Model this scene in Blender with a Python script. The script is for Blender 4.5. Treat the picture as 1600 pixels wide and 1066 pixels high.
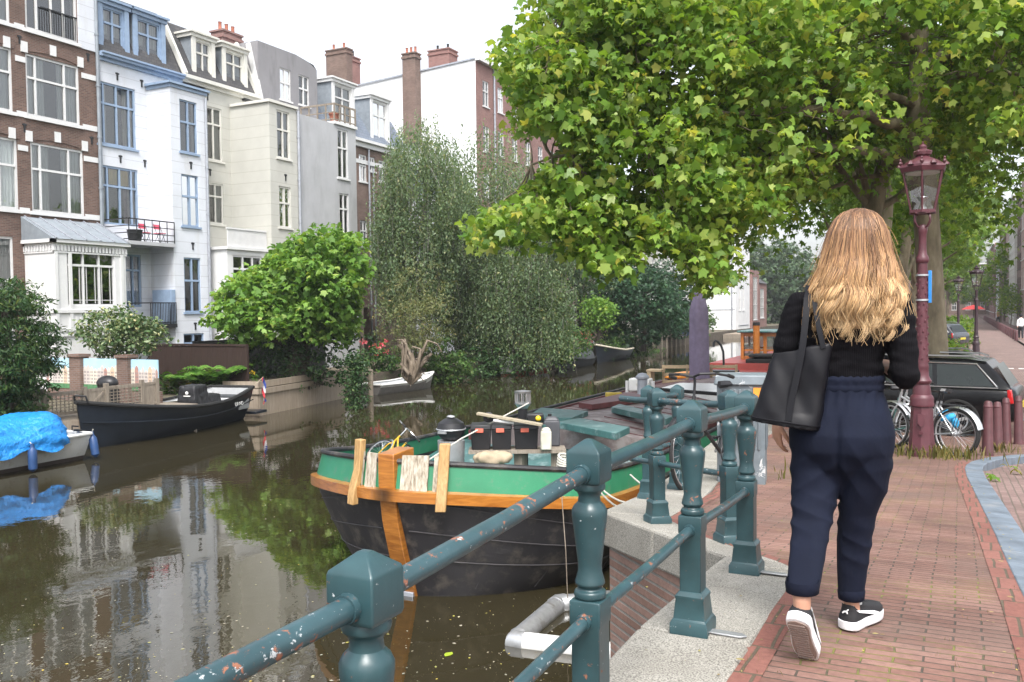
import bpy, bmesh, math, random
import numpy as np
from mathutils import Vector, Matrix
R=math.radians; PI=math.pi
sc=bpy.context.scene
for _o in list(bpy.data.objects): bpy.data.objects.remove(_o)
# ---------------------------------------------------------------- camera, sky, sun, exposure
# world axes: Z = 0 is the canal water, +Y runs along the canal, +X points to the street
FPX=1400.; CZ=3.9
YAW=math.atan(700/1400.); PIT=math.atan(49/1400.); ROLL=.012
_fw=np.array([-math.sin(YAW)*math.cos(PIT),math.cos(YAW)*math.cos(PIT),-math.sin(PIT)])
_r0=np.array([math.cos(YAW),math.sin(YAW),0.]); _u0=np.cross(_r0,_fw)
_rt=_r0*math.cos(ROLL)-_u0*math.sin(ROLL); _up=_u0*math.cos(ROLL)+_r0*math.sin(ROLL)
cam=bpy.data.objects.new('camera',bpy.data.cameras.new('camera')); sc.collection.objects.link(cam)
cam.matrix_world=Matrix(((_rt[0],_up[0],-_fw[0],0),(_rt[1],_up[1],-_fw[1],0),(_rt[2],_up[2],-_fw[2],CZ),(0,0,0,1)))
cam.data.sensor_width=36; cam.data.lens=FPX/1600*36; cam.data.clip_start=.05; cam.data.clip_end=3000
sc.camera=cam
SUN_EL,SUN_AZ=R(56),R(150)          # azimuth measured from +Y towards +X
w=bpy.data.worlds.new('World'); sc.world=w; w.use_nodes=True
_n=w.node_tree.nodes; _l=w.node_tree.links; _n.clear()
sky=_n.new('ShaderNodeTexSky'); sky.sky_type='NISHITA'; sky.sun_disc=False
sky.sun_elevation=SUN_EL; sky.sun_rotation=SUN_AZ; sky.air_density=1.0; sky.dust_density=4.0
hs=_n.new('ShaderNodeHueSaturation'); hs.inputs['Saturation'].default_value=.3
bg=_n.new('ShaderNodeBackground'); bg.inputs['Strength'].default_value=.15
wo=_n.new('ShaderNodeOutputWorld')
_l.new(sky.outputs[0],hs.inputs['Color']); _l.new(hs.outputs[0],bg.inputs[0]); _l.new(bg.outputs[0],wo.inputs[0])
sd=bpy.data.lights.new('sun','SUN'); sd.energy=1.25; sd.angle=R(18); sd.color=(1,.975,.94)
so=bpy.data.objects.new('sun',sd); sc.collection.objects.link(so)
_d=Vector((math.sin(SUN_AZ)*math.cos(SUN_EL),math.cos(SUN_AZ)*math.cos(SUN_EL),math.sin(SUN_EL)))
so.rotation_euler=(-_d).to_track_quat('-Z','Y').to_euler(); so.location=(0,0,60)
sc.view_settings.view_transform='Standard'; sc.view_settings.look='None'
sc.view_settings.exposure=1.36; sc.view_settings.gamma=1
sc.render.engine='CYCLES'
sc.cycles.max_bounces=8; sc.cycles.transparent_max_bounces=12; sc.cycles.use_denoising=True
sc.cycles.diffuse_bounces=3; sc.cycles.glossy_bounces=3; sc.cycles.transmission_bounces=5
sc.cycles.caustics_reflective=False; sc.cycles.caustics_refractive=False
# ---------------------------------------------------------------- where a spot of the photograph lies in the place
_O=np.array([0,0,CZ])
def ray(x,y): return _fw+_rt*(x-800)/FPX+_up*(533-y)/FPX
def az(x,y,Z): d=ray(x,y); return Vector(_O+d*((Z-CZ)/d[2]))
def ad(x,y,t): return Vector(_O+ray(x,y)*t)
def ax(x,y,X): d=ray(x,y); return Vector(_O+d*(X/d[0]))
def ay(x,y,Y): d=ray(x,y); return Vector(_O+d*(Y/d[1]))
GP=[(-30,2.3),(0,2.46),(1.37,2.485),(2.46,2.55),(3.6,2.555),(4.7,2.5),(6,2.38),(10,2.08),(13.4,1.82),(16,1.58),(19,1.40),(24,1.36),(400,1.36)]
def gz(y): return float(np.interp(y,[p[0] for p in GP],[p[1] for p in GP]))
# ---------------------------------------------------------------- mesh helpers
OFF={}
def rotm(x=0,y=0,z=0): return Matrix.Rotation(z,3,'Z')@Matrix.Rotation(y,3,'Y')@Matrix.Rotation(x,3,'X')
def dirm(d,up=(0,0,1)):
    z=Vector(d).normalized(); u=Vector(up)
    if abs(z.dot(u))>.98: u=Vector((0,1,0))
    x=u.cross(z).normalized(); y=z.cross(x)
    return Matrix((x,y,z)).transposed()
class MB:
    def __init__(s): s.v=[]; s.f=[]; s.mi=[]; s.m=0; s.T=None
    def add(s,vs,fs):
        o=len(s.v)
        if s.T is not None: vs=[s.T@Vector(p) for p in vs]
        s.v+=[tuple(p) for p in vs]; s.f+=[[i+o for i in f] for f in fs]; s.mi+=[s.m]*len(fs); return s
    def box(s,c,d,rot=None,tap=1.):
        c=Vector(c); vs=[]
        for z in (-.5,.5):
            k=1 if z<0 else tap
            for x,y in ((-.5,-.5),(.5,-.5),(.5,.5),(-.5,.5)):
                p=Vector((x*d[0]*k,y*d[1]*k,z*d[2])); vs.append(c+(rot@p if rot else p))
        return s.add(vs,[(3,2,1,0),(4,5,6,7),(0,1,5,4),(1,2,6,5),(2,3,7,6),(3,0,4,7)])
    def bx(s,lo,hi): return s.box([(a+b)/2 for a,b in zip(lo,hi)],[abs(b-a) for a,b in zip(lo,hi)])
    def beam(s,a,b,w,h,up=(0,0,1)):
        a=Vector(a); b=Vector(b); m=dirm(b-a,up); return s.box((a+b)/2,(w,h,(b-a).length),m)
    def loft(s,rings,cap=True,closed=True):
        n=len(rings[0]); vs=[p for r in rings for p in r]; fs=[]
        for k in range(len(rings)-1):
            for i in range(n if closed else n-1):
                j=(i+1)%n; fs.append((k*n+i,k*n+j,(k+1)*n+j,(k+1)*n+i))
        if cap: fs.append(tuple(range(n-1,-1,-1))); fs.append(tuple((len(rings)-1)*n+i for i in range(n)))
        return s.add(vs,fs)
    def tube(s,pts,r,n=8,cap=True):
        pts=[Vector(p) for p in pts]; rr=r if isinstance(r,(list,tuple)) else [r]*len(pts)
        rings=[]; up=None
        for i,p in enumerate(pts):
            d=(pts[min(i+1,len(pts)-1)]-pts[max(i-1,0)])
            if d.length<1e-9: d=Vector((0,0,1))
            d.normalize()
            if up is None:
                up=Vector((0,0,1)) if abs(d.z)<.9 else Vector((1,0,0))
            x=(up-d*up.dot(d))
            if x.length<1e-6: x=d.orthogonal()
            x.normalize(); up=x; y=d.cross(x)
            rings.append([p+x*math.cos(2*PI*k/n)*rr[i]+y*math.sin(2*PI*k/n)*rr[i] for k in range(n)])
        return s.loft(rings,cap)
    def lathe(s,c,prof,n=16,m=None,sx=1,sy=1):
        c=Vector(c); rings=[]
        for r,z in prof:
            ring=[]
            for k in range(n):
                p=Vector((max(r,1e-4)*math.cos(2*PI*k/n)*sx,max(r,1e-4)*math.sin(2*PI*k/n)*sy,z)); ring.append(c+(m@p if m else p))
            rings.append(ring)
        return s.loft(rings)
    def stack(s,c,prof,m=None):          # square sections: (half width, z)
        c=Vector(c); rings=[]
        for h,z in prof:
            ring=[Vector((a*h,b*h,z)) for a,b in ((-1,-1),(1,-1),(1,1),(-1,1))]; rings.append([c+(m@p if m else p) for p in ring])
        return s.loft(rings)
    def torus(s,c,R_,r,m=None,n=28,k=6,a0=0,a1=2*PI):
        c=Vector(c); full=abs(a1-a0-2*PI)<1e-6; N=n if full else n+1; rings=[]
        for i in range(N):
            a=a0+(a1-a0)*i/n; ring=[]
            for j in range(k):
                b=2*PI*j/k; p=Vector(((R_+r*math.cos(b))*math.cos(a),(R_+r*math.cos(b))*math.sin(a),r*math.sin(b))); ring.append(c+(m@p if m else p))
            rings.append(ring)
        if full: rings.append(rings[0]); return s.loft(rings,cap=False)
        return s.loft(rings)
    def prism(s,poly,a,b):               # poly of 3D points, swept from offset a to offset b
        a=Vector(a); b=Vector(b); n=len(poly)
        vs=[Vector(p)+a for p in poly]+[Vector(p)+b for p in poly]
        return s.add(vs,[tuple(range(n-1,-1,-1)),tuple(range(n,2*n))]+[(i,(i+1)%n,n+(i+1)%n,n+i) for i in range(n)])
    def ball(s,c,r,n=12,m=None,sc_=(1,1,1)):
        c=Vector(c); rings=[]; k=n//2+1
        for i in range(k+1):
            th=PI*i/k; rr=math.sin(th)*r+1e-5; z=-math.cos(th)*r; ring=[]
            for j in range(n):
                p=Vector((rr*math.cos(2*PI*j/n)*sc_[0],rr*math.sin(2*PI*j/n)*sc_[1],z*sc_[2])); ring.append(c+(m@p if m else p))
            rings.append(ring)
        return s.loft(rings)
    def build(s,name,mats,parent=None,smooth=True,ang=38,bev=0,weld=True,**tags):
        me=bpy.data.meshes.new(name); off=OFF.get(parent.name if parent else None,Vector((0,0,0)))
        me.from_pydata([tuple(Vector(p)-off) for p in s.v],[],s.f)
        mats=mats if isinstance(mats,(list,tuple)) else [mats]
        for m in mats: me.materials.append(m)
        if len(mats)>1: me.polygons.foreach_set('material_index',s.mi)
        bm=bmesh.new(); bm.from_mesh(me)
        if weld: bmesh.ops.remove_doubles(bm,verts=bm.verts,dist=2e-5)
        bmesh.ops.recalc_face_normals(bm,faces=bm.faces); bm.to_mesh(me); bm.free()
        if smooth:
            me.polygons.foreach_set('use_smooth',[True]*len(me.polygons)); me.set_sharp_from_angle(angle=R(ang))
        me.update()
        return link(name,me,parent,bev,**tags)
def link(name,me,parent=None,bev=0,**tags):
    o=bpy.data.objects.new(name,me); sc.collection.objects.link(o)
    if parent: o.parent=parent; OFF[o.name]=OFF.get(parent.name,Vector((0,0,0)))
    if bev:
        b=o.modifiers.new('bevel','BEVEL'); b.width=bev; b.segments=2; b.limit_method='ANGLE'; b.angle_limit=R(40); b.harden_normals=False
    tag(o,**tags); return o
def tag(o,label=None,cat=None,group=None,kind=None):
    if label: o['label']=label
    if cat: o['category']=cat
    if group: o['group']=group
    if kind: o['kind']=kind
    return o
def thing(name,label,cat,loc=(0,0,0),group=None,local=False,rz=0):
    o=bpy.data.objects.new(name,None); sc.collection.objects.link(o); o.empty_display_size=.2
    o.location=loc; o.rotation_euler=(0,0,rz); tag(o,label,cat,group)
    OFF[o.name]=Vector((0,0,0)) if local else Vector(loc)
    return o
def copy_tree(o,parent=None):
    c=o.copy(); sc.collection.objects.link(c); c.parent=parent
    for ch in [x for x in sc.objects if x.parent==o]: copy_tree(ch,c)
    return c
def dup(o,loc,rz=0,label=None,scale=None):
    c=copy_tree(o); c.location=loc; c.rotation_euler=(0,0,rz)
    if label: c['label']=label
    if scale: c.scale=(scale,)*3
    return c
def fuse(name,mbs,mat,vox=.006,parent=None,smooth=4,warp=None):     # one continuous skin round several closed shells
    mb=MB()
    for b in mbs: mb.add(b.v,b.f)
    me=bpy.data.meshes.new(name); me.from_pydata(mb.v,[],mb.f)
    bm=bmesh.new(); bm.from_mesh(me); bmesh.ops.remove_doubles(bm,verts=bm.verts,dist=2e-5); bmesh.ops.recalc_face_normals(bm,faces=bm.faces); bm.to_mesh(me); bm.free()
    o=bpy.data.objects.new(name,me); sc.collection.objects.link(o)
    r=o.modifiers.new('r','REMESH'); r.mode='VOXEL'; r.voxel_size=vox
    if smooth: q=o.modifiers.new('s','SMOOTH'); q.factor=.5; q.iterations=smooth
    dg=bpy.context.evaluated_depsgraph_get(); m2=bpy.data.meshes.new_from_object(o.evaluated_get(dg))
    bpy.data.objects.remove(o); m2.name=name
    n=len(m2.vertices); co=np.empty(n*3); m2.vertices.foreach_get('co',co); co=co.reshape(-1,3)
    if warp:
        no=np.empty(n*3); m2.vertices.foreach_get('normal',no); co=warp(co,no.reshape(-1,3))
    off=OFF.get(parent.name if parent else None,Vector((0,0,0))); co=co-np.array(off)
    m2.vertices.foreach_set('co',co.ravel()); m2.materials.clear(); m2.materials.append(mat)
    m2.polygons.foreach_set('use_smooth',[True]*len(m2.polygons)); m2.update()
    return link(name,m2,parent)
# ---------------------------------------------------------------- material helpers
class NT:
    def __init__(s,name):
        s.m=bpy.data.materials.new(name); s.m.use_nodes=True; s.t=s.m.node_tree; s.n=s.t.nodes; s.b=s.n['Principled BSDF']; s.out=s.n['Material Output']
    def N(s,ty,**k):
        x=s.n.new('ShaderNode'+ty)
        for a,b in k.items(): setattr(x,a,b)
        return x
    def L(s,a,b): s.t.links.new(a,b)
    def coord(s,kind='Object',scale=(1,1,1),rot=(0,0,0)):
        c=s.N('TexCoord'); mp=s.N('Mapping'); mp.inputs['Scale'].default_value=scale; mp.inputs['Rotation'].default_value=rot
        s.L(c.outputs[kind],mp.inputs[0]); return mp.outputs[0]
    def noise(s,vec,scale,detail=4,rough=.55,dist=0):
        x=s.N('TexNoise'); x.inputs['Scale'].default_value=scale; x.inputs['Detail'].default_value=detail; x.inputs['Roughness'].default_value=rough; x.inputs['Distortion'].default_value=dist
        if vec is not None: s.L(vec,x.inputs['Vector'])
        return x.outputs[0]
    def ramp(s,fac,stops,interp='LINEAR'):
        r=s.N('ValToRGB'); r.color_ramp.interpolation=interp; e=r.color_ramp.elements
        while len(e)<len(stops): e.new(.5)
        for k,(p,c) in enumerate(stops):
            e[k].position=p; e[k].color=(*c,1) if len(c)==3 else c
        s.L(fac,r.inputs[0]); return r.outputs[0]
    def mix(s,a,b,fac,mode='MIX'):
        x=s.N('Mix',data_type='RGBA',blend_type=mode); s.put(fac,x.inputs[0]); s.put(a,x.inputs[6]); s.put(b,x.inputs[7]); return x.outputs[2]
    def put(s,v,sock):
        if isinstance(v,bpy.types.NodeSocket): s.L(v,sock)
        elif isinstance(v,(tuple,list)): sock.default_value=(*v,1) if len(v)==3 and len(sock.default_value)==4 else v
        else: sock.default_value=v
    def math(s,op,a,b=0,c=0):
        x=s.N('Math',operation=op); s.put(a,x.inputs[0]); s.put(b,x.inputs[1])
        if op in('SMOOTHSTEP','MULTIPLY_ADD','COMPARE'): s.put(c,x.inputs[2])
        return x.outputs[0]
    def bump(s,h,strength=.3,dist=.01,prev=None):
        x=s.N('Bump'); x.inputs['Strength'].default_value=strength; x.inputs['Distance'].default_value=dist; s.L(h,x.inputs['Height'])
        if prev is not None: s.L(prev,x.inputs['Normal'])
        return x.outputs[0]
    def fin(s,col=None,rough=None,metal=None,nrm=None,spec=None,**k):
        I=s.b.inputs
        if col is not None: s.put(col,I['Base Color'])
        if rough is not None: s.put(rough,I['Roughness'])
        if metal is not None: s.put(metal,I['Metallic'])
        if nrm is not None: s.L(nrm,I['Normal'])
        if spec is not None: s.put(spec,I['Specular IOR Level'])
        for a,b in k.items(): s.put(b,I[a])
        return s.m
def sc3(c,k): return tuple(max(0,min(1,x*k)) for x in c)
def mat(name,col,rough=.6,metal=0,var=.18,ns=6,bump=.0,bs=60,bd=.004,dirt=None,dp=.6,ds=3,spec=.5,coat=0,stretch=(1,1,1)):
    t=NT(name); v=t.coord(scale=stretch)
    c=t.ramp(t.noise(v,ns,5),[(.3,sc3(col,1-var)),(.7,sc3(col,1+var))])
    if dirt: c=t.mix(c,dirt,t.ramp(t.noise(v,ds,6,.65),[(dp-.06,(0,0,0)),(dp+.1,(.9,.9,.9))]))
    nr=t.bump(t.noise(v,bs,3),bump,bd) if bump else None
    return t.fin(c,rough,metal,nr,spec,**({'Coat Weight':coat} if coat else {}))
def bricks(name,c1,c2,mortar,bw=.22,bh=.065,ms=.012,mode='wall',var=.25,bump=.5,rough=.85,grime=None,soft=None):
    t=NT(name); tc=t.N('TexCoord'); sp=t.N('SeparateXYZ'); t.L(tc.outputs['Object'],sp.inputs[0]); cb=t.N('CombineXYZ')
    if mode=='wall': t.L(t.math('ADD',sp.outputs[0],sp.outputs[1]),cb.inputs[0]); t.L(sp.outputs[2],cb.inputs[1])
    elif mode=='floor': t.L(sp.outputs[0],cb.inputs[0]); t.L(sp.outputs[1],cb.inputs[1])
    else: t.L(sp.outputs[1],cb.inputs[0]); t.L(sp.outputs[0],cb.inputs[1])
    nv=t.N('TexNoise'); nv.inputs['Scale'].default_value=3.; t.L(tc.outputs['Object'],nv.inputs['Vector'])
    wv=t.N('VectorMath',operation='MULTIPLY_ADD'); t.L(nv.outputs['Color'],wv.inputs[0]); wv.inputs[1].default_value=(.03,.02,0); t.L(cb.outputs[0],wv.inputs[2])
    b=t.N('TexBrick'); b.inputs['Scale'].default_value=1; b.inputs['Brick Width'].default_value=bw; b.inputs['Row Height'].default_value=bh; b.inputs['Mortar Size'].default_value=ms; b.inputs['Mortar Smooth'].default_value=.3
    b.inputs['Color1'].default_value=(*c1,1); b.inputs['Color2'].default_value=(*c2,1); b.inputs['Mortar'].default_value=(*mortar,1); b.inputs['Bias'].default_value=-.1
    t.L(wv.outputs[0] if mode!='wall' else cb.outputs[0],b.inputs['Vector'])
    v=tc.outputs['Object']; c=b.outputs['Color']
    c=t.mix(c,t.ramp(t.noise(v,1.3,5),[(.3,(1-var,)*3),(.7,(1+var*.4,)*3)]),1.,'MULTIPLY')
    c=t.mix(c,t.ramp(t.noise(v,40,3),[(.3,(.82,)*3),(.7,(1.1,)*3)]),1.,'MULTIPLY')
    if grime: c=t.mix(c,grime,t.ramp(t.noise(v,.8,6,.7),[(.52,(0,0,0)),(.72,(.75,)*3)]))
    if soft: c=t.mix(c,soft,t.math('MULTIPLY',b.outputs['Fac'],t.ramp(t.noise(v,1.7,5,.7),[(.52,(0,0,0)),(.62,(1,1,1))])))
    h=t.math('SUBTRACT',t.math('MULTIPLY',t.noise(v,55,4),.35),b.outputs['Fac'])
    return t.fin(c,rough,0,t.bump(h,bump,.008))
# ---------------------------------------------------------------- materials
M={}
def paint_chips(name,col,chip=(.26,.105,.06),pale=(.42,.45,.46),rough=.34,amt=.63):
    t=NT(name); v=t.coord()
    c=t.ramp(t.noise(v,9,4),[(.3,sc3(col,.8)),(.7,sc3(col,1.22))])
    n1=t.noise(v,34,6,.7,.4); n2=t.noise(t.coord(scale=(1,1,1.3)),43,5,.7)
    g=t.noise(v,5,3)
    f1=t.ramp(t.math('MULTIPLY_ADD',g,.35,n1),[(amt+.205,(0,0,0)),(amt+.225,(1,1,1))])
    f2=t.ramp(t.math('MULTIPLY_ADD',g,.2,n2),[(amt+.16,(0,0,0)),(amt+.175,(1,1,1))])
    c=t.mix(c,chip,f1); c=t.mix(c,pale,f2)
    nr=t.bump(t.noise(v,70,4),.12,.003); nr=t.bump(t.math('ADD',f1,f2),-.35,.002,nr)
    return t.fin(c,t.mix((rough,)*3,(.7,)*3,f1),0,nr,.5)
M['rail']=paint_chips('railing_paint',(.024,.060,.068))
M['railtube']=paint_chips('railing_tube_paint',(.029,.066,.077),amt=.585)
M['granite']=None
def granite():
    t=NT('granite'); v=t.coord()
    c=t.ramp(t.noise(v,150,2,.6),[(.36,(.135,.128,.115)),(.5,(.29,.28,.255)),(.62,(.39,.378,.345))])
    c=t.mix(c,t.ramp(t.noise(v,2.2,5),[(.3,(.72,.70,.66)),(.7,(1.08,1.07,1.04))]),1.,'MULTIPLY')
    c=t.mix(c,(.16,.14,.10),t.ramp(t.noise(v,1.1,6,.7),[(.57,(0,0,0)),(.75,(.6,)*3)]))
    return t.fin(c,.85,0,t.bump(t.noise(v,90,4),.35,.004))
M['granite']=granite()
M['pave']=bricks('pavement_brick',(.178,.091,.070),(.246,.140,.112),(.070,.056,.042),.21,.060,.0048,'floor',.38,.8,.8,(.125,.092,.075),(.16,.155,.035))
M['border']=bricks('border_brick',(.20,.078,.060),(.245,.105,.082),(.10,.075,.05),.10,.30,.008,'floor',.2,.5)
M['street']=bricks('street_brick',(.19,.122,.108),(.245,.165,.15),(.13,.10,.08),.20,.075,.008,'floory',.2,.5,.85)
M['quaybrick']=bricks('quay_brick',(.22,.13,.10),(.34,.22,.18),(.24,.22,.20),.21,.07,.011,'wall',.35,.6,.85,(.50,.48,.45))
M['bluestone']=mat('bluestone',(.135,.165,.20),.65,0,.3,5,.3,70,dirt=(.22,.23,.24),dp=.62)
M['soil']=mat('soil',(.10,.085,.055),.95,0,.35,3,.5,30)
M['iron']=mat('dark_iron',(.02,.021,.023),.45,.2,.2,8,.1,60)
M['white']=mat('white_paint',(.66,.66,.655),.5,0,.05,3,dirt=(.55,.53,.48),dp=.66)
M['cream']=mat('cream_paint',(.62,.61,.56),.55,0,.05,3)
M['blue']=mat('blue_paint',(.25,.335,.46),.45,0,.1,4)
M['slate']=bricks('slate_roof',(.055,.055,.06),(.085,.08,.08),(.03,.03,.03),.28,.17,.012,'wall',.3,.5,.7)
M['bluegrey_slate']=bricks('bluegrey_slate',(.16,.19,.24),(.20,.23,.28),(.10,.12,.15),.28,.2,.012,'wall',.2,.4,.6)
M['pantile']=bricks('dark_pantile',(.035,.035,.04),(.06,.06,.065),(.012,.012,.012),.3,.3,.03,'wall',.3,1.,.5)
M['brickA']=bricks('dark_red_brick',(.115,.062,.047),(.19,.105,.080),(.17,.14,.12),.22,.066,.012,'wall',.25,.4)
M['brickB']=bricks('brown_brick',(.15,.085,.062),(.22,.13,.10),(.2,.17,.15),.22,.066,.012,'wall',.25,.4)
M['brickP']=bricks('pink_brick',(.40,.235,.21),(.48,.30,.27),(.4,.34,.31),.22,.066,.012,'wall',.2,.3)
M['brickR']=bricks('red_brick',(.24,.10,.085),(.32,.15,.13),(.25,.2,.18),.22,.066,.012,'wall',.2,.3)
M['curtain']=mat('curtain',(.62,.62,.60),.9,0,.25,14,stretch=(5,5,.1))
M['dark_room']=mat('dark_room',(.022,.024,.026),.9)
M['lead']=mat('lead_grey',(.24,.27,.30),.5,.1,.15,4)
M['zinc']=mat('zinc',(.36,.38,.42),.45,.35,.15,5)
def plaster(name,col,step,line,stain=(.45,.44,.40),z0=0.):
    t=NT(name); tc=t.N('TexCoord'); v=tc.outputs['Object']; sp=t.N('SeparateXYZ'); t.L(v,sp.inputs[0])
    c=t.ramp(t.noise(v,1.1,5),[(.3,sc3(col,.93)),(.7,sc3(col,1.05))])
    c=t.mix(c,stain,t.ramp(t.noise(t.coord(scale=(1,1,.25)),1.3,6,.68),[(.53,(0,0,0)),(.80,(.7,)*3)]))
    nr=t.bump(t.noise(v,30,4),.15,.004)
    if step:
        f=t.math('FRACT',t.math('DIVIDE',t.math('ADD',sp.outputs[2],z0),step)); g=t.math('LESS_THAN',f,.055)
        c=t.mix(c,line,t.math('MULTIPLY',g,.75)); nr=t.bump(g,-.8,.02,nr)
    return t.fin(c,.7,0,nr)
M['white_plaster']=plaster('white_plaster',(.615,.64,.685),.52,(.42,.43,.46))
M['cream_plaster']=plaster('cream_plaster',(.495,.49,.445),.56,(.38,.37,.32))
M['grey_plaster']=plaster('grey_plaster',(.41,.415,.43),0,None,(.27,.27,.27))
M['grey_concrete']=plaster('grey_concrete',(.235,.23,.24),0,None,(.09,.09,.09))
M['white_wall']=plaster('white_flank',(.74,.745,.75),0,None,(.7,.7,.68))
def glass(name,tint=(.75,.8,.8),refl=.14):
    t=NT(name); t.n.remove(t.b); tr=t.N('BsdfTransparent'); tr.inputs[0].default_value=(*tint,1); g=t.N('BsdfGlossy'); g.inputs['Roughness'].default_value=.015
    fr=t.N('Fresnel'); fr.inputs[0].default_value=1.5; v=t.coord(); nr=t.bump(t.noise(v,1.2,2),.06,.05); t.L(nr,g.inputs['Normal'])
    mx=t.N('MixShader'); t.L(t.math('MULTIPLY_ADD',fr.outputs[0],1.2,refl),mx.inputs[0]); t.L(tr.outputs[0],mx.inputs[1]); t.L(g.outputs[0],mx.inputs[2]); t.L(mx.outputs[0],t.out.inputs[0]); return t.m
M['glass']=glass('window_glass'); M['lampglass']=glass('lamp_glass',(.9,.9,.9),.10)
def water():
    t=NT('canal_water'); v=t.coord(scale=(1,.8,1))
    h1=t.noise(v,.9,2,.5,.6); h2=t.noise(v,4.5,3,.55,.3)
    big=t.ramp(t.noise(v,.13,2),[(.35,(.25,)*3),(.65,(1,)*3)])
    nr=t.bump(t.math('MULTIPLY',h2,big),.05,.04); nr=t.bump(h1,.03,.12,nr)
    c=t.ramp(t.noise(v,.3,3),[(.3,(.024,.020,.009)),(.7,(.034,.028,.014))])
    return t.fin(c,.012,0,nr,.85,IOR=1.6)
M['water']=water()
def leafmat(name,c1,c2,c3,trans=.35,rough=.5,spec=.35):
    t=NT(name); g=t.N('NewGeometry'); c=t.ramp(g.outputs['Random Per Island'],[(0.,c1),(.55,c2),(.93,c3),(1.,sc3((c3[0]*1.5,c3[1]*1.15,c3[2]),1))])
    v=t.coord(); c=t.mix(c,t.ramp(t.noise(v,.7,3),[(.3,(.72,.78,.75)),(.7,(1.22,1.15,1.05))]),1.,'MULTIPLY')
    t.fin(c,rough,0,None,spec)
    tb=t.N('BsdfTranslucent'); t.L(t.mix(c,(1.35,1.25,.55),1.,'MULTIPLY'),tb.inputs[0]); mx=t.N('MixShader'); mx.inputs[0].default_value=trans
    t.L(t.b.outputs[0],mx.inputs[1]); t.L(tb.outputs[0],mx.inputs[2]); t.L(mx.outputs[0],t.out.inputs[0]); return t.m
M['plane_leaf']=leafmat('plane_leaf',(.11,.225,.040),(.22,.36,.066),(.36,.46,.13),.5,.34)
M['plane_leaf_small']=leafmat('garden_plane_leaf',(.095,.215,.035),(.18,.34,.065),(.28,.44,.12),.45)
M['street_leaf']=leafmat('street_leaf',(.075,.16,.028),(.14,.25,.045),(.22,.33,.07),.5)
M['birch_leaf']=leafmat('birch_leaf',(.090,.150,.076),(.150,.228,.122),(.225,.295,.18),.42)
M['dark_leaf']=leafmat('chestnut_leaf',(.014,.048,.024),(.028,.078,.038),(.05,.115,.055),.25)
M['shrub_leaf']=leafmat('shrub_leaf',(.035,.085,.020),(.070,.15,.035),(.12,.20,.06),.3)
M['ivy_leaf']=leafmat('ivy_leaf',(.022,.060,.022),(.038,.090,.030),(.075,.14,.05),.2)
M['pale_leaf']=leafmat('pale_shrub_leaf',(.10,.13,.05),(.17,.20,.085),(.26,.27,.14),.3)
M['varie_leaf']=leafmat('variegated_leaf',(.045,.10,.035),(.095,.16,.06),(.34,.40,.24),.25)
M['yew_leaf']=leafmat('yew_leaf',(.018,.052,.016),(.032,.080,.022),(.075,.125,.03),.15)
M['fern']=leafmat('fern_frond',(.06,.16,.025),(.10,.24,.035),(.17,.31,.06),.4)
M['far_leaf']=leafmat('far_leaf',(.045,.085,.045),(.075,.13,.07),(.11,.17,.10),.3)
M['grass']=leafmat('grass_blade',(.10,.12,.03),(.22,.21,.07),(.38,.32,.14),.3)
M['pink']=leafmat('pink_petal',(.55,.05,.10),(.65,.10,.16),(.7,.25,.25),.3); M['yellow']=leafmat('yellow_petal',(.65,.42,.02),(.75,.55,.04),(.8,.65,.1),.3)
M['debris']=leafmat('floating_debris',(.30,.28,.24),(.48,.46,.42),(.42,.40,.10),.1)
def bark(name,c1,c2,c3,scale=3,st=(1,1,.35)):
    t=NT(name); v=t.coord(scale=st); c=t.ramp(t.noise(v,scale,5,.6),[(.32,c1),(.5,c2),(.68,c3)],'LINEAR')
    return t.fin(c,.85,0,t.bump(t.noise(v,scale*5,5,.65),.55,.02))
M['plane_bark']=bark('plane_bark',(.085,.070,.046),(.17,.14,.092),(.28,.24,.165),3.2)
M['dark_bark']=bark('dark_bark',(.025,.02,.015),(.05,.04,.03),(.085,.07,.05),5)
M['birch_bark']=bark('birch_bark',(.07,.06,.05),(.22,.20,.18),(.38,.36,.33),6,(1,1,2))
M['deadwood']=bark('dead_wood',(.10,.075,.05),(.19,.15,.11),(.28,.23,.18),8)
def wood(name,c1,c2,rough=.5,scale=4,st=(1,8,8),coat=0,bump=.2):
    t=NT(name); v=t.coord(scale=st); n=t.noise(v,scale,5,.6,1.2)
    c=t.ramp(n,[(.3,c1),(.7,c2)]); return t.fin(c,rough,0,t.bump(n,bump,.004),.5,**({'Coat Weight':coat,'Coat Roughness':.15} if coat else {}))
M['oak_varnish']=wood('varnished_oak',(.26,.085,.012),(.50,.20,.035),.3,2.2,(1.2,1.2,7),.5)
M['oak_weather']=wood('weathered_oak',(.30,.17,.06),(.52,.33,.14),.55,5,(5,5,1))
M['grey_wood']=wood('grey_weathered_wood',(.16,.13,.10),(.30,.26,.21),.8,3,(5,5,.6),0,.4)
M['planter_wood']=wood('planter_wood',(.25,.20,.15),(.40,.33,.26),.8,3,(6,6,.5),0,.4)
M['fence_brown']=wood('brown_fence_wood',(.018,.009,.0065),(.038,.018,.012),.9,3,(9,9,.4))
M['bench_wood']=wood('bench_wood',(.34,.25,.15),(.48,.37,.24),.7,5,(1,6,6))
M['plank']=wood('old_plank',(.26,.22,.15),(.40,.35,.26),.8,5,(1,6,6))
M['black']=mat('black_plastic',(.014,.014,.016),.42,0,.2,9,.05,60)
M['rubber']=mat('black_rubber',(.012,.012,.012),.75)
M['steel']=mat('bright_steel',(.55,.55,.56),.28,.9,.1,8)
M['galv']=mat('galvanised',(.46,.47,.48),.42,.65,.15,7,dirt=(.18,.15,.11),dp=.64)
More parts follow.
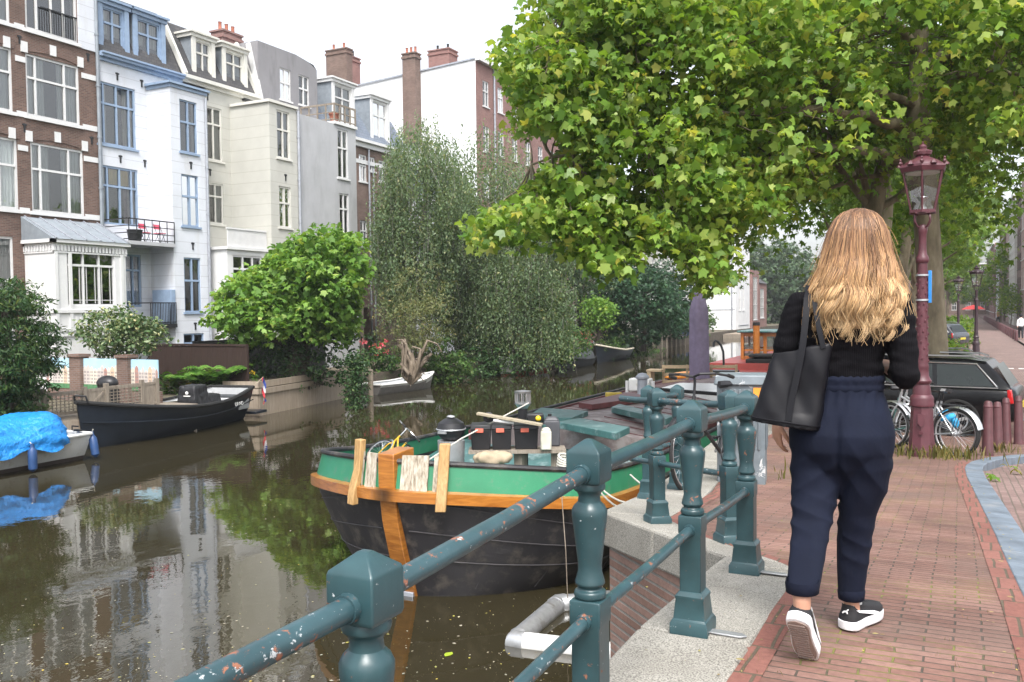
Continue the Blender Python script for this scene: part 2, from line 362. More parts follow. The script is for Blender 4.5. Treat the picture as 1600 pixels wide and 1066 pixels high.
M['rope']=mat('rope',(.52,.50,.44),.9,0,.2,60,.4,200)
# ---------------------------------------------------------------- setting
def sheet(name,rows,m,parent=None,**tg):      # rows of (y, x0, x1, z0, z1)
    mb=MB(); 
    for y,x0,x1,z0,z1 in rows: mb.v+=[(x0,y,z0),(x1,y,z1)]
    mb.f=[[2*i,2*i+1,2*i+3,2*i+2] for i in range(len(rows)-1)]; mb.mi=[0]*len(mb.f)
    return mb.build(name,m,parent,smooth=False,weld=False,**tg)
EP=[(-8,-1.2),(5.1,-1.2),(6.3,-2.42),(8,-2.5),(14,-3.5),(20,-3.8),(60,-4),(400,-4)]
def ex(y): return float(np.interp(y,[p[0] for p in EP],[p[1] for p in EP]))
KP=[(-8,.7),(3,.53),(5,.47),(7.1,.41),(8.8,.345),(11.4,.25),(12.3,.25),(13,.33),(14,.55),(15,.9),(16.2,1.6),(17.4,2.0),(19,2.1),(21,2.0),(23,1.0),(26,.7),(60,.55),(400,.5)]
def kx(y): return float(np.interp(y,[p[0] for p in KP],[p[1] for p in KP]))
YS=[-8,-3,0,1.5,3,4,4.7,5.1,5.5,5.9,6.3,7,8,9,10,11,12,12.5,13,13.5,14,14.5,15,15.6,16.2,16.8,17.4,18,19,20,21,22,23,24,26,30,60,120,250,400]
w_=MB(); w_.add([(-75,-60,0),(-1.0,-60,0),(-1.0,420,0),(-75,420,0)],[(0,1,2,3)]); w_.build('canal_water',M['water'],kind='structure',smooth=False)
CW=.46
def inner(y): return -.74 if y<4.9 else float(np.interp(y,[4.9,5.2,6.1],[-.74,-.95,-1.9])) if y<6.1 else ex(y)+.52
sheet('pavement',[(y,inner(y)-.02,kx(y)-.19,gz(y),gz(y)) for y in YS],M['pave'],kind='structure')
sheet('brick_border',[(y,inner(y)-.01,inner(y)+.10,gz(y)+.004,gz(y)+.004) for y in YS if y<=26],M['border'],kind='structure')
sheet('brick_border',[(y,kx(y)-.30,kx(y)-.185,gz(y)+.004,gz(y)+.004) for y in YS if y<=13],M['border'],kind='structure')
kb=MB()
for i in range(len(YS)-1):
    a,b=YS[i],YS[i+1]
    if a>=30: continue
    n=max(1,int((b-a)/.9))
    for k in range(n):
        y0=a+(b-a)*k/n+.004; y1=a+(b-a)*(k+1)/n-.004
        q=[(kx(y0)-.19,y0,gz(y0)+.01),(kx(y0),y0,gz(y0)+.006),(kx(y1),y1,gz(y1)+.006),(kx(y1)-.19,y1,gz(y1)+.01)]
        kb.prism(q,(0,0,0),(0,0,-.3))
kb.build('kerb',M['bluestone'],kind='structure',bev=.008)
sheet('road',[(y,kx(y)-.05,9 if y<30 else 3.6,gz(y)-(.06 if y<13 else .10),gz(y)-(.06 if y<13 else .10)) for y in YS],M['street'],kind='structure')
sheet('far_pavement',[(y,3.6,12,gz(y)+.02,gz(y)+.02) for y in (30,60,120,250,400)],M['street'],kind='structure')
sheet('ground',[(y,ex(y)+.3,120,gz(y)-.35,gz(y)-.35) for y in YS],M['soil'],kind='structure')
mk=MB()
for k in range(9): mk.box((1.0+k*.42,41.5,1.27),(.25,.35,.008))
mk.build('road_marking',M['white'],kind='structure')
# quay wall: brick below, granite coping blocks on top
qw=thing('quay_wall','brick canal wall under the pale granite coping beside the railing','quay wall',(0,0,0))
q=MB()
pts=[(ex(y)+.07,y) for y in YS]
for (x0,y0),(x1,y1) in zip(pts[:-1],pts[1:]):
    q.add([(x0,y0,-1),(x1,y1,-1),(x1,y1,gz(y1)-.2),(x0,y0,gz(y0)-.2)],[(0,1,2,3)])
q.build('wall',M['quaybrick'],qw,smooth=False)
cp=MB()
def coping(y0,y1):
    e=.006; y0+=e; y1-=e
    q=[(ex(y0),y0),(inner(y0),y0),(inner(y1),y1),(ex(y1),y1)]
    cp.add([(x,y,gz(y)+(.012)) for x,y in q]+[(x,y,gz(y)-.24) for x,y in q],[(0,1,2,3),(7,6,5,4),(0,4,5,1),(1,5,6,2),(2,6,7,3),(3,7,4,0)])
ys=[-8,-5,-3,-1.2,.6,2.05,3.55,4.9,5.1,5.72,6.3,7.6,9.2,10.8,12.4,14,16,18,20,23,26,30,36,45,60,90,140,250,400]
for a,b in zip(ys[:-1],ys[1:]): coping(a,b)
cp.build('coping',M['granite'],qw,smooth=False,bev=.018)
# ---------------------------------------------------------------- cast iron railings
def post_mb(mb,x,y,yaw=0,cap=None):
    z=gz(y)+.012; c=(x,y,z); m=rotm(0,0,yaw)
    mb.stack(c,[(.078,-.02),(.078,.038),(.072,.048),(.072,.052),(.066,.056),(.058,.135),(.060,.14),(.060,.15),(.050,.162),(.046,.168)],m)
    mb.stack(c,[(.044,.16),(.044,.40),(.048,.41),(.048,.475),(.046,.48)],m)
    mb.lathe(c,[(.030,.475),(.046,.482),(.049,.492),(.046,.503),(.036,.508),(.036,.514),(.045,.524),(.043,.535),(.036,.56),(.036,.585),(.046,.67),(.053,.725),(.053,.742),(.047,.755),(.034,.768),(.032,.785),(.037,.797),(.047,.804),(.049,.815),(.046,.826),(.040,.83)],20)
    (cap or mb).stack(c,[(.046,.824),(.050,.828),(.0525,.836),(.0525,.914),(.050,.922),(.012,.952),(.002,.955)],m)
def railing(name,label,posts,rails,yaw=0,stub=None,group=None):
    x0,y0=posts[0]; r=thing(name,label,'railing',(x0,y0,gz(y0)),group)
    for i,(x,y) in enumerate(posts):
        p=MB(); c=MB(); ya=yaw[i] if isinstance(yaw,list) else yaw
        post_mb(p,x,y,ya,c); po=p.build('post',M['rail'],r,bev=.003); c.build('cap',M['rail'],po,bev=.0035)
    P=list(posts)+([stub] if stub else [])
    for (xa,ya),(xb,yb) in zip(P[:-1],P[1:]):
        for h,rd in ((.872,.0235),(.435,.0195)):
            t=MB(); a=Vector((xa,ya,gz(ya)+h)); b=Vector((xb,yb,gz(yb)+h)); mid=(a+b)/2-Vector((0,0,.004))
            t.tube([a,mid,b],rd,16)
            d=(b-a).normalized()
            for e,s in ((a,1),(b,-1)):
                if stub and (xb,yb)==stub and s<0: continue
                t.tube([e+d*s*.045,e+d*s*.066],[rd*1.28,rd*1.16],16)
            t.build('rail',M['railtube'],r)
railing('bridge_railing','teal cast iron railing with chipped paint running from the front edge to the woman',[(-1.02,.16),(-1.0,1.37),(-.98,2.46),(-.985,3.62),(-1.0,4.74)],2)
railing('quay_railing','short slanted teal railing with a free rail end on the granite corner',[(-1.28,5.57),(-1.9,6.06)],2,[.68,.68],(-2.27,6.36))
railing('quay_railing','far stub of teal railing beside the green barge and the parked black bicycle',[(-2.33,7.2),(-2.3,7.95)],2)
# lead fixing tongues next to the post feet
for x,y in ((-.985,3.62),(-1.0,4.74)):
    t=MB(); z=gz(y); q=[(x+.05,y-.03),(x+.20,y-.035),(x+.225,y-.012),(x+.20,y+.015),(x+.05,y+.02)]
    t.prism([(a,b,gz(b)+.0125) for a,b in q],(0,0,0),(0,0,.008))
    tag(t.build('lead_tongue',M['galv'],bev=.003),('flat grey metal tongue on granite beside the railing post nearest the woman' if y>4 else 'flat grey metal tongue on granite beside the middle railing post'),'fixing plate')
# ---------------------------------------------------------------- canal houses
GZ=.95
class Face:      # a flat wall: u runs left to right as seen from outside
    def __init__(s,o,u,n): s.o=Vector(o); s.u=Vector(u); s.n=Vector(n)
    def P(s,u,z,n=0): return s.o+s.u*u+s.n*n+Vector((0,0,z))
    def box(s,mb,u0,u1,z0,z1,n0,n1):
        q=[s.P(u0,z0,n0),s.P(u1,z0,n0),s.P(u1,z1,n0),s.P(u0,z1,n0)]; d=s.n*(n1-n0); mb.prism(q,(0,0,0),d)
def FX(X): return Face((X,0,0),(0,1,0),(1,0,0))          # faces the canal, u = world y
def FY(Y): return Face((0,Y,0),(1,0,0),(0,-1,0))         # faces back along the canal, u = world x
def FW(X): return Face((X,0,0),(0,-1,0),(-1,0,0))        # faces the street's other side, u = -y
def panel(mb,F,u0,u1,z0,z1,ops=(),depth=.15,room=.7):
    us=sorted({u0,u1}|{v for o in ops for v in o[:2] if u0<v<u1}); zs=sorted({z0,z1}|{v for o in ops for v in o[2:4] if z0<v<z1})
    for a,b in zip(us[:-1],us[1:]):
        for c,d in zip(zs[:-1],zs[1:]):
            um,zm=(a+b)/2,(c+d)/2
            if any(o[0]<um<o[1] and o[2]<zm<o[3] for o in ops): continue
            mb.add([F.P(a,c),F.P(b,c),F.P(b,d),F.P(a,d)],[(0,1,2,3)])
    for o in ops:
        a,b,c,d=max(o[0],u0),min(o[1],u1),max(o[2],z0),min(o[3],z1); k0=mb.m
        mb.add([F.P(a,c),F.P(b,c),F.P(b,d),F.P(a,d)]+[F.P(a,c,-depth),F.P(b,c,-depth),F.P(b,d,-depth),F.P(a,d,-depth)],[(0,1,5,4),(1,2,6,5),(2,3,7,6),(3,0,4,7)])
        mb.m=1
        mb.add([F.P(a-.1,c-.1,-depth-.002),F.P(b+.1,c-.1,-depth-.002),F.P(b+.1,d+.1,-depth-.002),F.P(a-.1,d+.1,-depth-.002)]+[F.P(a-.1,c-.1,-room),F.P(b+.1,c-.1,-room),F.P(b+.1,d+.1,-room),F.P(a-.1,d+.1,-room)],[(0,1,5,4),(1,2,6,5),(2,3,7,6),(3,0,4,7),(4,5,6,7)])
        mb.m=k0
rnd=random.Random(5)
def window(par,F,o,fm,cols=(.5,),rows=(.68,),curt=.5,sill=True,fw=.085,bars=0,colmask=None,name='window',proud=.03):
    a,b,c,d=o[:4]; mb=MB(); w_,h_=b-a,d-c; n0,n1=-.13,-.045
    F.box(mb,a,b,c,c+fw,n0,n1); F.box(mb,a,b,d-fw,d,n0,n1); F.box(mb,a,a+fw,c+fw,d-fw,n0,n1); F.box(mb,b-fw,b,c+fw,d-fw,n0,n1)
    for r in rows: F.box(mb,a+fw,b-fw,c+h_*r-.045,c+h_*r+.045,n0,n1+.012)
    zs=[c+fw]+[c+h_*r for r in rows]+[d-fw]
    for k,cx in enumerate(cols):
        z0,z1=c+fw,d-fw
        if colmask and colmask[k]=='low': z1=c+h_*rows[0]-.045
        if colmask and colmask[k]=='up': z0=c+h_*rows[0]+.045
        F.box(mb,a+w_*cx-.04,a+w_*cx+.04,z0,z1,n0,n1+.006)
    for k in range(bars):
        u=a+fw+(w_-2*fw)*(k+1)/(bars+1); F.box(mb,u-.014,u+.014,c+fw,d-fw,n0+.02,n1-.02)
    if sill: F.box(mb,a-.09,b+.09,c-.09,c,-.05,.075)
    wo=mb.build(name,fm,par,smooth=False)
    g=MB(); g.add([F.P(a+.02,c+.02,-.10),F.P(b-.02,c+.02,-.10),F.P(b-.02,d-.02,-.10),F.P(a+.02,d-.02,-.10)],[(0,1,2,3)]); g.build('glass',M['glass'],wo,smooth=False)
    if curt>0:
        k=MB(); n=28; 
        for s in ((a+.03,a+.03+(w_-.06)*curt*.5),(b-.03-(w_-.06)*curt*.5,b-.03)):
            lo=[F.P(s[0]+(s[1]-s[0])*i/n,c+.03,-.22-.03*math.sin(i*1.7)) for i in range(n+1)]; hi=[p+Vector((0,0,h_-.08)) for p in lo]
            k.loft([lo,hi],False,False)
        k.build('curtain',M['curtain'],wo,weld=False)
    return wo
def wpx(X,xl,xr,yt,yb):
    xm,ym=(xl+xr)/2,(yt+yb)/2
    return (ax(xl,ym,X).y,ax(xr,ym,X).y,ax(xm,yb,X).z,ax(xm,yt,X).z)
def anchors(par,F,pts):
    mb=MB()
    for u,z in pts:
        F.box(mb,u-.035,u+.035,z-.22,z+.12,.002,.035); F.box(mb,u-.09,u+.09,z+.04,z+.11,.002,.03)
    mb.build('wall_anchor',M['iron'],par)
def pipe(par,x,y,z0,z1,m,r=.055):
    mb=MB(); mb.tube([(x,y,z0),(x,y,z1)],r,10)
    for k in range(int((z1-z0)/2.2)): mb.tube([(x,y,z0+1+k*2.2),(x,y,z0+1.08+k*2.2)],r*1.35,10)
    mb.build('drainpipe',m,par)
def chimney(par,c,d,z0,z1,m,pots=3,potm=None,along='y'):
    mb=MB(); mb.bx((c[0]-d[0]/2,c[1]-d[1]/2,z0),(c[0]+d[0]/2,c[1]+d[1]/2,z1)); mb.bx((c[0]-d[0]/2-.07,c[1]-d[1]/2-.07,z1-.35),(c[0]+d[0]/2+.07,c[1]+d[1]/2+.07,z1-.18)); mb.bx((c[0]-d[0]/2-.07,c[1]-d[1]/2-.07,z1-.001),(c[0]+d[0]/2+.07,c[1]+d[1]/2+.07,z1+.1))
    o=mb.build('chimney',m,par,smooth=False)
    for k in range(pots):
        t=(k+.5)/pots-.5; x,y=(c[0]+(t*d[0] if along=='x' else 0),c[1]+(t*d[1] if along=='y' else 0)); p=MB()
        p.lathe((x,y,z1+.1),[(.13,0),(.10,.1),(.095,.45),(.12,.5),(.09,.5)],10); p.build('chimney_pot',potm or M['terracotta'],o)
    return o
M['terracotta']=mat('terracotta',(.36,.13,.08),.8,0,.25,6)
M['yellowed']=mat('yellow_blind',(.62,.42,.12),.8,0,.2,9,stretch=(4,4,.2))
def dormer(par,F,u0,u1,z0,z1,back,m,wm,side,nproj=.0,cols=(.5,)):
    mb=MB(); mb.m=0; fr=nproj
    wi=(u0+.27,u1-.27,z0+.3,z1-.42); G=Face(F.o+F.n*fr,F.u,F.n)
    panel(mb,G,u0,u1,z0,z1-.28,[wi],.12,.5)
    mb.m=2
    for u in (u0,u1): mb.add([G.P(u,z0,0),G.P(u,z0,-back),G.P(u,z1-.28,-back),G.P(u,z1-.28,0)],[(0,1,2,3)])
    mb.m=0
    G.box(mb,u0-.12,u1+.12,z1-.28,z1-.10,-back,.12); G.box(mb,u0-.2,u1+.2,z1-.10,z1,-back,.22)
    G.box(mb,u0-.04,u0+.2,z0,z1-.28,.0,.07); G.box(mb,u1-.2,u1+.04,z0,z1-.28,.0,.07)
    d=mb.build('dormer',[m,M['dark_room'],side],par,smooth=False)
    w_=window(d,G,wi,wm,cols,(.66,),.7,False,.06); return d
def mansard(par,Xf,y0,y1,z0,z1,run,m,name='roof'):
    mb=MB(); mb.prism([(Xf,y0,z0),(Xf-run,y0,z1),(Xf-9,y0,z1+.3),(Xf-9,y0,z0)],(0,0,0),(0,y1-y0,0)); return mb.build(name,m,par,smooth=False)
XR=-33.5
# --- brick house with white bands (leftmost)
def brick_house():
    Y0,Y1=19.4,27.05; h=thing('brick_canal_house','dark brick canal house with white stone bands, arched window heads and a white timber bay','house',(XR,Y0,GZ))
    F=FX(XR); W=[wpx(XR,41,124,94,188),wpx(XR,49,131,229,334)]; Wt=wpx(XR,39,120,-30,56)
    wl=2.95; L=[(w[0]-.62-wl,w[0]-.62,w[2],w[3]) for w in (W[0],W[1])]
    L=[(L[0][0],ax(19,116,XR).y,W[0][2],W[0][3]),(L[1][0],ax(28,266,XR).y,W[1][2],W[1][3])]; Lt=(L[0][0],ax(15,10,XR).y,Wt[2],Wt[3])
    G1=(20.2,23.0,GZ+1.,W[1][2]-1.1)
    ops=W+L+[Wt,Lt,G1]; mb=MB(); panel(mb,F,Y0,Y1,GZ-1,21,ops,.14)
    mb.add([F.P(Y0,GZ-1),F.P(Y0,GZ-1,-12),F.P(Y0,21,-12),F.P(Y0,21)],[(0,1,2,3)]); mb.add([F.P(Y1,GZ-1),F.P(Y1,GZ-1,-12),F.P(Y1,21,-12),F.P(Y1,21)],[(0,1,2,3)]); mb.add([F.P(Y0,21),F.P(Y1,21),F.P(Y1,21,-12),F.P(Y0,21,-12)],[(0,1,2,3)])
    mb.build('wall',[M['brickA'],M['dark_room']],h,smooth=False)
    for o in ops[:4]: window(h,F,o,M['white'],(.18,.72) if o in W else (.3,.75),(.62,),.75,True,.09)
    b=window(h,F,Wt,M['white'],(.22,.5,.74),(.93,),.1,True,.1); g=MB()
    for k in range(18): u=Wt[0]+.75+k*.11; F.box(g,u-.012,u+.012,Wt[2]+.1,Wt[2]+1.05,-.03,-.01)
    F.box(g,Wt[0]+.7,Wt[0]+2.7,Wt[2]+1.03,Wt[2]+1.08,-.035,0); g.build('window_guard',M['iron'],b)
    window(h,F,Lt,M['white'],(.5,),(.8,),.3); window(h,F,G1,M['white'],(.5,),(.66,),.3)
    t=MB()
    seen=set()
    def flush():
        nonlocal t
        key=tuple(round(x,2) for x in sum(t.v,())[:9])
        if t.v and key not in seen: seen.add(key); t.build('stone_band',M['white'],h,smooth=False)
        t=MB()
    for o in W+L+[Wt,Lt]:
        for z0,z1 in ((o[2]-.12,o[2]+.10),(o[3]-.42,o[3]-.20)):
            for u0,u1 in ((Y0,L[0][0]),(max(o2[1] for o2 in L)+.0,W[0][0]) ,(W[1][1],Y1)):
                if u1>u0+.05: F.box(t,u0+.02,u1-.02,z0,z1,.0,.035); flush()
        F.box(t,o[0]-.12,o[1]+.12,o[2]-.14,o[2],-.05,.09); flush()
        um=(o[0]+o[1])/2
        for du,dz in ((-1.28,.0),(0,.16),(1.28,.0)):
            if Y0<um+du<Y1: F.box(t,um+du-.14,um+du+.14,o[3]+.0+dz,o[3]+.42+dz,.0,.06); flush()
    a=MB()      # shallow brick arches over the windows
    for o in W+L:
        n=10; um=(o[0]+o[1])/2; hw=(o[1]-o[0])/2+.1; lo=[];hi=[]
        for i in range(n+1):
            s=-1+2*i/n; lo.append(F.P(um+hw*s,o[3]+.02+.16*(1-s*s),.028)); hi.append(F.P(um+hw*s*1.03,o[3]+.36+.2*(1-s*s),.028))
        a=MB(); a.loft([[lo[i],hi[i],hi[i]-Vector((.03,0,0)),lo[i]-Vector((.03,0,0))] for i in range(n+1)]); a.build('brick_arch',M['brickA'],h,smooth=False)
    f=MB(); F.box(f,W[0][1]-.0,Y1-.02,ax(135,78,XR).z,ax(135,78,XR).z+3,.0,.05); f.build('plaster_panel',M['white_plaster'],h)
    anchors(h,F,[(ax(30,60,XR).y,ax(30,60,XR).z),(ax(38,198,XR).y,ax(38,198,XR).z),(ax(137,88,XR).y,ax(137,88,XR).z),(ax(143,218,XR).y,ax(143,218,XR).z)])
    pipe(h,XR+.1,Y1+.0,GZ+3,20,M['lead'],.07)
    # timber bay
    XB=-31.75; ya,yb=23.47,26.84; zt=ax(88,378,XB).z; FB=FX(XB); FS=FY(ya)
    o=wpx(XB,105,180,386,478); b=MB(); panel(b,FB,ya,yb,GZ-1,zt,[o],.1,.9); panel(b,FS,XR,XB,GZ-1,zt)
    b.add([FB.P(yb,GZ-1),FB.P(yb,GZ-1,-1.7),FB.P(yb,zt,-1.7),FB.P(yb,zt)],[(0,1,2,3)])
    bo=b.build('bay',[M['white'],M['dark_room']],h,smooth=False)
    tr=MB()
    for z,dz,dn in ((zt-.42,.06,.04),(zt-.02,.14,.16),(o[2]-.28,.12,.07),(o[2]-1.02,.10,.06),(GZ+2.1,.1,.06)):
        FB.box(tr,ya-dn,yb+dn,z,z+dz,-.02,dn); FS.box(tr,XR,XB+dn,z,z+dz,-.02,dn)
    for u in (ya,ya+.62,yb-.28): FB.box(tr,u,u+.14,o[2]-1.,zt-.4,.0,.05)
    for k in range(22): u=ya+(yb-ya)*k/21.; FB.box(tr,u-.045,u+.045,zt-.34,zt-.12,.0,.06)
    for k in range(11): u=XR+(XB-XR)*k/10.; FS.box(tr,u-.045,u+.045,zt-.34,zt-.12,.0,.06)
    for k in range(15): u=XR+.1+(XB-XR)*k/15.; FS.box(tr,u-.004,u+.004,o[2]-.1,zt-.5,.0,.006)
    for k in range(12): u=ya+.7+k*.19; FB.box(tr,u,u+.10,o[2]-.8,o[2]-.45,.0,.03)
    tr.build('trim',M['white'],bo,smooth=False)
    window(bo,FB,o,M['white'],(.34,.67),(.68,),.0,False,.07); 
    ld=MB()
    for k in range(3):
        u0=o[0]+.05+k*(o[1]-o[0]-.1)/3; u1=u0+(o[1]-o[0]-.1)/3
        for uu in (u0+.16,u1-.16): FB.box(ld,uu-.012,uu+.012,o[2]+.1,o[2]+1.65,-.09,-.07)
        FB.box(ld,u0,u1,o[2]+.22,o[2]+.245,-.09,-.07)
    ld.build('glazing_bar',M['white'],bo)
    rf=MB(); zr=zt+.12; rf.prism([(XB+.2,ya-.15,zr),(XR+.05,ya-.15,zr+.95),(XR+.05,ya-.15,zr)],(0,0,0),(0,yb-ya+.3,0)); ro=rf.build('bay_roof',M['lead'],bo,smooth=False)
    rb=MB()
    for k in range(6):
        y=ya+(yb-ya)*k/5.; rb.beam((XB+.2,y,zr+.03),(XR+.05,y,zr+.98),.05,.05)
    rb.build('roof_rib',M['zinc'],ro)
    return h
brick_house()
# --- white house with blue joinery
def white_house():
    Y0,Y1=27.12,33.35; XB=-32.; yb0,yb1=29.72,31.85; zc=ax(200,96,XR).z; F=FX(XR); FB=FX(XB); FS=FY(yb0)
    h=thing('white_canal_house','white plastered canal house with pale blue window frames, blue cornice and two blue dormers','house',(XR,Y0,GZ))
    A=wpx(XR,153,212,133,229); B=wpx(XR,160,216,262,352); C=wpx(XR,196,221,398,480); O=[A,B,C]
    W=[wpx(XB,281,308,158,239),wpx(XB,284,310.5,274,354),wpx(XB,288,314,403,488),wpx(XB,287,319,521,537)]
    mb=MB(); panel(mb,F,Y0,Y1,GZ-1,zc,O); panel(mb,FB,yb0,yb1,GZ-1,ax(290,140,XB).z,W); zb=ax(290,140,XB).z
    panel(mb,FS,XR,XB,GZ-1,zb); mb.add([FB.P(yb1,GZ-1),FB.P(yb1,GZ-1,-1.5),FB.P(yb1,zb,-1.5),FB.P(yb1,zb)],[(0,1,2,3)]); mb.add([FB.P(yb0,zb),FB.P(yb1,zb),FB.P(yb1,zb,-1.5),FB.P(yb0,zb,-1.5)],[(0,1,2,3)])
    mb.build('wall',[M['white_plaster'],M['dark_room']],h,smooth=False)
    window(h,F,A,M['blue'],(.16,.5,.83),(.66,),.55,True,.09); wb=window(h,F,B,M['blue'],(.16,.5,.83),(.66,),.4,False,.09); window(h,F,C,M['blue'],(.5,),(.7,),.2,False)
    bl=MB(); F.box(bl,B[0]+.5,B[1]-.4,B[2]+(B[3]-B[2])*.7,B[3]-.1,-.19,-.17); bl.build('blind',M['yellowed'],wb)
    for i,o in enumerate(W): window(h,FB,o,M['blue'],(.5,),(.58,) if i<3 else (),.25 if i!=1 else .1,True,.07)
    c=MB(); zt=zc
    for z0,z1,n in ((zt-.30,zt-.14,.12),(zt-.14,zt-.02,.28),(zt-.02,zt+.06,.36)): F.box(c,Y0+.03,31.8,z0,z1,-.1,n)
    for z0,z1,n in ((zb-.06,zb+.10,.06),(zb+.10,zb+.20,.16)): FB.box(c,yb0-n,yb1+n,z0,z1,-1.45,n)
    c.build('cornice',M['blue'],h,smooth=False)
    mansard(h,XR+.05,Y0+.05,31.78,zt+.06,zt+3.2,1.5,M['slate'])
    d1=(ax(153,40,XR-.2).y,ax(199,40,XR-.2).y); z1=ax(175,-2,XR).z
    dormer(h,F,d1[0],d1[1],zt+.0,z1,2.2,M['blue'],M['blue'],M['lead'],-.2)
    d2=(ax(208,60,XR-.2).y,ax(256,60,XR-.2).y); dormer(h,F,d2[0],d2[1],zt+.0,ax(232,18,XR).z,2.2,M['blue'],M['blue'],M['lead'],-.2)
    anchors(h,F,[(ax(x,y,XR).y,ax(x,y,XR).z) for x,y in ((183,118),(221,129),(188,247),(226,254))]); anchors(h,FB,[(ax(x,y,XB).y,ax(x,y,XB).z) for x,y in ((298,257),(301,383),(305,508))])
    pipe(h,XB+.07,yb1-.06,GZ,zb-.2,M['zinc'],.06)
    pipe(h,XR+.1,Y0+.0,GZ+3,zc,M['lead'],.05)
    # balconies in the recess
    for k,(zf,ytop,m2) in enumerate(((ax(215,377,XB).z,340,None),(ax(235,507,XB).z,477,None))):
        y0,y1=(27.15,29.6) if k==0 else (28.2,29.6); b=MB(); b.bx((XR+.01,y0,zf-.16),(XB+.15,y1+.08,zf)); bo=b.build('balcony',M['grey_plaster'] if k==0 else M['iron'],h,smooth=False)
        r=MB(); hh=.95; x1=XB+.12
        for z in ([.08,.35,.65,hh] if k==0 else [.08,hh]):
            rr=.022 if z<hh else .03
            r.beam((x1,y0+.02,zf+z),(x1,y1+.06,zf+z),rr*1.6,rr*1.6); r.beam((x1,y0+.02,zf+z),(XR+.02,y0+.02,zf+z),rr*1.6,rr*1.6)
        n=6 if k==0 else 16
        for i in range(n+1):
            y=y0+.02+(y1+.04-y0)*i/n; r.beam((x1,y,zf),(x1,y,zf+hh),.03 if i%6==0 or k==0 else .015,.03)
        r.build('balcony_rail',M['iron'],bo,smooth=False)
    zf=ax(235,507,XB).z; 
    cb=MB(); y=29.45; z0,z1=zf+.01,zf+1.55
    cb.bx((XR+.35,y,z0),(XB+.05,29.7,z1)); co=thing('balcony_cupboard','tall pale blue two door cupboard on the lower white house balcony','cupboard',(XR+.9,29.58,zf))
    cb.build('body',M['blue'],co,bev=.01); dr=MB(); 
    for a,b in ((XR+.38,XR+.98),(XR+1.0,XB+.02)): dr.bx((a,y-.02,z0+.05),(b,y,z1-.05))
    dr.build('door',M['blue'],co,bev=.004)
    # things on the upper balcony
    zf=ax(215,377,XB).z
    for j,(x,yy,lab,m) in enumerate(((-32.5,28.55,'pink folding chair with its back to the rail on the upper balcony','pinkc'),(-32.3,29.2,'second pink folding chair on the upper balcony, nearer the bay wall','pinkc'))):
        ch=thing('folding_chair',lab,'chair',(x,yy,zf),'chairs on the upper balcony'); b=MB(); b.box((x,yy,zf+.45),(.4,.36,.03)); b.build('seat',M['pinkc'],ch); b=MB(); b.box((x-.18,yy,zf+.75),(.03,.36,.22),rotm(0,-.2,0)); b.build('backrest',M['pinkc'],ch)
        for sy in (-1,1):
            b=MB(); b.tube([(x+.18,yy+.17*sy,zf),(x-.2,yy+.17*sy,zf+.9)],.012,6); b.tube([(x-.18,yy+.17*sy,zf),(x+.16,yy+.17*sy,zf+.45)],.012,6); b.build('leg',M['iron'],ch)
    t=thing('balcony_planter','dark grey plant tub on the upper balcony of the white house','planter',(-32.2,27.75,zf)); b=MB(); b.lathe((-32.2,27.75,zf),[(.26,0),(.33,.5),(.35,.5),(.30,.46)],14); b.build('tub',M['iron'],t)
    return h
M['pinkc']=mat('pink_enamel',(.55,.07,.12),.5)
white_house()
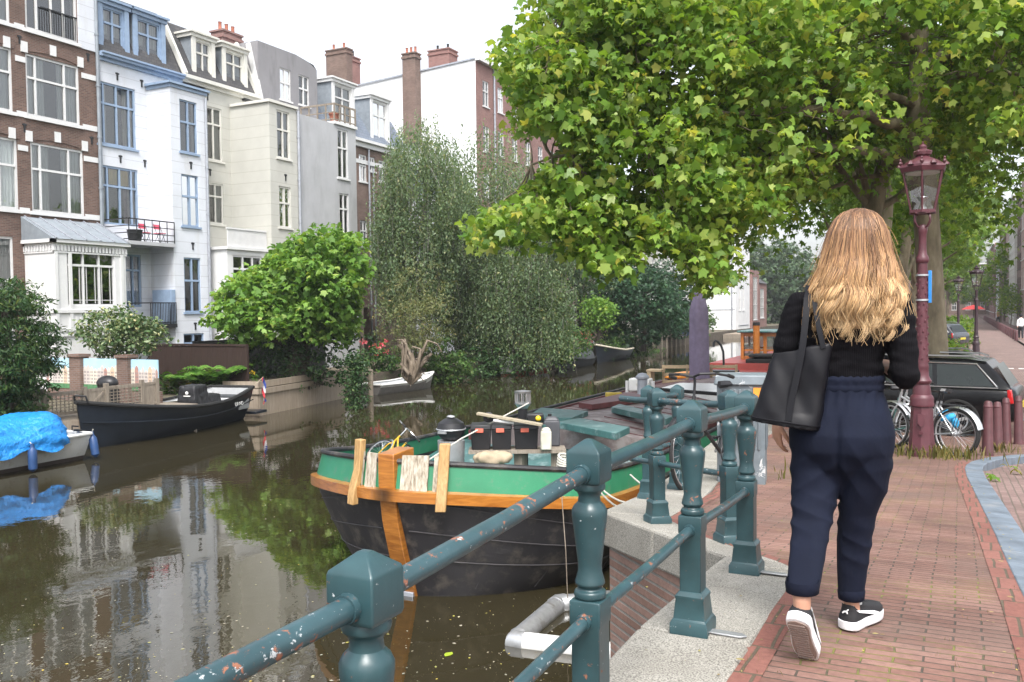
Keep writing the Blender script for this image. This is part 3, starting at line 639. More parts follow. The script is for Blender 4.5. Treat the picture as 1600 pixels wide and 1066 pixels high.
# --- cream house
def cream_house():
    Y0,Y1=31.86,37.08; XB=-30.9; yb0=34.98; F=FX(XR); FB=FX(XB); FS=FY(yb0)
    h=thing('cream_canal_house','cream rendered canal house with deep bay, two cream dormers and brick chimney','house',(XR,Y0,GZ))
    zc=ax(340,134,XR).z; zb=ax(440,172,XB).z+.25
    O=[wpx(XR,321,347,168,251),wpx(XR,325,349.5,287,350)]; W=[wpx(XB,432.5,453,174,248),wpx(XB,436,455,292,356)]
    mb=MB(); panel(mb,F,Y0,Y1,GZ-1,zc,O); panel(mb,FB,yb0,Y1,GZ-1,zb,W); panel(mb,FS,XR,XB,GZ-1,zb); mb.add([FB.P(yb0,zb),FB.P(Y1,zb),FB.P(Y1,zb,-2.6),FB.P(yb0,zb,-2.6)],[(0,1,2,3)])
    mb.build('wall',[M['cream_plaster'],M['dark_room']],h,smooth=False)
    for o in O: window(h,F,o,M['cream'],(.5,),(.68,),.6)
    for o in W: window(h,FB,o,M['cream'],(.5,),(.6,),.6)
    c=MB()
    for z0,z1,n in ((zc-.30,zc-.12,.10),(zc-.12,zc+.05,.3)): F.box(c,31.82,Y1,z0,z1,-.1,n)
    FB.box(c,yb0-.1,Y1+.02,zb-.02,zb+.12,-2.5,.1)
    c.build('cornice',M['cream'],h,smooth=False)
    mansard(h,XR+.05,31.82,Y1,zc+.05,zc+2.9,1.5,M['slate'])
    for xa,xb,yt in ((300,334,45),(347,384,63)):
        dormer(h,F,ax(xa,90,XR-.2).y,ax(xb,90,XR-.2).y,zc+.02,ax((xa+xb)/2,yt+6,XR).z,2.2,M['cream'],M['cream'],M['lead'],-.2)
    for x in (31.95,Y1-.1): br=MB(); br.beam((XR+.12,x,zc+.05),(XR-1.4,x,zc+3.0),.16,.3); br.build('roof_coping',M['cream'],h)
    p=ax(354,55,XR-4); chimney(h,(XR-4,p.y),(.9,1.5),zc+2,p.z,M['brickR'],3)
    anchors(h,F,[(ax(x,y,XR).y,ax(x,y,XR).z) for x,y in ((324,150),(328,268))]); anchors(h,FB,[(ax(x,y,XB).y,ax(x,y,XB).z) for x,y in ((446,276),)])
    pipe(h,XB+.08,Y1+.02,GZ,zb-.1,M['zinc'],.075)
    # white timber garden room with balustrade
    XE=-31.2; ze=ax(362,386,XE).z; ya,yb=32.2,34.9; G=FX(XE); o=(32.55,34.6,ax(362,458,XE).z,ax(362,398,XE).z)
    e=MB(); panel(e,G,ya,yb,GZ-1,ze,[o],.1,.9); e.add([G.P(ya,GZ-1),G.P(ya,GZ-1,-2.2),G.P(ya,ze,-2.2),G.P(ya,ze)],[(0,1,2,3)]); e.add([G.P(ya,ze),G.P(yb,ze),G.P(yb,ze,-2.2),G.P(ya,ze,-2.2)],[(0,1,2,3)])
    eo=e.build('garden_room',[M['white'],M['dark_room']],h,smooth=False); window(eo,G,o,M['white'],(.36,.68),(.64,),.0,True,.09)
    b=MB(); G.box(b,ya-.1,yb,ze-.12,ze+.02,-2.2,.12); G.box(b,ya,yb,ze+.85,ze+.93,-.05,.05); 
    for k in range(34): u=ya+.04+k*.08; G.box(b,u,u+.05,ze+.02,ze+.86,-.02,.02)
    b.build('balustrade',M['white'],h,smooth=False)
cream_house()
# --- grey house
def grey_house():
    Y0,Y1=37.15,42.3; XB=-31.; F=FX(XR); FB=FX(XB); zb=ax(510,190,XB).z; FS=FY(Y0+.02)
    h=thing('grey_canal_house','grey rendered canal house with raw concrete attic gable and roof terrace on its bay','house',(XR,Y0,GZ))
    W=[wpx(XB,527.5,544,203,279),wpx(XB,530.5,545.5,303,366)]; yc=40.48
    mb=MB(); panel(mb,FB,yc,Y1,GZ-1,zb,W); FS2=FY(yc)
    panel(mb,FY(Y0+.02),XR,XB,GZ-1,zb); panel(mb,FB,Y0+.02,yc,GZ-1,zb)
    mb.add([FB.P(Y0,zb),FB.P(Y1,zb),FB.P(Y1,zb,-2.5),FB.P(Y0,zb,-2.5)],[(0,1,2,3)]); mb.add([FB.P(Y1,GZ-1),FB.P(Y1,GZ-1,-3),FB.P(Y1,zb,-3),FB.P(Y1,zb)],[(0,1,2,3)])
    mb.build('wall',[M['grey_plaster'],M['dark_room']],h,smooth=False)
    for o in W: window(h,FB,o,M['white'],(.5,),(.62,),.3)
    # attic gable
    zz=lambda x,y:ax(x,y,XR).z; yy=lambda x,y:ax(x,y,XR).y
    A=[wpx(XR,437.5,454.5,108,157),wpx(XR,467,483,119,165)]
    g=MB(); z0=zz(420,160)-.6; zs=zz(437,76); ztop=zs
    prof=[(Y0,z0),(Y1-.2,z0),(Y1-.25,zz(500,112)),(Y1-.55,zz(496,104)),(yy(462,72),ztop),(Y0,ztop)]
    # wall cells around the two windows, clipped by the gable outline
    us=sorted({Y0,Y1-.25,yy(462,72)}|{v for o in A for v in o[:2]})
    def top(u): return float(np.interp(u,[Y0,yy(462,72),Y1-.55,Y1-.25],[ztop,ztop,zz(496,104),zz(500,112)]))
    for a,b in zip(us[:-1],us[1:]):
        m_=(a+b)/2; op=[o for o in A if o[0]<m_<o[1]]
        if op:
            o=op[0]; g.add([F.P(a,z0),F.P(b,z0),F.P(b,o[2]),F.P(a,o[2])],[(0,1,2,3)]); g.add([F.P(a,o[3]),F.P(b,o[3]),F.P(b,top(b)),F.P(a,top(a))],[(0,1,2,3)])
        else: g.add([F.P(a,z0),F.P(b,z0),F.P(b,top(b)),F.P(a,top(a))],[(0,1,2,3)])
    for o in A: 
        q=MB(); panel(q,F,o[0],o[1],o[2],o[3],[o]); 
        o_=len(g.v); g.v+=q.v; g.f+=[[i+o_ for i in f] for f in q.f]; g.mi+=q.mi
    P=[(Y0,z0),(Y0,ztop),(yy(462,72),ztop),(Y1-.55,zz(496,104)),(Y1-.25,zz(500,112)),(Y1-.2,z0)]
    for (a,c),(b,d) in zip(P[:-1],P[1:]): g.add([F.P(a,c),F.P(b,d),F.P(b,d,-5),F.P(a,c,-5)],[(0,1,2,3)])
    go=g.build('attic',[M['grey_concrete'],M['dark_room']],h,smooth=False)
    for o in A: window(go,F,o,M['white'],(.5,),(.55,),.4,True,.06)
    t=MB(); t.prism([(XR+.2,35.9,z0+.3),(XR-2.2,35.9,ztop-.3),(XR-2.2,35.9,z0)],(0,0,0),(0,1.2,0)); t.build('tiled_roof',M['pantile'],h,smooth=False)
    t=MB(); t.beam((XR+.15,Y0-.02,z0+.5),(XR-.6,Y0-.02,ztop-.1),.2,.25); t.build('roof_coping',M['white'],h)
    # roof terrace
    b=MB(); FB.box(b,yc-.2,Y1+.05,zb-.0,zb+.16,-2.4,.1); b.build('terrace_edge',M['white'],h,smooth=False)
    r=MB(); zt=zb+.16; x1=XB+.02; x0=XR+.2; ya=38.6
    for z in (.12,.5,.95):
        r.beam((x1,yc-.15,zt+z),(x1,Y1,zt+z),.06,.05 if z<.9 else .1); r.beam((x1,yc-.15,zt+z),(x0,yc-.15,zt+z),.06,.05 if z<.9 else .1)
    for k in range(5): y=yc-.15+(Y1-yc+.1)*k/4; r.beam((x1,y,zt),(x1,y,zt+.98),.07,.07)
    for k in range(4): x=x0+(x1-x0)*k/4; r.beam((x,yc-.15,zt),(x,yc-.15,zt+.98),.07,.07)
    r.build('terrace_rail',M['grey_wood'],h,smooth=False)
    pt=thing('terracotta_pot','terracotta pot standing on the roof terrace of the grey house','pot',(XB-.5,41.0,zt)); b=MB(); b.lathe((XB-.5,41.0,zt),[(.2,0),(.28,.5),(.31,.5),(.31,.6),(.26,.6)],12); b.build('pot_body',M['terracotta'],pt)
grey_house()
# --- slate roofed brick house
def slate_house():
    Y0,Y1=42.35,51.5; F=FX(XR); h=thing('slate_roof_house','brown brick canal house with blue grey slate mansard behind the tall birch','house',(XR,Y0,GZ))
    zc=ax(565,222,XR).z; O=[wpx(XR,561,573,242,284),wpx(XR,577,586,246,268),wpx(XR,592,606,252,285),wpx(XR,614,628,258,300),wpx(XR,563,574,345,385),wpx(XR,592,606,345,390)]
    mb=MB(); panel(mb,F,Y0,Y1,GZ-1,zc,O); mb.add([F.P(Y1,GZ-1),F.P(Y1,GZ-1,-10),F.P(Y1,zc,-10),F.P(Y1,zc)],[(0,1,2,3)])
    mb.build('wall',[M['brickB'],M['dark_room']],h,smooth=False)
    for o in O: window(h,F,o,M['white'],(.5,),(.6,),.4)
    c=MB(); F.box(c,Y0,Y1,zc-.35,zc-.05,-.1,.2); F.box(c,Y0,Y1,zc-.05,zc+.12,-.1,.4); c.build('cornice',M['white'],h,smooth=False)
    t=MB(); F.box(t,Y0,Y1,zc-1.35,zc-1.1,0,.03); t.build('stone_band',M['white'],h)
    mansard(h,XR+.1,Y0,Y1,zc+.12,ax(570,165,XR).z,1.4,M['bluegrey_slate'])
    dormer(h,F,43.3,45.4,zc+.6,ax(530,130,XR).z+.2,2.6,M['white'],M['white'],M['lead'],.1)
    dormer(h,F,47.6,49.6,zc+.05,ax(600,152,XR).z,2.4,M['white'],M['white'],M['lead'],-.2)
    pipe(h,XR+.12,46.9,GZ,zc-.4,M['zinc'],.06); pipe(h,XR+.12,47.35,GZ,zc-1.5,M['zinc'],.05)
    v=MB(); v.bx((XR+.0,43.5,GZ+3.2),(XR+2.0,46.5,GZ+3.35)); v.bx((XR+.0,43.5,GZ-.5),(XR+1.9,43.6,GZ+3.2)); v.build('veranda',M['grey_wood'],h,smooth=False)
slate_house()
# --- tall building with white flank wall and brick front
def tall_building():
    Y0,Y1=61.3,82.; F=FX(XR); zt=ax(748,95,XR).z; h=thing('tall_brick_building','tall building with blank white side wall, brick chimney stacks and red brick front','house',(XR,Y0,GZ))
    O=[]
    for k in range(8):
        for j in range(6): y=Y0+1.1+k*2.55; O.append((y,y+1.0,GZ+1.2+j*3.55,GZ+3.2+j*3.55))
    mb=MB(); panel(mb,F,Y0,Y1,GZ-1,zt,O); 
    mb.add([F.P(Y1,GZ-1),F.P(Y1,GZ-1,-18),F.P(Y1,zt,-18),F.P(Y1,zt)],[(0,1,2,3)]); mb.add([F.P(Y0,zt),F.P(Y1,zt),F.P(Y1,zt-1.2,-17.5),F.P(Y0,zt-1.2,-17.5)],[(0,1,2,3)])
    mb.build('wall',[M['brickR'],M['dark_room']],h,smooth=False)
    s=MB(); FY(Y0-.02); G=FY(Y0-.03); s.add([G.P(-51,GZ-1),G.P(XR-.0,GZ-1),G.P(XR,zt),G.P(-51,zt-1.2)],[(0,1,2,3)]); s.build('side_wall',M['white_wall'],h,smooth=False)
    for o in O: window(h,F,o,M['white'],(.5,),(.6,),.3)
    c=MB(); F.box(c,Y0-.05,Y1,zt-.1,zt+.2,-.3,.35); c.build('cornice',M['white'],h); e=MB(); e.beam((XR,Y0-.08,zt+.05),(-51,Y0-.08,zt-1.1),.12,.12); e.build('roof_edge',M['zinc'],h)
    pipe(h,XR+.1,Y0+2.9,GZ,zt,M['zinc'],.08)
    for xp,w_,yt,yb in ((642,20,86,200),(529,32,80,135)):
        p=ay(xp,yt,Y0-.5); q=ay(xp-w_/2,yt,Y0-.5); r=ay(xp+w_/2,yt,Y0-.5); chimney(h,(p.x,Y0-.45),(r.x-q.x,.8),p.z-7 if yb>150 else p.z-3,p.z,M['brickB'],3 if yb>150 else 2,None,'x')
    for xp,w_,yt in ((692,32,82),(548,14,92)):
        p=ay(xp,yt,Y0+3); q=ay(xp-w_/2,yt,Y0+3); r=ay(xp+w_/2,yt,Y0+3); chimney(h,(p.x,Y0+3),(r.x-q.x,1.4),zt-2.5,p.z,M['brickR'],2,M['iron'],'x')
tall_building()
def plain_house(name,label,X,Y0,Y1,zt,m,fm,nx,nz,F=None,z0=GZ,back=9,w_=1.1,hh=1.9,first=1.1,roof=None,group=None):
    F=F or FX(X); o=F.P(Y0,z0); h=thing(name,label,'house',(o.x,o.y,z0),group); O=[]
    st=(zt-z0-.8)/nz
    for k in range(nx):
        for j in range(nz): u=Y0+(Y1-Y0)*(k+.5)/nx-w_/2; O.append((u,u+w_,z0+first+j*st,z0+first+min(hh,st-.9)+j*st))
    mb=MB(); panel(mb,F,Y0,Y1,z0-1.5,zt,O)
    for u in (Y0,Y1): mb.add([F.P(u,z0-1.5),F.P(u,z0-1.5,-back),F.P(u,zt,-back),F.P(u,zt)],[(0,1,2,3)])
    mb.add([F.P(Y0,zt),F.P(Y1,zt),F.P(Y1,zt,-back),F.P(Y0,zt,-back)],[(0,1,2,3)])
    mb.build('wall',[m,M['dark_room']],h,smooth=False)
    for o in O: window(h,F,o,fm,(.5,),(.62,),rnd.choice((0,.3,.6)))
    c=MB(); F.box(c,Y0+.02,Y1-.02,zt-.25,zt+.1,-.2,.25); c.build('cornice',fm,h)
    if roof: r=MB(); r.prism([F.P(Y0,zt+.1,-.1),F.P(Y0,zt+2.6,-2),F.P(Y0,zt+2.6,-back),F.P(Y0,zt+.1,-back)],(0,0,0),F.u*(Y1-Y0)); r.build('roof',roof,h,smooth=False)
    return h
plain_house('brick_canal_house','narrow brick canal house glimpsed between the birch and the chestnut trees',XR+.2,82.3,95,15.5,M['brickB'],M['white'],5,4,roof=M['slate'])
plain_house('white_canal_house','low white house half hidden behind the dark chestnut trees across the water',XR+.6,51.7,61,11.5,M['white_plaster'],M['white'],4,3,roof=M['bluegrey_slate'])
plain_house('cream_canal_house','pale far house above the dark chestnut crowns beside the white modern block',XR+1,95.4,113,13,M['cream_plaster'],M['white'],6,4,roof=M['slate'])
# --- white modern block down the canal
def modern_block():
    Y=121.5; X=-27; h=thing('modern_white_house','white modern block with blank side wall and tall narrow windows beside the far canal bend','house',(X,Y,GZ)); zt=13.2
    F=FX(X); G=FY(Y); mb=MB(); ops=[(Y+2+k*2.4,Y+2.9+k*2.4,3.4,6.6) for k in range(2)]+[(Y+2+k*2.4,Y+2.9+k*2.4,8.,11.2) for k in range(2)]
    panel(mb,F,Y,Y+9,0,zt,ops); sm=[(-33.6,-33.0,6.6,7.6)]; panel(mb,G,-37,X,0,zt,sm); mb.add([F.P(Y,zt),F.P(Y+9,zt),F.P(Y+9,zt,-10),F.P(Y,zt,-10)],[(0,1,2,3)]); mb.add([F.P(Y+9,0),F.P(Y+9,0,-10),F.P(Y+9,zt,-10),F.P(Y+9,zt)],[(0,1,2,3)])
    mb.build('wall',[M['white_wall'],M['dark_room']],h,smooth=False)
    for o in ops: window(h,F,o,M['white'],(.5,),(.5,),.2)
    window(h,G,sm[0],M['iron'],(),(),0)
    b=MB(); b.bx((X+.0,Y+1.6,1.3),(X+.05,Y+8,1.4)); b.bx((-34,Y-.04,3.5),(X-.1,Y+.0,3.6)); b.build('drip_ledge',M['zinc'],h); pipe(h,X-.5,Y-.08,.5,zt,M['zinc'],.09)
    x=thing('brick_annex_house','low brick annex with tall glazed bays beside the white modern block','house',(X,Y+9.2,GZ)); O=[(Y+10,Y+13,2.0,8.2),(Y+15,Y+18,2.2,6.6)]
    mb=MB(); F=FX(X+.3); panel(mb,F,Y+9.1,Y+14.2,0,9.2,[O[0]]); panel(mb,F,Y+14.2,Y+20,0,7.4,[O[1]]); mb.add([F.P(Y+9.1,0),F.P(Y+9.1,0,-8),F.P(Y+9.1,9.2,-8),F.P(Y+9.1,9.2)],[(0,1,2,3)]); mb.add([F.P(Y+9.1,9.2),F.P(Y+14.2,9.2),F.P(Y+14.2,9.2,-8),F.P(Y+9.1,9.2,-8)],[(0,1,2,3)])
    mb.build('wall',[M['brickR'],M['dark_room']],x,smooth=False)
    for o in O: window(x,F,o,M['white'],(.33,.66),(.35,.7),.4)
    r=MB(); r.prism([F.P(Y+14.2,7.4,.2),F.P(Y+14.2,9.2,-3),F.P(Y+14.2,7.4,-8)],(0,0,0),(0,6,0)); r.build('roof',M['slate'],x,smooth=False)
modern_block()
# --- houses closing the canal and along the street on the right
plain_house('far_street_house','faint far house closing the brick street behind the red parasol',0,-6,16,14,M['brickB'],M['white'],7,4,FY(252),1.36,8)
plain_house('far_brick_house','distant grey brown house closing the canal behind the hazy trees',0,-26,-6,11,M['brickB'],M['white'],6,3,FY(190),roof=M['slate'])
xs=5.6; cuts=[96,106,118,131,146,163,185,214,250]
labs=['pink brick street house with long white window bands nearest on the right edge','dark street house with black painted windows next to the pink brick one','third street house from the right edge, cream plaster front behind trees','narrow red street house farther along behind the row of low posts','brown street house beyond the narrow red one at the far end','white street house near the vanishing point of the brick road','farther brick street house by the red parasol','last house at the end of the street']
mats=['brickP','brickB','cream_plaster','brickP','brickB','white_plaster','brickR','brickA']; hts=[17,15.5,16.5,14.5,16,14,15,15]
for i,l in enumerate(labs):
    plain_house('street_house',l,0,-cuts[i+1]+.1,-cuts[i]-.1,hts[i],M[mats[i]],M['iron'] if i==1 else M['white'],max(3,int((cuts[i+1]-cuts[i])/2.4)),5,FW(xs+(.25 if i%2 else 0)),1.36,8,1.6,2.1,1.0,M['slate'] if i%2 else None)
# ---------------------------------------------------------------- far bank: ground, walls, fences
BX=[(-60,-24.4),(22.5,-24.4),(25.8,-24.4),(33,-25.2),(34,-26),(40,-25.8),(48,-25.4),(70,-24.6),(120,-27),(175,-26),(200,-20)]
def bxx(y): return float(np.interp(y,[p[0] for p in BX],[p[1] for p in BX]))
yb=[-60,0,10,14,18,22.5,25.8,29,33,34,37,40,44,48,54,62,70,85,100,120,150,175,200]
sheet('garden_ground',[(y,-75,bxx(y),GZ,GZ-.12) for y in yb],M['soil'],kind='structure')
sheet('bank_end',[(187,-30,3,.9,.9),(192,-40,3,1.2,1.2),(420,-60,3,1.3,1.3)],M['soil'],kind='structure')
bw=MB()
for a,b in zip(yb[:-1],yb[1:]): bw.add([(bxx(a),a,-1),(bxx(b),b,-1),(bxx(b),b,GZ-.1),(bxx(a),a,GZ-.1)],[(0,1,2,3)])
M['bankwall']=bricks('bank_brick',(.10,.075,.055),(.16,.12,.09),(.09,.08,.06),.22,.07,.012,'wall',.3,.5,.9,(.05,.07,.03))
bw.add([(-30,186.9,-1),(3,186.9,-1),(3,186.9,1),(-30,186.9,1)],[(0,1,2,3)])
tag(bw.build('bank_wall',M['bankwall'],smooth=False),'low mossy brick bank wall along the far side of the canal under the gardens','bank wall')
def boards(mb,F,u0,u1,z0,z1,w_,th=.03,gap=.006,jit=.01,n0=0):
    n=max(1,int((u1-u0)/w_)); s=(u1-u0)/n
    for k in range(n): F.box(mb,u0+k*s+gap/2,u0+(k+1)*s-gap/2,z0,z1+rnd.uniform(-jit,jit),n0,n0+th+rnd.uniform(-.004,.004))
# timber clad quay (planter) in front of the round plane tree
p0,p1=Vector((-23.68,25.91,0)),Vector((-24.85,32.7,0)); du=(p1-p0).normalized(); nn=Vector((du.y,-du.x,0)); ln=(p1-p0).length
pq=thing('timber_planter','raised pale timber planter standing in the water under the round plane tree','planter',p0)
F1=Face(p0,du,nn); F2=Face(p0-nn*1.55,nn,-du)
q=MB(); boards(q,F1,0,ln,-.3,.82,.19); boards(q,F2,0,1.55,-.3,.82,.19); q.build('cladding',M['planter_wood'],pq,smooth=False)
q=MB(); F1.box(q,0,ln,.82,1.02,.0,.09); F1.box(q,-.03,ln,1.06,1.3,-.02,.03); F2.box(q,0,1.6,.82,1.02,0,.09); F2.box(q,0,1.58,1.06,1.3,-.02,.03); q.build('top_board',M['planter_wood'],pq,smooth=False,bev=.01)
q=MB(); q.prism([p0-nn*.02+Vector((0,0,1.16)),p1-nn*.02+Vector((0,0,1.16)),p1-nn*2+Vector((0,0,1.16)),p0-nn*2+Vector((0,0,1.16))],(0,0,0),(0,0,-.2)); q.build('soil_fill',M['soil'],pq)
# brown board fence
F=FY(26.05); f=thing('board_fence','tall dark brown vertical board fence behind the ferns and yellow flowers','fence',(-24.3,26.05,GZ))
q=MB(); boards(q,F,-29.6,-24.35,.98,2.62,.135); q.build('board_panel',M['fence_brown'],f,smooth=False)
q=MB(); F.box(q,-29.6,-24.3,2.62,2.70,-.05,.06); F.box(q,-24.45,-24.3,.6,2.62,-.05,.05); q.build('fence_frame',M['fence_brown'],f,smooth=False)
q=MB(); F=FY(27.2)
f=thing('dark_garden_fence','black garden fence behind the trunk of the round plane tree','fence',(-27,29,GZ)); F=FX(-28.5); boards(q,F,27.3,36,.9,2.75,.2); q.build('board_panel',M['iron'],f,smooth=False)
# painted canal house panels between brick pillars
Ym=21.5; F=FY(Ym); mu=thing('mural_wall','garden wall with three painted panels of pale canal house fronts between brick pillars','garden wall',(-26.6,Ym,GZ))
xs_=[ay(x,585,Ym).x for x in (72,113,130,187,204,246)]; zt_=2.36; zb_=1.28
for a,b in ((xs_[1],xs_[2]),(xs_[3],xs_[4])):
    q=MB(); F.box(q,a,b,GZ-.1,zt_+.05,-.25,.12); F.box(q,a-.04,b+.04,zt_+.05,zt_+.15,-.3,.17); q.build('brick_pillar',M['brickB'],mu,smooth=False)
q=MB(); F.box(q,xs_[0],xs_[5],GZ-.1,zb_,-.2,-.02); q.build('low_wall',M['brickB'],mu,smooth=False)
hc=[mat('mural_tone',c,.7,0,.12,8) for c in ((.62,.45,.32),(.66,.60,.50),(.42,.24,.20),(.56,.50,.46),(.70,.66,.58))]; msky=mat('mural_sky',(.40,.62,.74),.7,0,.12,3); mwin=mat('mural_window',(.22,.20,.20),.7); mgr=mat('mural_grass',(.08,.20,.09),.8,0,.3,9)
rm=random.Random(3)
for a,b in ((xs_[0],xs_[1]),(xs_[2],xs_[3]),(xs_[4],xs_[5])):
    q=MB(); q.m=0; F.box(q,a,b,zb_,zt_,-.06,-.02); H=zt_-zb_; u=a+.005
    q.m=7; F.box(q,a,b,zb_,zb_+.16*H,-.02,-.006)
    while u<b-.06:
        w2=min(rm.uniform(.12,.2),b-u); t=zb_+H*rm.uniform(.58,.72); q.m=rm.choice((1,2,3,4,5)); F.box(q,u,u+w2-.006,zb_+.16*H,t,-.02,-.010)
        q.prism([F.P(u,t,-.02),F.P(u+w2-.006,t,-.02),F.P(u+w2*.62,t+.09,-.02),F.P(u+w2*.38,t+.09,-.02)],(0,0,0),F.n*.009); q.m=6
        for j in range(4):
            for k in range(2): F.box(q,u+w2*(.18+.38*k),u+w2*(.38+.38*k),zb_+H*(.2+.11*j),zb_+H*(.26+.11*j),-.010,-.007)
        u+=w2
    q.build('painted_panel',[msky]+hc+[mwin,mgr],mu,smooth=False,weld=False)
# trellis fence and deck at the water
Xt=-23.3; F=FX(Xt); tf=thing('trellis_fence','weathered trellis fence with a braced gate on the timber landing beside the dark boat','fence',(Xt,18.5,GZ))
def zpx(x,y): return ax(x,y,Xt).z
yt=[ax(x,620,Xt).y for x in (52,68,132,166,222,245)]; ztop=[zpx(60,618),zpx(70,613),zpx(132,609),zpx(166,603),zpx(226,597),zpx(245,595)]
for y,z in zip(yt,ztop): q=MB(); F.box(q,y-.06,y+.06,.9,z+.08,-.06,.06); q.build('fence_post',M['grey_wood'],tf,smooth=False)
for k in range(5):
    a,b=yt[k]+.06,yt[k+1]-.06; z=(ztop[k]+ztop[k+1])/2; q=MB(); F.box(q,a,b,z-.1,z-.02,-.03,.03); F.box(q,a,b,1.0,1.08,-.03,.03)
    if k in (1,3):
        n=max(3,int((b-a)/.13))
        for i in range(n): u=a+(b-a)*(i+.5)/n; F.box(q,u-.012,u+.012,1.08,z-.1,.0,.016)
        for i in range(6): zz_=1.12+(z-1.25)*i/5; F.box(q,a,b,zz_,zz_+.022,.016,.03)
    else:
        boards(q,F,a,b,1.08,z-.1,.14,.02,.004,0)
        if k==2: q.beam(F.P(a+.05,1.1,.03),F.P(b-.05,z-.15,.03),.08,.03,(1,0,0))
    q.build('trellis_panel' if k in(1,3) else 'board_panel',M['grey_wood'],tf,smooth=False)
dk=thing('timber_landing','low timber landing stage beside the trellis fence behind the dark boat','landing stage',(-23,18,.8)); q=MB()
for k in range(11): q.bx((-24.4+k*.16,13.5,.86),(-24.26+k*.16,21.9,.9))
q.build('deck_board',M['grey_wood'],dk,smooth=False); q=MB(); q.bx((-22.68,13.5,.52),(-22.62,21.9,.89)); q.build('fascia',M['planter_wood'],dk,smooth=False); q=MB()
for k in range(9): q.tube([(-22.75,13.8+k,-.8),(-22.75,13.8+k,.6)],.09,8)
q.build('pile',M['grey_wood'],dk)
# covered kettle barbecue behind the trellis
bq=thing('covered_barbecue','rounded black covered barbecue behind the trellis fence below the painted panels','barbecue',(-24.9,20.3,GZ)); p=ay(168,598,20.6); q=MB(); q.ball((p.x,p.y,p.z-.02),.42,14,None,(1,.7,.62)); q.build('cover',M['black'],bq); q=MB(); q.box((p.x,p.y,(GZ+p.z-.15)/2),(.6,.45,p.z-.15-GZ)); q.build('cart',M['iron'],bq,bev=.02)
# ---------------------------------------------------------------- boats
def hull_rings(L,B,zs,rake=.35,bow=.55,stern=.8,zk=-.35,p=.6,q=1.25,n=22,m=8,inset=0.,flat=0.):
    rings=[]
    for i in range(n+1):
        s=i/n; 
        if s<bow: k=stern+(1-stern)*math.sin(min(1,s/bow)*PI/2)
        else: k=max(.0,1-((s-bow)/(1-bow))**2.1)
        hb=max(.012,B/2*k-inset); z1=zs(s); ring=[]
        zk_=zk+(z1-zk)*.0+ (.35*max(0,s-.8)/.2 if flat else 0)
        half=[]
        for j in range(m+1):
            t=j/m; y=hb*(t**p); z=zk_+inset+(z1-zk_-inset)*(t**q); x=s*L+rake*(z-zk_)/(max(z1-zk_,.1))*max(0,(s-.6)/.4)-(.0)
            half.append((x,y,z))
        rings.append([Vector((x,-y,z)) for x,y,z in reversed(half)]+[Vector(h) for h in half[1:]])
    return rings
def boat(name,label,loc,rz,L,B,zs,hm,im,rimm,group=None,rim=.05,zk=-.35,rake=.4,floor=.12,hull_two=None,p=.55,q=1.2,stern=.8,bow=.55,inset=.07):
    b=thing(name,label,'boat',loc,group,True,rz); mb=MB(); R1=hull_rings(L,B,zs,rake,bow,stern,zk,p,q); mb.m=0
    mb.loft(R1,False,False); mb.add(R1[0],[tuple(range(len(R1[0])))])
    if hull_two:
        for k,f in enumerate(mb.f):
            if sum(mb.v[i][2] for i in f)/len(f)<hull_two[1]: mb.mi[k]=1
    mb.build('hull',[hm,hull_two[0]] if hull_two else hm,b,ang=50)
    R2=hull_rings(L-.1,B,lambda s:zs(s)-.01,rake,bow,stern,floor-.2,p*.8,q,inset=inset); 
    for r in R2:
        for v in r: v.x+=.05; v.z=max(v.z,floor)
    i_=MB(); i_.loft(R2,False,False); i_.add(R2[0],[tuple(range(len(R2[0])))]); i_.build('inner_hull',im,b,ang=50)
    r=MB(); pts=[R1[k][0] for k in range(len(R1))]+[R1[k][-1] for k in range(len(R1)-1,-1,-1)]
    r.tube(pts+[pts[0]],rim,8); 
    a=[]; 
    for k in range(len(R1)):
        a.append([R1[k][0]+Vector((0,0,.03)),R1[k][0]+Vector((0,min(inset*1.6,abs(R1[k][0].y)),.03))])
    for A in (0,1):
        s=[]
        for k in range(len(R1)):
            e=R1[k][0] if A==0 else R1[k][-1]; w_=min(inset*1.7,abs(e.y)); s.append([e+Vector((0,0,.025)),e+Vector((0,w_ if A==0 else -w_,.025))])
        r.loft(s,False,False)
    r.build('gunwale',rimm,b); return b
M['navy']=mat('navy_hull_paint',(.012,.017,.026),.35,0,.2,3,spec=.5); M['boatgrey']=mat('light_grey_gelcoat',(.46,.47,.48),.45,0,.1,4); M['boatwhite']=mat('white_gelcoat',(.72,.72,.70),.35,0,.06,4,dirt=(.4,.37,.30),dp=.64); M['boatbrown']=mat('boat_bottom_brown',(.10,.08,.07),.6)
M['tarp']=mat('blue_tarp',(.015,.22,.60),.4,0,.15,5,.9,11,.06); M['canvas']=mat('dark_canvas',(.045,.05,.055),.8,0,.15,8,.3,30); M['bluecanvas']=mat('blue_canvas',(.03,.06,.14),.7,0,.15,8)
M['fender']=mat('blue_fender',(.02,.06,.17),.45)
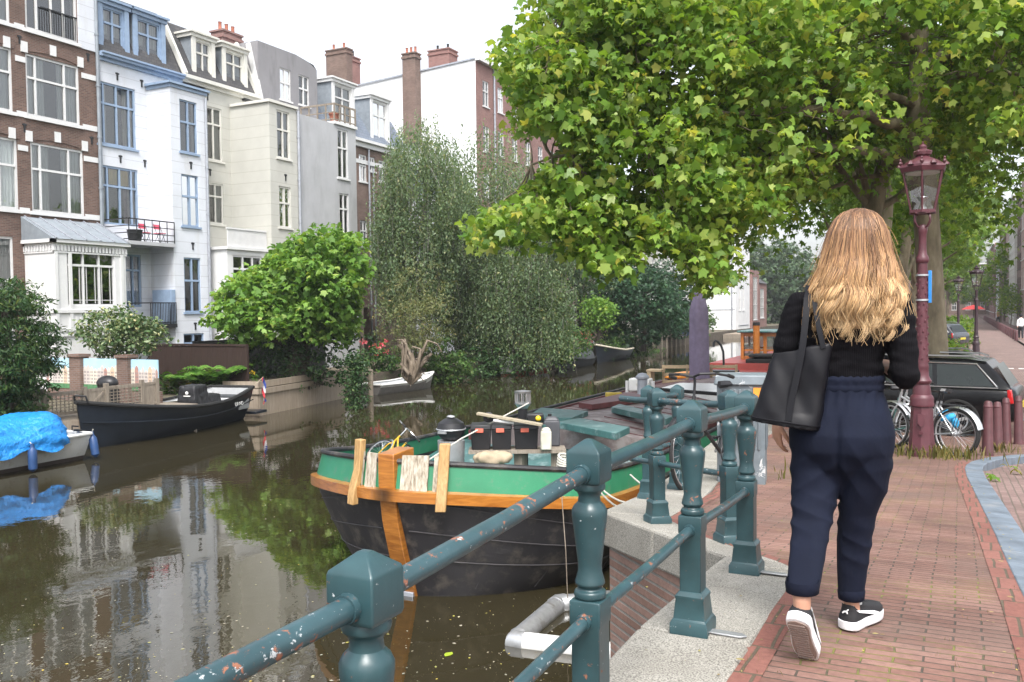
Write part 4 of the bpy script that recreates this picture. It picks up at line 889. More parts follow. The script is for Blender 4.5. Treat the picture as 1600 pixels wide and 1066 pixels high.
# dark sloop
bl=Vector((-22.55,17.2,0)); st=Vector((-24.05,24.9,0)); d=bl-st; L=d.length; rz=math.atan2(d.y,d.x)
sl=boat('motor_sloop','large open navy blue motor sloop with black covered console and striped stern flag',st,rz,L-.35,2.55,lambda s:.88+.52*max(0,(s-.45)/.55)**1.6+.30*max(0,(.35-s)/.35)**1.6,M['navy'],M['boatgrey'],M['rubber'],rim=.065,rake=.3,floor=.42,stern=.72,bow=.5)
q=MB(); 
for sg in (-1,1):
    pts=[]
    for i in range(12):
        s=i/11; k=(.72+.28*math.sin(min(1,s/.5)*PI/2)) if s<.5 else max(.03,1-((s-.5)/.5)**2.1); pts.append((s*(L-.35)+.15*max(0,(s-.6)/.4),sg*(2.55/2*k*.945+.012),.52+.28*max(0,(s-.45)/.55)**1.6+.2*max(0,(.35-s)/.35)**1.6))
    q.tube(pts,.02,6)
q.build('plank_line',M['navy'],sl)
def blob(mb_list,name,m,par,vox=.03,sm=6,warp=None): return fuse(name,mb_list,m,vox,par,sm,warp)
def crumple(a,f,seed=0):
    def w_(co,no):
        h=np.zeros(len(co)); rs=np.random.RandomState(seed)
        for k in range(9):
            v=rs.normal(size=3)*f*(1+.35*k); h+=np.abs(np.sin(co@v+rs.rand()*6))*a/(1+.4*k)
        return co+no*(h-a*1.7)[:,None]
    return w_
q=MB(); q.box((2.55,.15,1.02),(.85,.75,.85),None,.82); q2=MB(); q2.box((1.75,.1,.82),(.9,.8,.5),None,.8)
c=blob([q,q2],'console_cover',M['black'],sl,.04,8,crumple(.02,5,2))
q=MB(); q.box((2.995,.22,1.12),(.012,.26,.035)); q.ball((3.0,.22,1.22),.06,10,None,(.3,1,1)); q.build('cover_print',M['boatwhite'],c)
for lo,hi in (((.2,-.85,.42),(.85,.85,.85)),((4.9,-.7,.42),(5.9,.7,.8))): q=MB(); q.bx(lo,hi); q.build('bench',M['boatgrey'],sl,bev=.04)
q=MB(); q.bx((.25,-.8,.85),(.82,.8,.93)); q.build('bench_cushion',M['canvas'],sl,bev=.03)
q=MB(); q.bx((-.75,-1.0,.18),(.05,1.0,.28)); q.build('swim_platform',M['navy'],sl,bev=.02)
q=MB(); q.tube([(L-.25,-.22,1.38),(L-.2,-.2,1.56),(L-.05,0,1.6),(L-.2,.2,1.56),(L-.25,.22,1.38)],.03,8); q.build('bow_rail',M['iron'],sl)
# flag staff and flag in three bands
q=MB(); q.tube([(-.02,.75,1.1),(-.62,.95,1.5)],.015,6); fl=q.build('flag_staff',M['plank'],sl)
mf=[mat('flag_red',(.42,.03,.04),.8),mat('flag_white',(.62,.62,.64),.8),mat('flag_blue',(.03,.06,.30),.8)]; q=MB()
for k in range(3):
    q.m=k; n=8
    for i in range(n):
        a=i/n; b=(i+1)/n; f=lambda t,kk:Vector((-.60-.06*kk+.035*math.sin(t*7+kk)+.10*(1-t),.95+.05*math.sin(t*9+1.3*kk),1.46-1.0*t+.04*kk))
        q.add([f(a,k),f(a,k+1),f(b,k+1),f(b,k)],[(0,1,2,3)])
q.build('flag',mf,fl,weld=False)
def text_mesh(body,size,mtx,m,par,name='lettering',ext=.003):
    cu=bpy.data.curves.new(name,'FONT'); cu.body=body; cu.size=size; cu.extrude=ext; cu.resolution_u=3; o=bpy.data.objects.new('t',cu); sc.collection.objects.link(o)
    me=bpy.data.meshes.new_from_object(o.evaluated_get(bpy.context.evaluated_depsgraph_get())); bpy.data.objects.remove(o); me.transform(mtx); me.materials.clear(); me.materials.append(m); return link(name,me,par)
# the canal-side face of the sloop is its local +y side (bow points back to the camera)
text_mesh('DP-HD',.19,Matrix.Translation((1.75,1.262,.66))@Matrix.Rotation(PI+.06,4,'Z')@Matrix.Rotation(R(83),4,'X'),M['boatwhite'],sl)
# white boat under the blue tarpaulin
tb=boat('tarp_boat','white boat at the left edge under a crumpled bright blue tarpaulin',(-21.75,16.35,0),-PI/2,7.6,2.15,lambda s:.72+.25*max(0,(s-.5)/.5)**2,M['boatwhite'],M['boatwhite'],M['boatwhite'],rim=.045,floor=.3,hull_two=(M['boatbrown'],.17),stern=.86)
q=MB(); rings=[]
for i in range(25):
    s=i/24; x=.30+s*6.6; e=math.sin(min(1,s*7)*PI/2)**.5; hw=1.16*e*(1 if s<.6 else 1-(s-.6)**2*2.2); h=.42+.40*e+.10*math.sin(s*9+2)-.25*max(0,s-.5); ring=[]
    for j in range(17):
        a=PI*j/16; ring.append(Vector((x,hw*math.cos(a)*(1 if abs(math.cos(a))>.5 else 1),.50+.06*math.sin(i*1.3+j)*(j in(0,16))+h*abs(math.sin(a))**.8+.05*math.sin(s*31+j*.9))))
    rings.append(ring)
q.loft(rings,False,False); q.add(rings[0],[tuple(range(17))])
o=q.build('tarpaulin',M['tarp'],None,weld=False); 
s=o.modifiers.new('s','SUBSURF'); s.levels=2; s.render_levels=2
me=bpy.data.meshes.new_from_object(o.evaluated_get(bpy.context.evaluated_depsgraph_get())); bpy.data.objects.remove(o)
n=len(me.vertices); co=np.empty(n*3); me.vertices.foreach_get('co',co); no=np.empty(n*3); me.vertices.foreach_get('normal',no)
co=crumple(.05,8.,4)(co.reshape(-1,3),no.reshape(-1,3)); me.vertices.foreach_set('co',co.ravel()); me.polygons.foreach_set('use_smooth',[True]*len(me.polygons))
link('tarpaulin',me,tb)
def fender(par,x,y,z,tilt=0,y1=None):
    q=MB(); m=rotm(tilt,0,0); q.lathe((x,y,z),[(.01,-.02),(.05,.0),(.105,.06),(.11,.3),(.105,.50),(.06,.57),(.045,.6),(.045,.68),(.01,.69)],14,m); f=q.build('fender',M['fender'],par); q=MB(); q.tube([Vector((x,y,z))+m@Vector((0,0,.66)),(x,y1 if y1 else y-.05,.82)],.012,5); q.build('fender_line',M['rope'],f)
fender(tb,1.95,1.26,.05,0,1.08); fender(tb,-.08,.98,.08,.2,.9)
q=MB(); q.box((.12,.55,.8),(.10,.22,.05)); q.tube([(.1,.3,.78),(.1,.3,.9),(.1,.55,.9)],.02,6); q.build('deck_cleat',M['iron'],tb)
# small grey dinghy
dg_=boat('grey_dinghy','small pale dinghy with a dark grey lower hull moored under the dead root stump',(-24.7,34.5,0),math.atan2(4.2,.5),4.35,1.55,lambda s:.46+.30*max(0,(s-.5)/.5)**1.7,M['boatwhite'],M['boatgrey'],M['boatwhite'],rim=.05,floor=.2,hull_two=(mat('grey_hull',(.19,.18,.17),.5),.36),stern=.85)
q=MB(); q.bx((.9,-.68,.36),(1.25,.68,.40)); q.bx((2.4,-.7,.36),(2.7,.7,.40)); q.build('thwart',M['boatgrey'],dg_)
b=boat('white_motorboat','small white motorboat with red waterline half hidden by hanging willow',(-24.2,52.2,0),-PI/2,5.2,2.0,lambda s:.85+.3*max(0,(s-.5)/.5)**2,M['boatwhite'],M['boatgrey'],M['boatwhite'],'boats moored along the far bank',hull_two=(mat('red_antifoul',(.35,.06,.04),.6),.14),stern=.9); q=MB(); q.tube([(.3,-.8,.85),(.3,-.8,1.35),(.3,.8,1.35),(.3,.8,.85)],.035,8); q.build('stern_rail',M['steel'],b); q=MB(); q.box((3,0,1.0),(1.6,1.3,.4),None,.7); q.build('cuddy',M['boatwhite'],b,bev=.08)
def covered(label,loc,rz,L,B,m,top=.95):
    b=boat('covered_boat',label,loc,rz,L,B,lambda s:.55+.2*max(0,(s-.5)/.5)**2,M['canvas'],M['canvas'],M['rubber'],'boats moored along the far bank',stern=.9)
    q=MB(); rings=[]
    for i in range(13):
        s=i/12; e=math.sin(min(1,s*5)*PI/2)**.6*(1-max(0,s-.55)**1.5*2.6); ring=[Vector((s*L*.98,B*.53*e*math.cos(PI*j/10),.5+(top-.5)*(.25+.75*e)*math.sin(PI*j/10)**.8)) for j in range(11)]; rings.append(ring)
    q.loft(rings,False,False); q.add(rings[0],[tuple(range(11))]); q.build('boat_cover',m,b); return b
covered('boat under a dark grey canvas cover, moored between the white and the black boat',(-23.5,58.4,0),-PI/2,4.6,2.0,M['canvas'],1.25)
bb=boat('black_motorboat','open black boat with cream gunwale and outboard, beside the lifebuoy post',(-23.7,66.5,0),-PI/2+.08,6.4,2.3,lambda s:.8+.55*max(0,(s-.4)/.6)**1.8,M['navy'],M['boatgrey'],mat('cream_rim',(.5,.45,.36),.6),'boats moored along the far bank',rim=.07,rake=.7,stern=.9)
q=MB(); q.box((-.25,0,1.05),(.5,.42,.6),rotm(0,-.25,0),.8); q.build('outboard_engine',M['black'],bb,bev=.06)
cv=covered('boat with blue canvas cabin and orange hull moored before the white modern block',(-27.6,99,0),-PI/2,5.5,2.1,M['bluecanvas'],2.0); q=MB(); q.box((1.5,0,.5),(2.5,2.2,.3)); q.build('orange_band',mat('orange_gelcoat',(.65,.2,.03),.4),cv)
covered('small boat under a slate blue cover in front of the blue canvas cabin boat',(-27.1,92,0),-PI/2,4.4,1.9,M['bluecanvas'],1.0)
# lifebuoy post, flower railing, landing further down the bank
lb=thing('lifebuoy_post','red and white lifebuoy on a post above the black boat','lifebuoy',(-25.2,63.5,GZ)); p=ax(925,541,-25.2); q=MB(); q.m=0; q.torus(p,.36,.09,rotm(0,PI/2,0),24,8); 
for k,f in enumerate(q.f):
    if (k//8)%6<2: q.mi[k]=1
q.build('ring',[M['white'],mat('buoy_red',(.6,.08,.04),.5)],lb); q=MB(); q.tube([(p.x-.1,p.y,GZ-.2),(p.x-.1,p.y,p.z+.4)],.05,8); q.build('pole',M['iron'],lb)
wl_=thing('timber_jetty','weathered timber jetty standing in the water beyond the dark chestnut trees','jetty',(-26,82,0)); q=MB(); a=az(1030,545,0)
for k in range(6):
    for x in (-26.2,-25.2): q.tube([(x,82+k*1.6,-1),(x,82+k*1.6,1.6)],.1,8)
q.build('pile',M['grey_wood'],wl_); q=MB(); q.bx((-26.4,81.5,1.1),(-25.1,90.5,1.2)); q.bx((-25.2,81.5,1.65),(-25.1,90.5,1.75)); q.build('deck',M['grey_wood'],wl_)
nb=thing('timber_raft','low timber raft with planks in front of the white modern block','raft',(-25.5,116,0)); q=MB(); q.bx((-26.5,112,-.2),(-24,124,.5)); q.build('float_body',M['grey_wood'],nb); q=MB()
for k in range(8): q.bx((-26.3+k*.28,112.2,.5),(-26.08+k*.28,123.8,.56))
q.build('deck_board',M['planter_wood'],nb)
# ---------------------------------------------------------------- green barge
M['green']=mat('green_hull_paint',(.028,.20,.098),.4,0,.12,3,.03,40,dirt=(.09,.17,.11),dp=.6,ds=6); M['hullblack']=mat('tarred_hull',(.017,.016,.019),.5,0,.3,3,.1,30,dirt=(.085,.075,.065),dp=.56,ds=4)
M['deckbrown']=mat('faded_deck_paint',(.20,.155,.15),.6,0,.22,3,.1,25,dirt=(.33,.29,.28),dp=.55); M['hatchgreen']=mat('hatch_green',(.05,.13,.125),.45,0,.25,4,.05,30,dirt=(.30,.38,.38),dp=.6); M['oxblood']=mat('oxblood_paint',(.12,.035,.035),.5,0,.25,5)
M['birchpanel']=bark('flaking_board',(.20,.16,.11),(.42,.37,.29),(.62,.58,.50),9,(3,3,.6))
XC=-6.75; YB=10.2
bg_=thing('green_barge','large green and black canal barge with varnished oak stem and rubbing strake','barge',(XC,YB,0))
def bhb(d,t):        # half breadth at distance d behind the stem; t 0 keel..1 strake
    r=1.35+1.3*(1-t); k=math.sin(min(1,max(0,d)/r)*PI/2)**.62; return 2.42*k*(math.sin(min(1,t*1.02)*PI/2)**.46)
def zstr(d): return 1.06+.42*math.exp(-d/1.6)-.0*d
def zgun(d): return 1.46+.46*math.exp(-d/1.7)
LB=21.
ds=[0.,.02,.06,.12,.2,.3,.42,.56,.72,.9,1.1,1.35,1.7,2.1,2.6,3.2,4,5,7,10,14,17,19,20.2,20.8,LB]
def aft(d): return 1. if d<17 else math.sqrt(max(0.02,1-((d-17)/(LB-17+.05))**2.4))
def ring(d,off=0):
    a=[]
    for j in range(13):
        t=j/12; y=bhb(d,t)*aft(d)+off*(t>0); z=-.75+(zstr(d)+.75)*t**1.15; a.append(Vector((XC,YB+d-.34*(z-.15)*math.exp(-d*2.0),0))+Vector((y,0,z)))
    return [Vector((2*XC-v.x,v.y,v.z)) for v in reversed(a)]+a[1:]
q=MB(); Rg=[ring(d) for d in ds]; q.loft(Rg,False,False); hb_=q.build('hull',M['hullblack'],bg_,ang=60)
q=MB()          # plate seams: raised lap edges along the hull
for z in (.32,.55,.80,):
    for sg in (-1,1):
        pts=[]
        for d in ds[1:-3]:
            t=((z*(zstr(d)/1.06)*(1+.28*math.exp(-d/.9))*(1-.25*(1-math.exp(-d/3)))+.75)/(zstr(d)+.75))**(1/1.15); x=bhb(d,t)*aft(d)+.004; n_=Vector((sg*x,d-1.6,0)).normalized()*.008; zz3=-.75+(zstr(d)+.75)*t**1.15; pts.append((XC+sg*x+n_.x,YB+d-.34*(zz3-.15)*math.exp(-d*2.0)+n_.y,zz3))
        q.tube(pts,.009,5)
for j in range(9):
    for sg in (-1,1):
        d=.35+j*.55; pts=[]
        for t in np.linspace(.45,.97,9): pts.append((XC+sg*(bhb(d,t)*aft(d)+.002),YB+d-.0,-.75+(zstr(d)+.75)*t**1.15))
        q.tube(pts,.006,4)
q.build('plate_seam',mat('seam_grey',(.05,.047,.05),.5),hb_)
q=MB(); band=[]
for sg in (-1,1):
    A=[]
    for d in ds:
        x0=bhb(d,1)*aft(d); z0,z1=zstr(d)+.02,zgun(d); A.append([Vector((XC+sg*(x0),YB+d-.34*(z0-.15)*math.exp(-d*2.0),z0)),Vector((XC+sg*max(x0-.03-.07*math.exp(-d/3)*min(1,d),.0),YB+d+.02*0-.34*(z0-.15)*math.exp(-d*2.0)+.08,z1))])
    q.loft(A,False,False); band.append(A)
q.build('bulwark',M['green'],bg_,ang=60)
q=MB()
for A in band: q.tube([a[1] for a in A],.038,8)
q.build('gunwale',M['hullblack'],bg_)
q=MB(); qb=MB()
for A in band:
    pr=[]
    for i,(a,d) in enumerate(zip(A,ds)):
        o=Vector((a[0].x-XC,0,0)).normalized()*.06 if abs(a[0].x-XC)>.05 else Vector((0,-.05,0)); n=(a[0]-Vector((XC,YB+1.6,a[0].z))); n.z=0
        if d>1.6: n=Vector((math.copysign(1,a[0].x-XC),0,0))
        n.normalize(); c=a[0]; pr.append([c-n*.02+Vector((0,0,.07)),c+n*.085+Vector((0,0,.055)),c+n*.085-Vector((0,0,.085)),c-n*.02-Vector((0,0,.10))])
    k=16; q.loft(pr[:k]); qb.loft(pr[k-1:])
q.build('oak_strake',M['oak_varnish'],bg_,ang=30); qb.build('steel_strake',M['hullblack'],bg_,ang=30)
# stem timber
q=MB(); prof=[(-.12,2.02),(-.12,1.6),(-.05,1.1),(.10,.6),(.29,.2),(.45,-.2)]; rings=[]
for dy,z in prof: y=YB-.34+dy; rings.append([Vector((XC-.125,y,z)),Vector((XC+.125,y,z)),Vector((XC+.135,y+.48,z+.03)),Vector((XC-.135,y+.48,z+.03))])
q.loft(rings); q.build('stem_post',M['oak_varnish'],bg_,ang=30,bev=.012)
q=MB(); q.bx((XC-.10,YB-.02,-.35),(XC+.10,YB+.5,.06)); q.build('stem_shoe',M['zinc'],bg_,bev=.01)
# timber chocks and pale boards on the bow
def bow_pt(u,z,out=.05):      # u in metres round the bow from the stem (+ = towards the quay)
    sg=1 if u>0 else -1; acc=0; pd=None
    for d in np.linspace(0,3,200):
        x=bhb(d,1); y=YB+d
        if pd is not None:
            acc+=math.hypot(x-pd[0],y-pd[1])
            if acc>=abs(u): break
        pd=(x,y)
    n=Vector((sg*x,YB+d-YB-1.6,0)).normalized(); f=(z-zstr(d))/(zgun(d)-zstr(d)); return Vector((XC+sg*(x-.06*f*min(1,d)),YB+d-.34*1.3*math.exp(-d*2.0)+.08*f,z))+n*out,n
for u in (-.52,.72):
    q=MB(); rings=[]
    for z in (1.30,1.40,1.55,1.75,2.02,2.16):
        c,n=bow_pt(u,z,.03+.05*math.sin((z-1.1)*5)+(.06 if z>1.9 else 0)); t=Vector((-n.y,n.x,0)); rings.append([c-t*.07-n*.02,c+t*.07-n*.02,c+t*.07+n*.075,c-t*.07+n*.075])
    q.loft(rings); q.build('bow_chock',M['oak_weather'],bg_,bev=.012)
for u0,u1 in ((-.45,-.16),(.16,.64)):
    q=MB(); n_=5
    for k in range(n_):
        a=u0+(u1-u0)*k/n_+.008; b=u0+(u1-u0)*(k+1)/n_-.008; 
        c0,n0=bow_pt(a,1.5,.02); c1,n1=bow_pt(b,1.5,.02); d0,_=bow_pt(a,2.0,.02); d1,_=bow_pt(b,2.0,.02)
        q.prism([c0,c1,d1,d0],(0,0,0),n0*.03)
    q.build('bow_board',M['birchpanel'],bg_,smooth=False)
# decks
q=MB(); A=[];
for d in ds[4:]: x=max(bhb(d,1)*aft(d)-.1,.05); z=zgun(d)-.42 if d<4.2 else zgun(d)-.22; A.append([Vector((XC-x,YB+d+.05,z)),Vector((XC+x,YB+d+.05,z))])
q.loft(A,False,False); q.build('foredeck',M['hatchgreen'],bg_,smooth=False)
q=MB(); zc0,zc1=1.28,1.62; y0,y1=YB+5.3,YB+19.2
q.prism([(XC-1.95,y0,zc0-.2),(XC+1.95,y0,zc0-.2),(XC+1.9,y0,1.48),(XC+.3,y0,1.70),(XC-.3,y0,1.70),(XC-1.9,y0,1.48)],(0,0,0),(0,y1-y0,0)); q.build('cargo_deck',M['deckbrown'],bg_,ang=10)
q=MB()
for k in range(22): yy=y0+.3+k*.62; q.beam((XC-1.9,yy,1.492),(XC-.3,yy,1.712),.012,.014); q.beam((XC+1.9,yy,1.492),(XC+.3,yy,1.712),.012,.014)
for sg in(-1,1): q.beam((XC+sg*1.97,y0,1.42),(XC+sg*1.97,y1,1.42),.05,.2)
q.build('deck_seam',M['oxblood'],bg_)
def pad(pix,z,th,name,m,lab=None,cat=None,par=None):
    pts=[az(x,y,z) for x,y in pix]; q=MB(); q.prism(pts,(0,0,0),(0,0,-th))
    o=q.build(name,m,par,smooth=False,bev=.01)
    if lab: tag(o,lab,cat)
    return o
pad([(822,651),(893,653),(919,642),(845,637)],1.80,.10,'deck_hatch',M['hatchgreen'],None,None,bg_)
pad([(870,659),(962,677),(984,667),(906,653)],1.84,.12,'deck_hatch',M['hatchgreen'],None,None,bg_)
pad([(955,636),(1040,655),(1052,650),(968,631)],1.84,.12,'deck_hatch',M['hatchgreen'],None,None,bg_)
pad([(904,629),(925,632),(1012,620),(985,612)],1.83,.12,'deck_hatch',M['oxblood'],None,None,bg_)
# chimney with cage cowl, boxes, cans, planks on the foredeck
p=ad(817,640,14.0); zb_=1.35; ch=thing('stove_chimney','black stove pipe with a bright metal cage cowl standing on the green barge','chimney',(p.x,p.y,zb_)); q=MB(); q.tube([(p.x,p.y,zb_),(p.x,p.y,p.z+.06)],.075,14); q.build('pipe',M['black'],ch)
zt=ad(817,631,14).z; q=MB(); q.lathe((p.x,p.y,zt),[(.07,-.08),(.10,-.03),(.13,0),(.13,.02),(.0,.021)],16); q.lathe((p.x,p.y,zt),[(.13,.17),(.135,.20),(.02,.215),(0,.215)],16)
for k in range(10): a=2*PI*k/10; q.tube([(p.x+.115*math.cos(a),p.y+.115*math.sin(a),zt),(p.x+.115*math.cos(a),p.y+.115*math.sin(a),zt+.18)],.013,6)
q.build('cowl',M['steel'],ch)
p=ad(705,690,13.3); zc=1.45; kb_=thing('kettle_grill','black kettle grill on a pale galvanised bin on the barge bow','grill',(p.x,p.y,zc)); q=MB(); zt=ad(705,688,13.3).z; q.lathe((p.x,p.y,0),[(.19,zc),(.205,zt),(.19,zt),(.0,zt)],18); q.build('bin',M['galv'],kb_)
q=MB(); q.lathe((p.x,p.y,zt+.17),[(.02,-.17),(.14,-.15),(.20,-.08),(.215,0),(.21,.02),(.19,.09),(.10,.15),(.0,.165)],20); q.build('kettle',M['black'],kb_); q=MB(); q.torus((p.x,p.y,zt+.17),.215,.012,None,24,6); q.box((p.x-.02,p.y-.22,zt+.14),(.14,.03,.035)); q.ball((p.x,p.y,zt+.35),.05,10,None,(1.4,1,.5)); q.build('kettle_handle',M['galv'],kb_)
sh=ad(808,703,13.4); rtv=Vector((.894,.447,0)); zsh=sh.z
pl=thing('plank_bench','grey plank shelf on blocks carrying three black boxes on the barge','shelf',(sh.x,sh.y,1.45)); q=MB(); a=sh-rtv*.72; b=sh+rtv*.72; q.beam(a,b,.42,.05); q.build('shelf_board',M['grey_wood'],pl,smooth=False)
for s in (-.5,.05,.6): c=sh+rtv*s; q=MB(); q.bx((c.x-.06,c.y-.1,1.42),(c.x+.06,c.y+.1,zsh-.02)); q.build('support',M['grey_wood'],pl,smooth=False)
M['latch']=mat('coral_latch',(.62,.14,.09),.5)
bm_=Matrix.Rotation(math.atan2(.447,.894),3,'Z')
for k,(px,lab) in enumerate(((752,'black lidded storage box with orange latch, the one beside the kettle grill'),(784,'black lidded storage box with orange latch, between two like it'),(822,'widest black lidded storage box with orange latch, beside the white jerrycan'))):
    c=ad(px,690,13.42); w_=.30 if k<2 else .36; t=thing('storage_box',lab,'storage box',(c.x,c.y,zsh+.027),'black boxes on the barge shelf'); z=zsh+.027
    q=MB(); q.box((c.x,c.y,z+.15),(w_*.9,.34,.30),bm_,1.1); q.build('bin_body',M['black'],t,bev=.012); q=MB(); q.box((c.x,c.y,z+.335),(w_*1.05,.40,.07),bm_,.94); q.build('lid',M['black'],t,bev=.012)
    f=Vector((c.x,c.y,0))+bm_@Vector((-.02,-.20,0)); q=MB(); q.box((f.x,f.y,z+.29),(.12,.02,.06),bm_); q.build('latch',M['latch'],t,bev=.004)
def jerry(px,py,t_,w_,d_,h_,m,lab,cap):
    c=ad(px,py,t_); z=zsh+.027; t=thing('jerrycan',lab,'jerrycan',(c.x,c.y,z),None); q=MB(); q.box((c.x,c.y,z+h_*.42),(w_,d_,h_*.84),bm_); q.box((c.x,c.y,z+h_*.9),(w_,d_,h_*.14),bm_,.55); q.build('can_body',m,t,bev=.02); q=MB(); q.lathe((c.x-.03,c.y,z+h_*.96),[(.03,0),(.03,.04),(0,.04)],10); q.build('cap',cap,t)
jerry(862,680,13.6,.24,.2,.46,mat('grey_can',(.06,.062,.07),.55),'tall dark grey jerrycan at the end of the barge shelf',M['black']); jerry(853,688,13.2,.16,.14,.34,mat('milky_can',(.55,.53,.44),.5),'small milky white jerrycan in front of the dark grey one',M['hatchgreen'])
q=MB(); a=ad(746,646,13.3); b=ad(847,664,13.1); q.beam(a,b,.13,.035); tag(q.build('loose_plank',M['plank'],smooth=False,bev=.004),'loose weathered plank lying across the black boxes on the barge','plank')
q=MB(); q.tube([ad(771,657,13.2),ad(803,661,13.2)],.022,8); tag(q.build('white_pipe_offcut',M['white']),'short white pipe lying under the plank on the black boxes','pipe')
c=ad(763,652,13.35); q=MB(); q.torus(c,.05,.03,rotm(1.2,0,.4),16,8); tag(q.build('tape_roll',M['black']),'small black roll beside the white pipe on the boxes','roll')
c=ad(836,652,13.7); th_=thing('tool_case','black case with a yellow knob behind the jerrycans','case',(c.x,c.y,c.z-.1)); q=MB(); q.box((c.x,c.y,c.z),(.26,.2,.12),bm_); q.build('case_body',M['black'],th_,bev=.02); q=MB(); k=ad(841,654,13.55); q.ball(k,.045,10); q.build('knob',mat('yellow_plastic',(.75,.5,.02),.4),th_)
# canvas bundle and coil behind the bulwark
c=ad(770,712,13.0); q=MB(); q.ball((c.x,c.y,c.z-.04),.24,14,bm_,(1.2,.5,.35)); tag(fuse('canvas_bundle',[q],mat('raw_canvas',(.36,.29,.20),.9,0,.15,6),.03,None,4,crumple(.03,9,8)),'crumpled beige canvas bundle on the barge foredeck under the shelf','bundle')
c=ad(885,722,12.6); q=MB()
for k in range(5): q.torus((c.x,c.y,c.z-.06+.03*k),.13-.004*k,.017,rotm(.1,.1*k,0),20,6)
tag(q.build('rope_coil',M['rope']),'coil of mooring rope on the barge foredeck by the railing','rope')
c=ad(915,722,12.6); wv=thing('deck_winch','small dark winch drum on the barge foredeck','winch',(c.x,c.y,c.z-.2)); q=MB(); m_=rotm(0,PI/2,.46); q.lathe((c.x,c.y,c.z-.03),[(.12,-.22),(.12,-.19),(.06,-.185),(.06,.0),(.12,.005),(.12,.03),(.06,.035),(.06,.15),(0,.15)],16,m_); q.build('drum',M['iron'],wv); q=MB(); q.bx((c.x-.2,c.y-.12,c.z-.28),(c.x+.2,c.y+.12,c.z-.12)); q.build('winch_base',M['hullblack'],wv,bev=.02)
# bow stay
q=MB(); q.tube([ad(665,722,12.6),ad(720,686,13),ad(826,630,13.9)],.011,6); tag(q.build('stay_rope',M['rope']),'thin pale rope from the barge bow up to the chimney cowl','rope')
# mooring lines to the quay
for k,(a,b,l) in enumerate((((920,740,11.6),(1012,790,7.55),'upper pale mooring line from the green barge to the quay'),((925,752,11.5),(1010,800,7.5),'lower pale mooring line from the green barge to the quay'),((985,742,11.5),(1062,752,8.2),'short mooring line from the barge side to the far railing stub'))):
    p,r=ad(*a),ad(*b); q=MB(); q.tube([p.lerp(r,t)-Vector((0,0,.12*math.sin(PI*t))) for t in np.linspace(0,1,9)],.011,6); tag(q.build('mooring_line',M['rope']),l,'rope')
q=MB(); p=ad(868,690,12.0); q.tube([ad(876,752,11.2),ad(884,860,10.9),ad(887,935,10.9)],.006,5); tag(q.build('fender_rope',M['grey_wood']),'thin brown rope hanging from the barge to the floating pipe frame','rope')
# floating steel pipe frame in the water
pf=thing('pipe_frame','floating white and galvanised pipe frame in the water below the railing','pipe frame',(-4.6,10,0))
A=az(805,1003,.02); B=az(872,945,.05); C=az(905,942,.05); Dd=az(960,1022,.02)
q=MB(); q.tube([A,A.lerp(B,.93)],.125,16); o1=q.build('pipe',M['galv'],pf); q=MB(); q.tube([A.lerp(B,.93),B,B.lerp(C,.35)],.135,14); q.tube([B.lerp(C,.35),C+(C-B)*2.2],.125,14); q.build('pipe',M['galv'],pf); q=MB(); q.tube([A+(B-A)*.08,A,A+(Dd-A)*.10],.135,16); q.build('elbow',M['galv'],pf); q=MB(); q.tube([A+(Dd-A)*.10,Dd],.125,16); q.build('pipe',M['boatwhite'],pf)
# bicycle lying on the barge bow, seen as bars and yellow frame
# ---------------------------------------------------------------- things on the stern end and the red barge behind
def at(x,y,t,dz=0): p=ad(x,y,t); return Vector((p.x,p.y,p.z+dz))
be=thing('slatted_bench','pale slatted timber bench back on the barge deck before the mauve parasol','bench',az(1090,598,1.45)); 
za=1.42; L0,L1=az(1036,604,za),az(1150,604,za); dv=(L1-L0).normalized()
q=MB()
for z in (.15,.38,.62): q.beam(L0+Vector((0,0,z)),L1+Vector((0,0,z)),.03,.10)
q.build('slat',M['bench_wood'],be,smooth=False)
for t in (0,.33,.66,1): q=MB(); c=L0.lerp(L1,t)+Vector((0,.04,0)); q.bx((c.x-.035,c.y-.02,za-.1),(c.x+.035,c.y+.04,za+.68)); q.build('post',M['bench_wood'],be,smooth=False)
q=MB(); c=L0-dv*.32; q.bx((c.x-.06,c.y-.4,za-.05),(c.x+.06,c.y+.0,za+.5)); q.bx((c.x-.08,c.y-.42,za+.5),(c.x+.4,c.y+.05,za+.56)); q.build('armrest',M['bench_wood'],be,smooth=False)
M['mauve']=mat('mauve_fabric',(.17,.14,.21),.85,0,.15,6,.2,40)
c=az(1093,606,1.4); pa=thing('furled_parasol','tall furled mauve parasol standing on the barge deck','parasol',c); zt=ad(1096,442,30).z; q=MB(); rings=[]
for i in range(15):
    f=i/14; r=.30*(1-.10*f)*(1-.75*max(0,f-.72)/.28) ; rings.append([Vector((c.x+r*(1+.09*math.cos(5*a+2*f))*math.cos(a),c.y+r*(1+.09*math.cos(5*a+2*f))*math.sin(a),c.z+.1+(zt-c.z-.1)*f)) for a in [2*PI*k/30 for k in range(30)]])
q.loft(rings); q.build('canopy',M['mauve'],pa,ang=80); q=MB(); q.tube([(c.x,c.y,c.z-.2),(c.x,c.y,zt+.25)],.04,8); q.build('pole',M['grey_wood'],pa)
M['orange']=mat('orange_kayak',(.75,.27,.03),.4)
p,r=az(1041,597,1.45),az(1088,592,1.45); ky=thing('kayak','orange kayak lying behind the slatted bench','kayak',p); q=MB(); d_=(r-p)*1.25; rings=[]
for i in range(13):
    s=i/12; k=math.sin(PI*min(max(s,.02),.98))**.6; rings.append([p+d_*s+Vector((-d_.y,d_.x,0)).normalized()*.30*k*math.cos(a)+Vector((0,0,.12+.17*k*math.sin(a)+.08*abs(s-.5))) for a in [2*PI*j/12 for j in range(12)]])
q.loft(rings); q.build('kayak_hull',M['orange'],ky,ang=70)
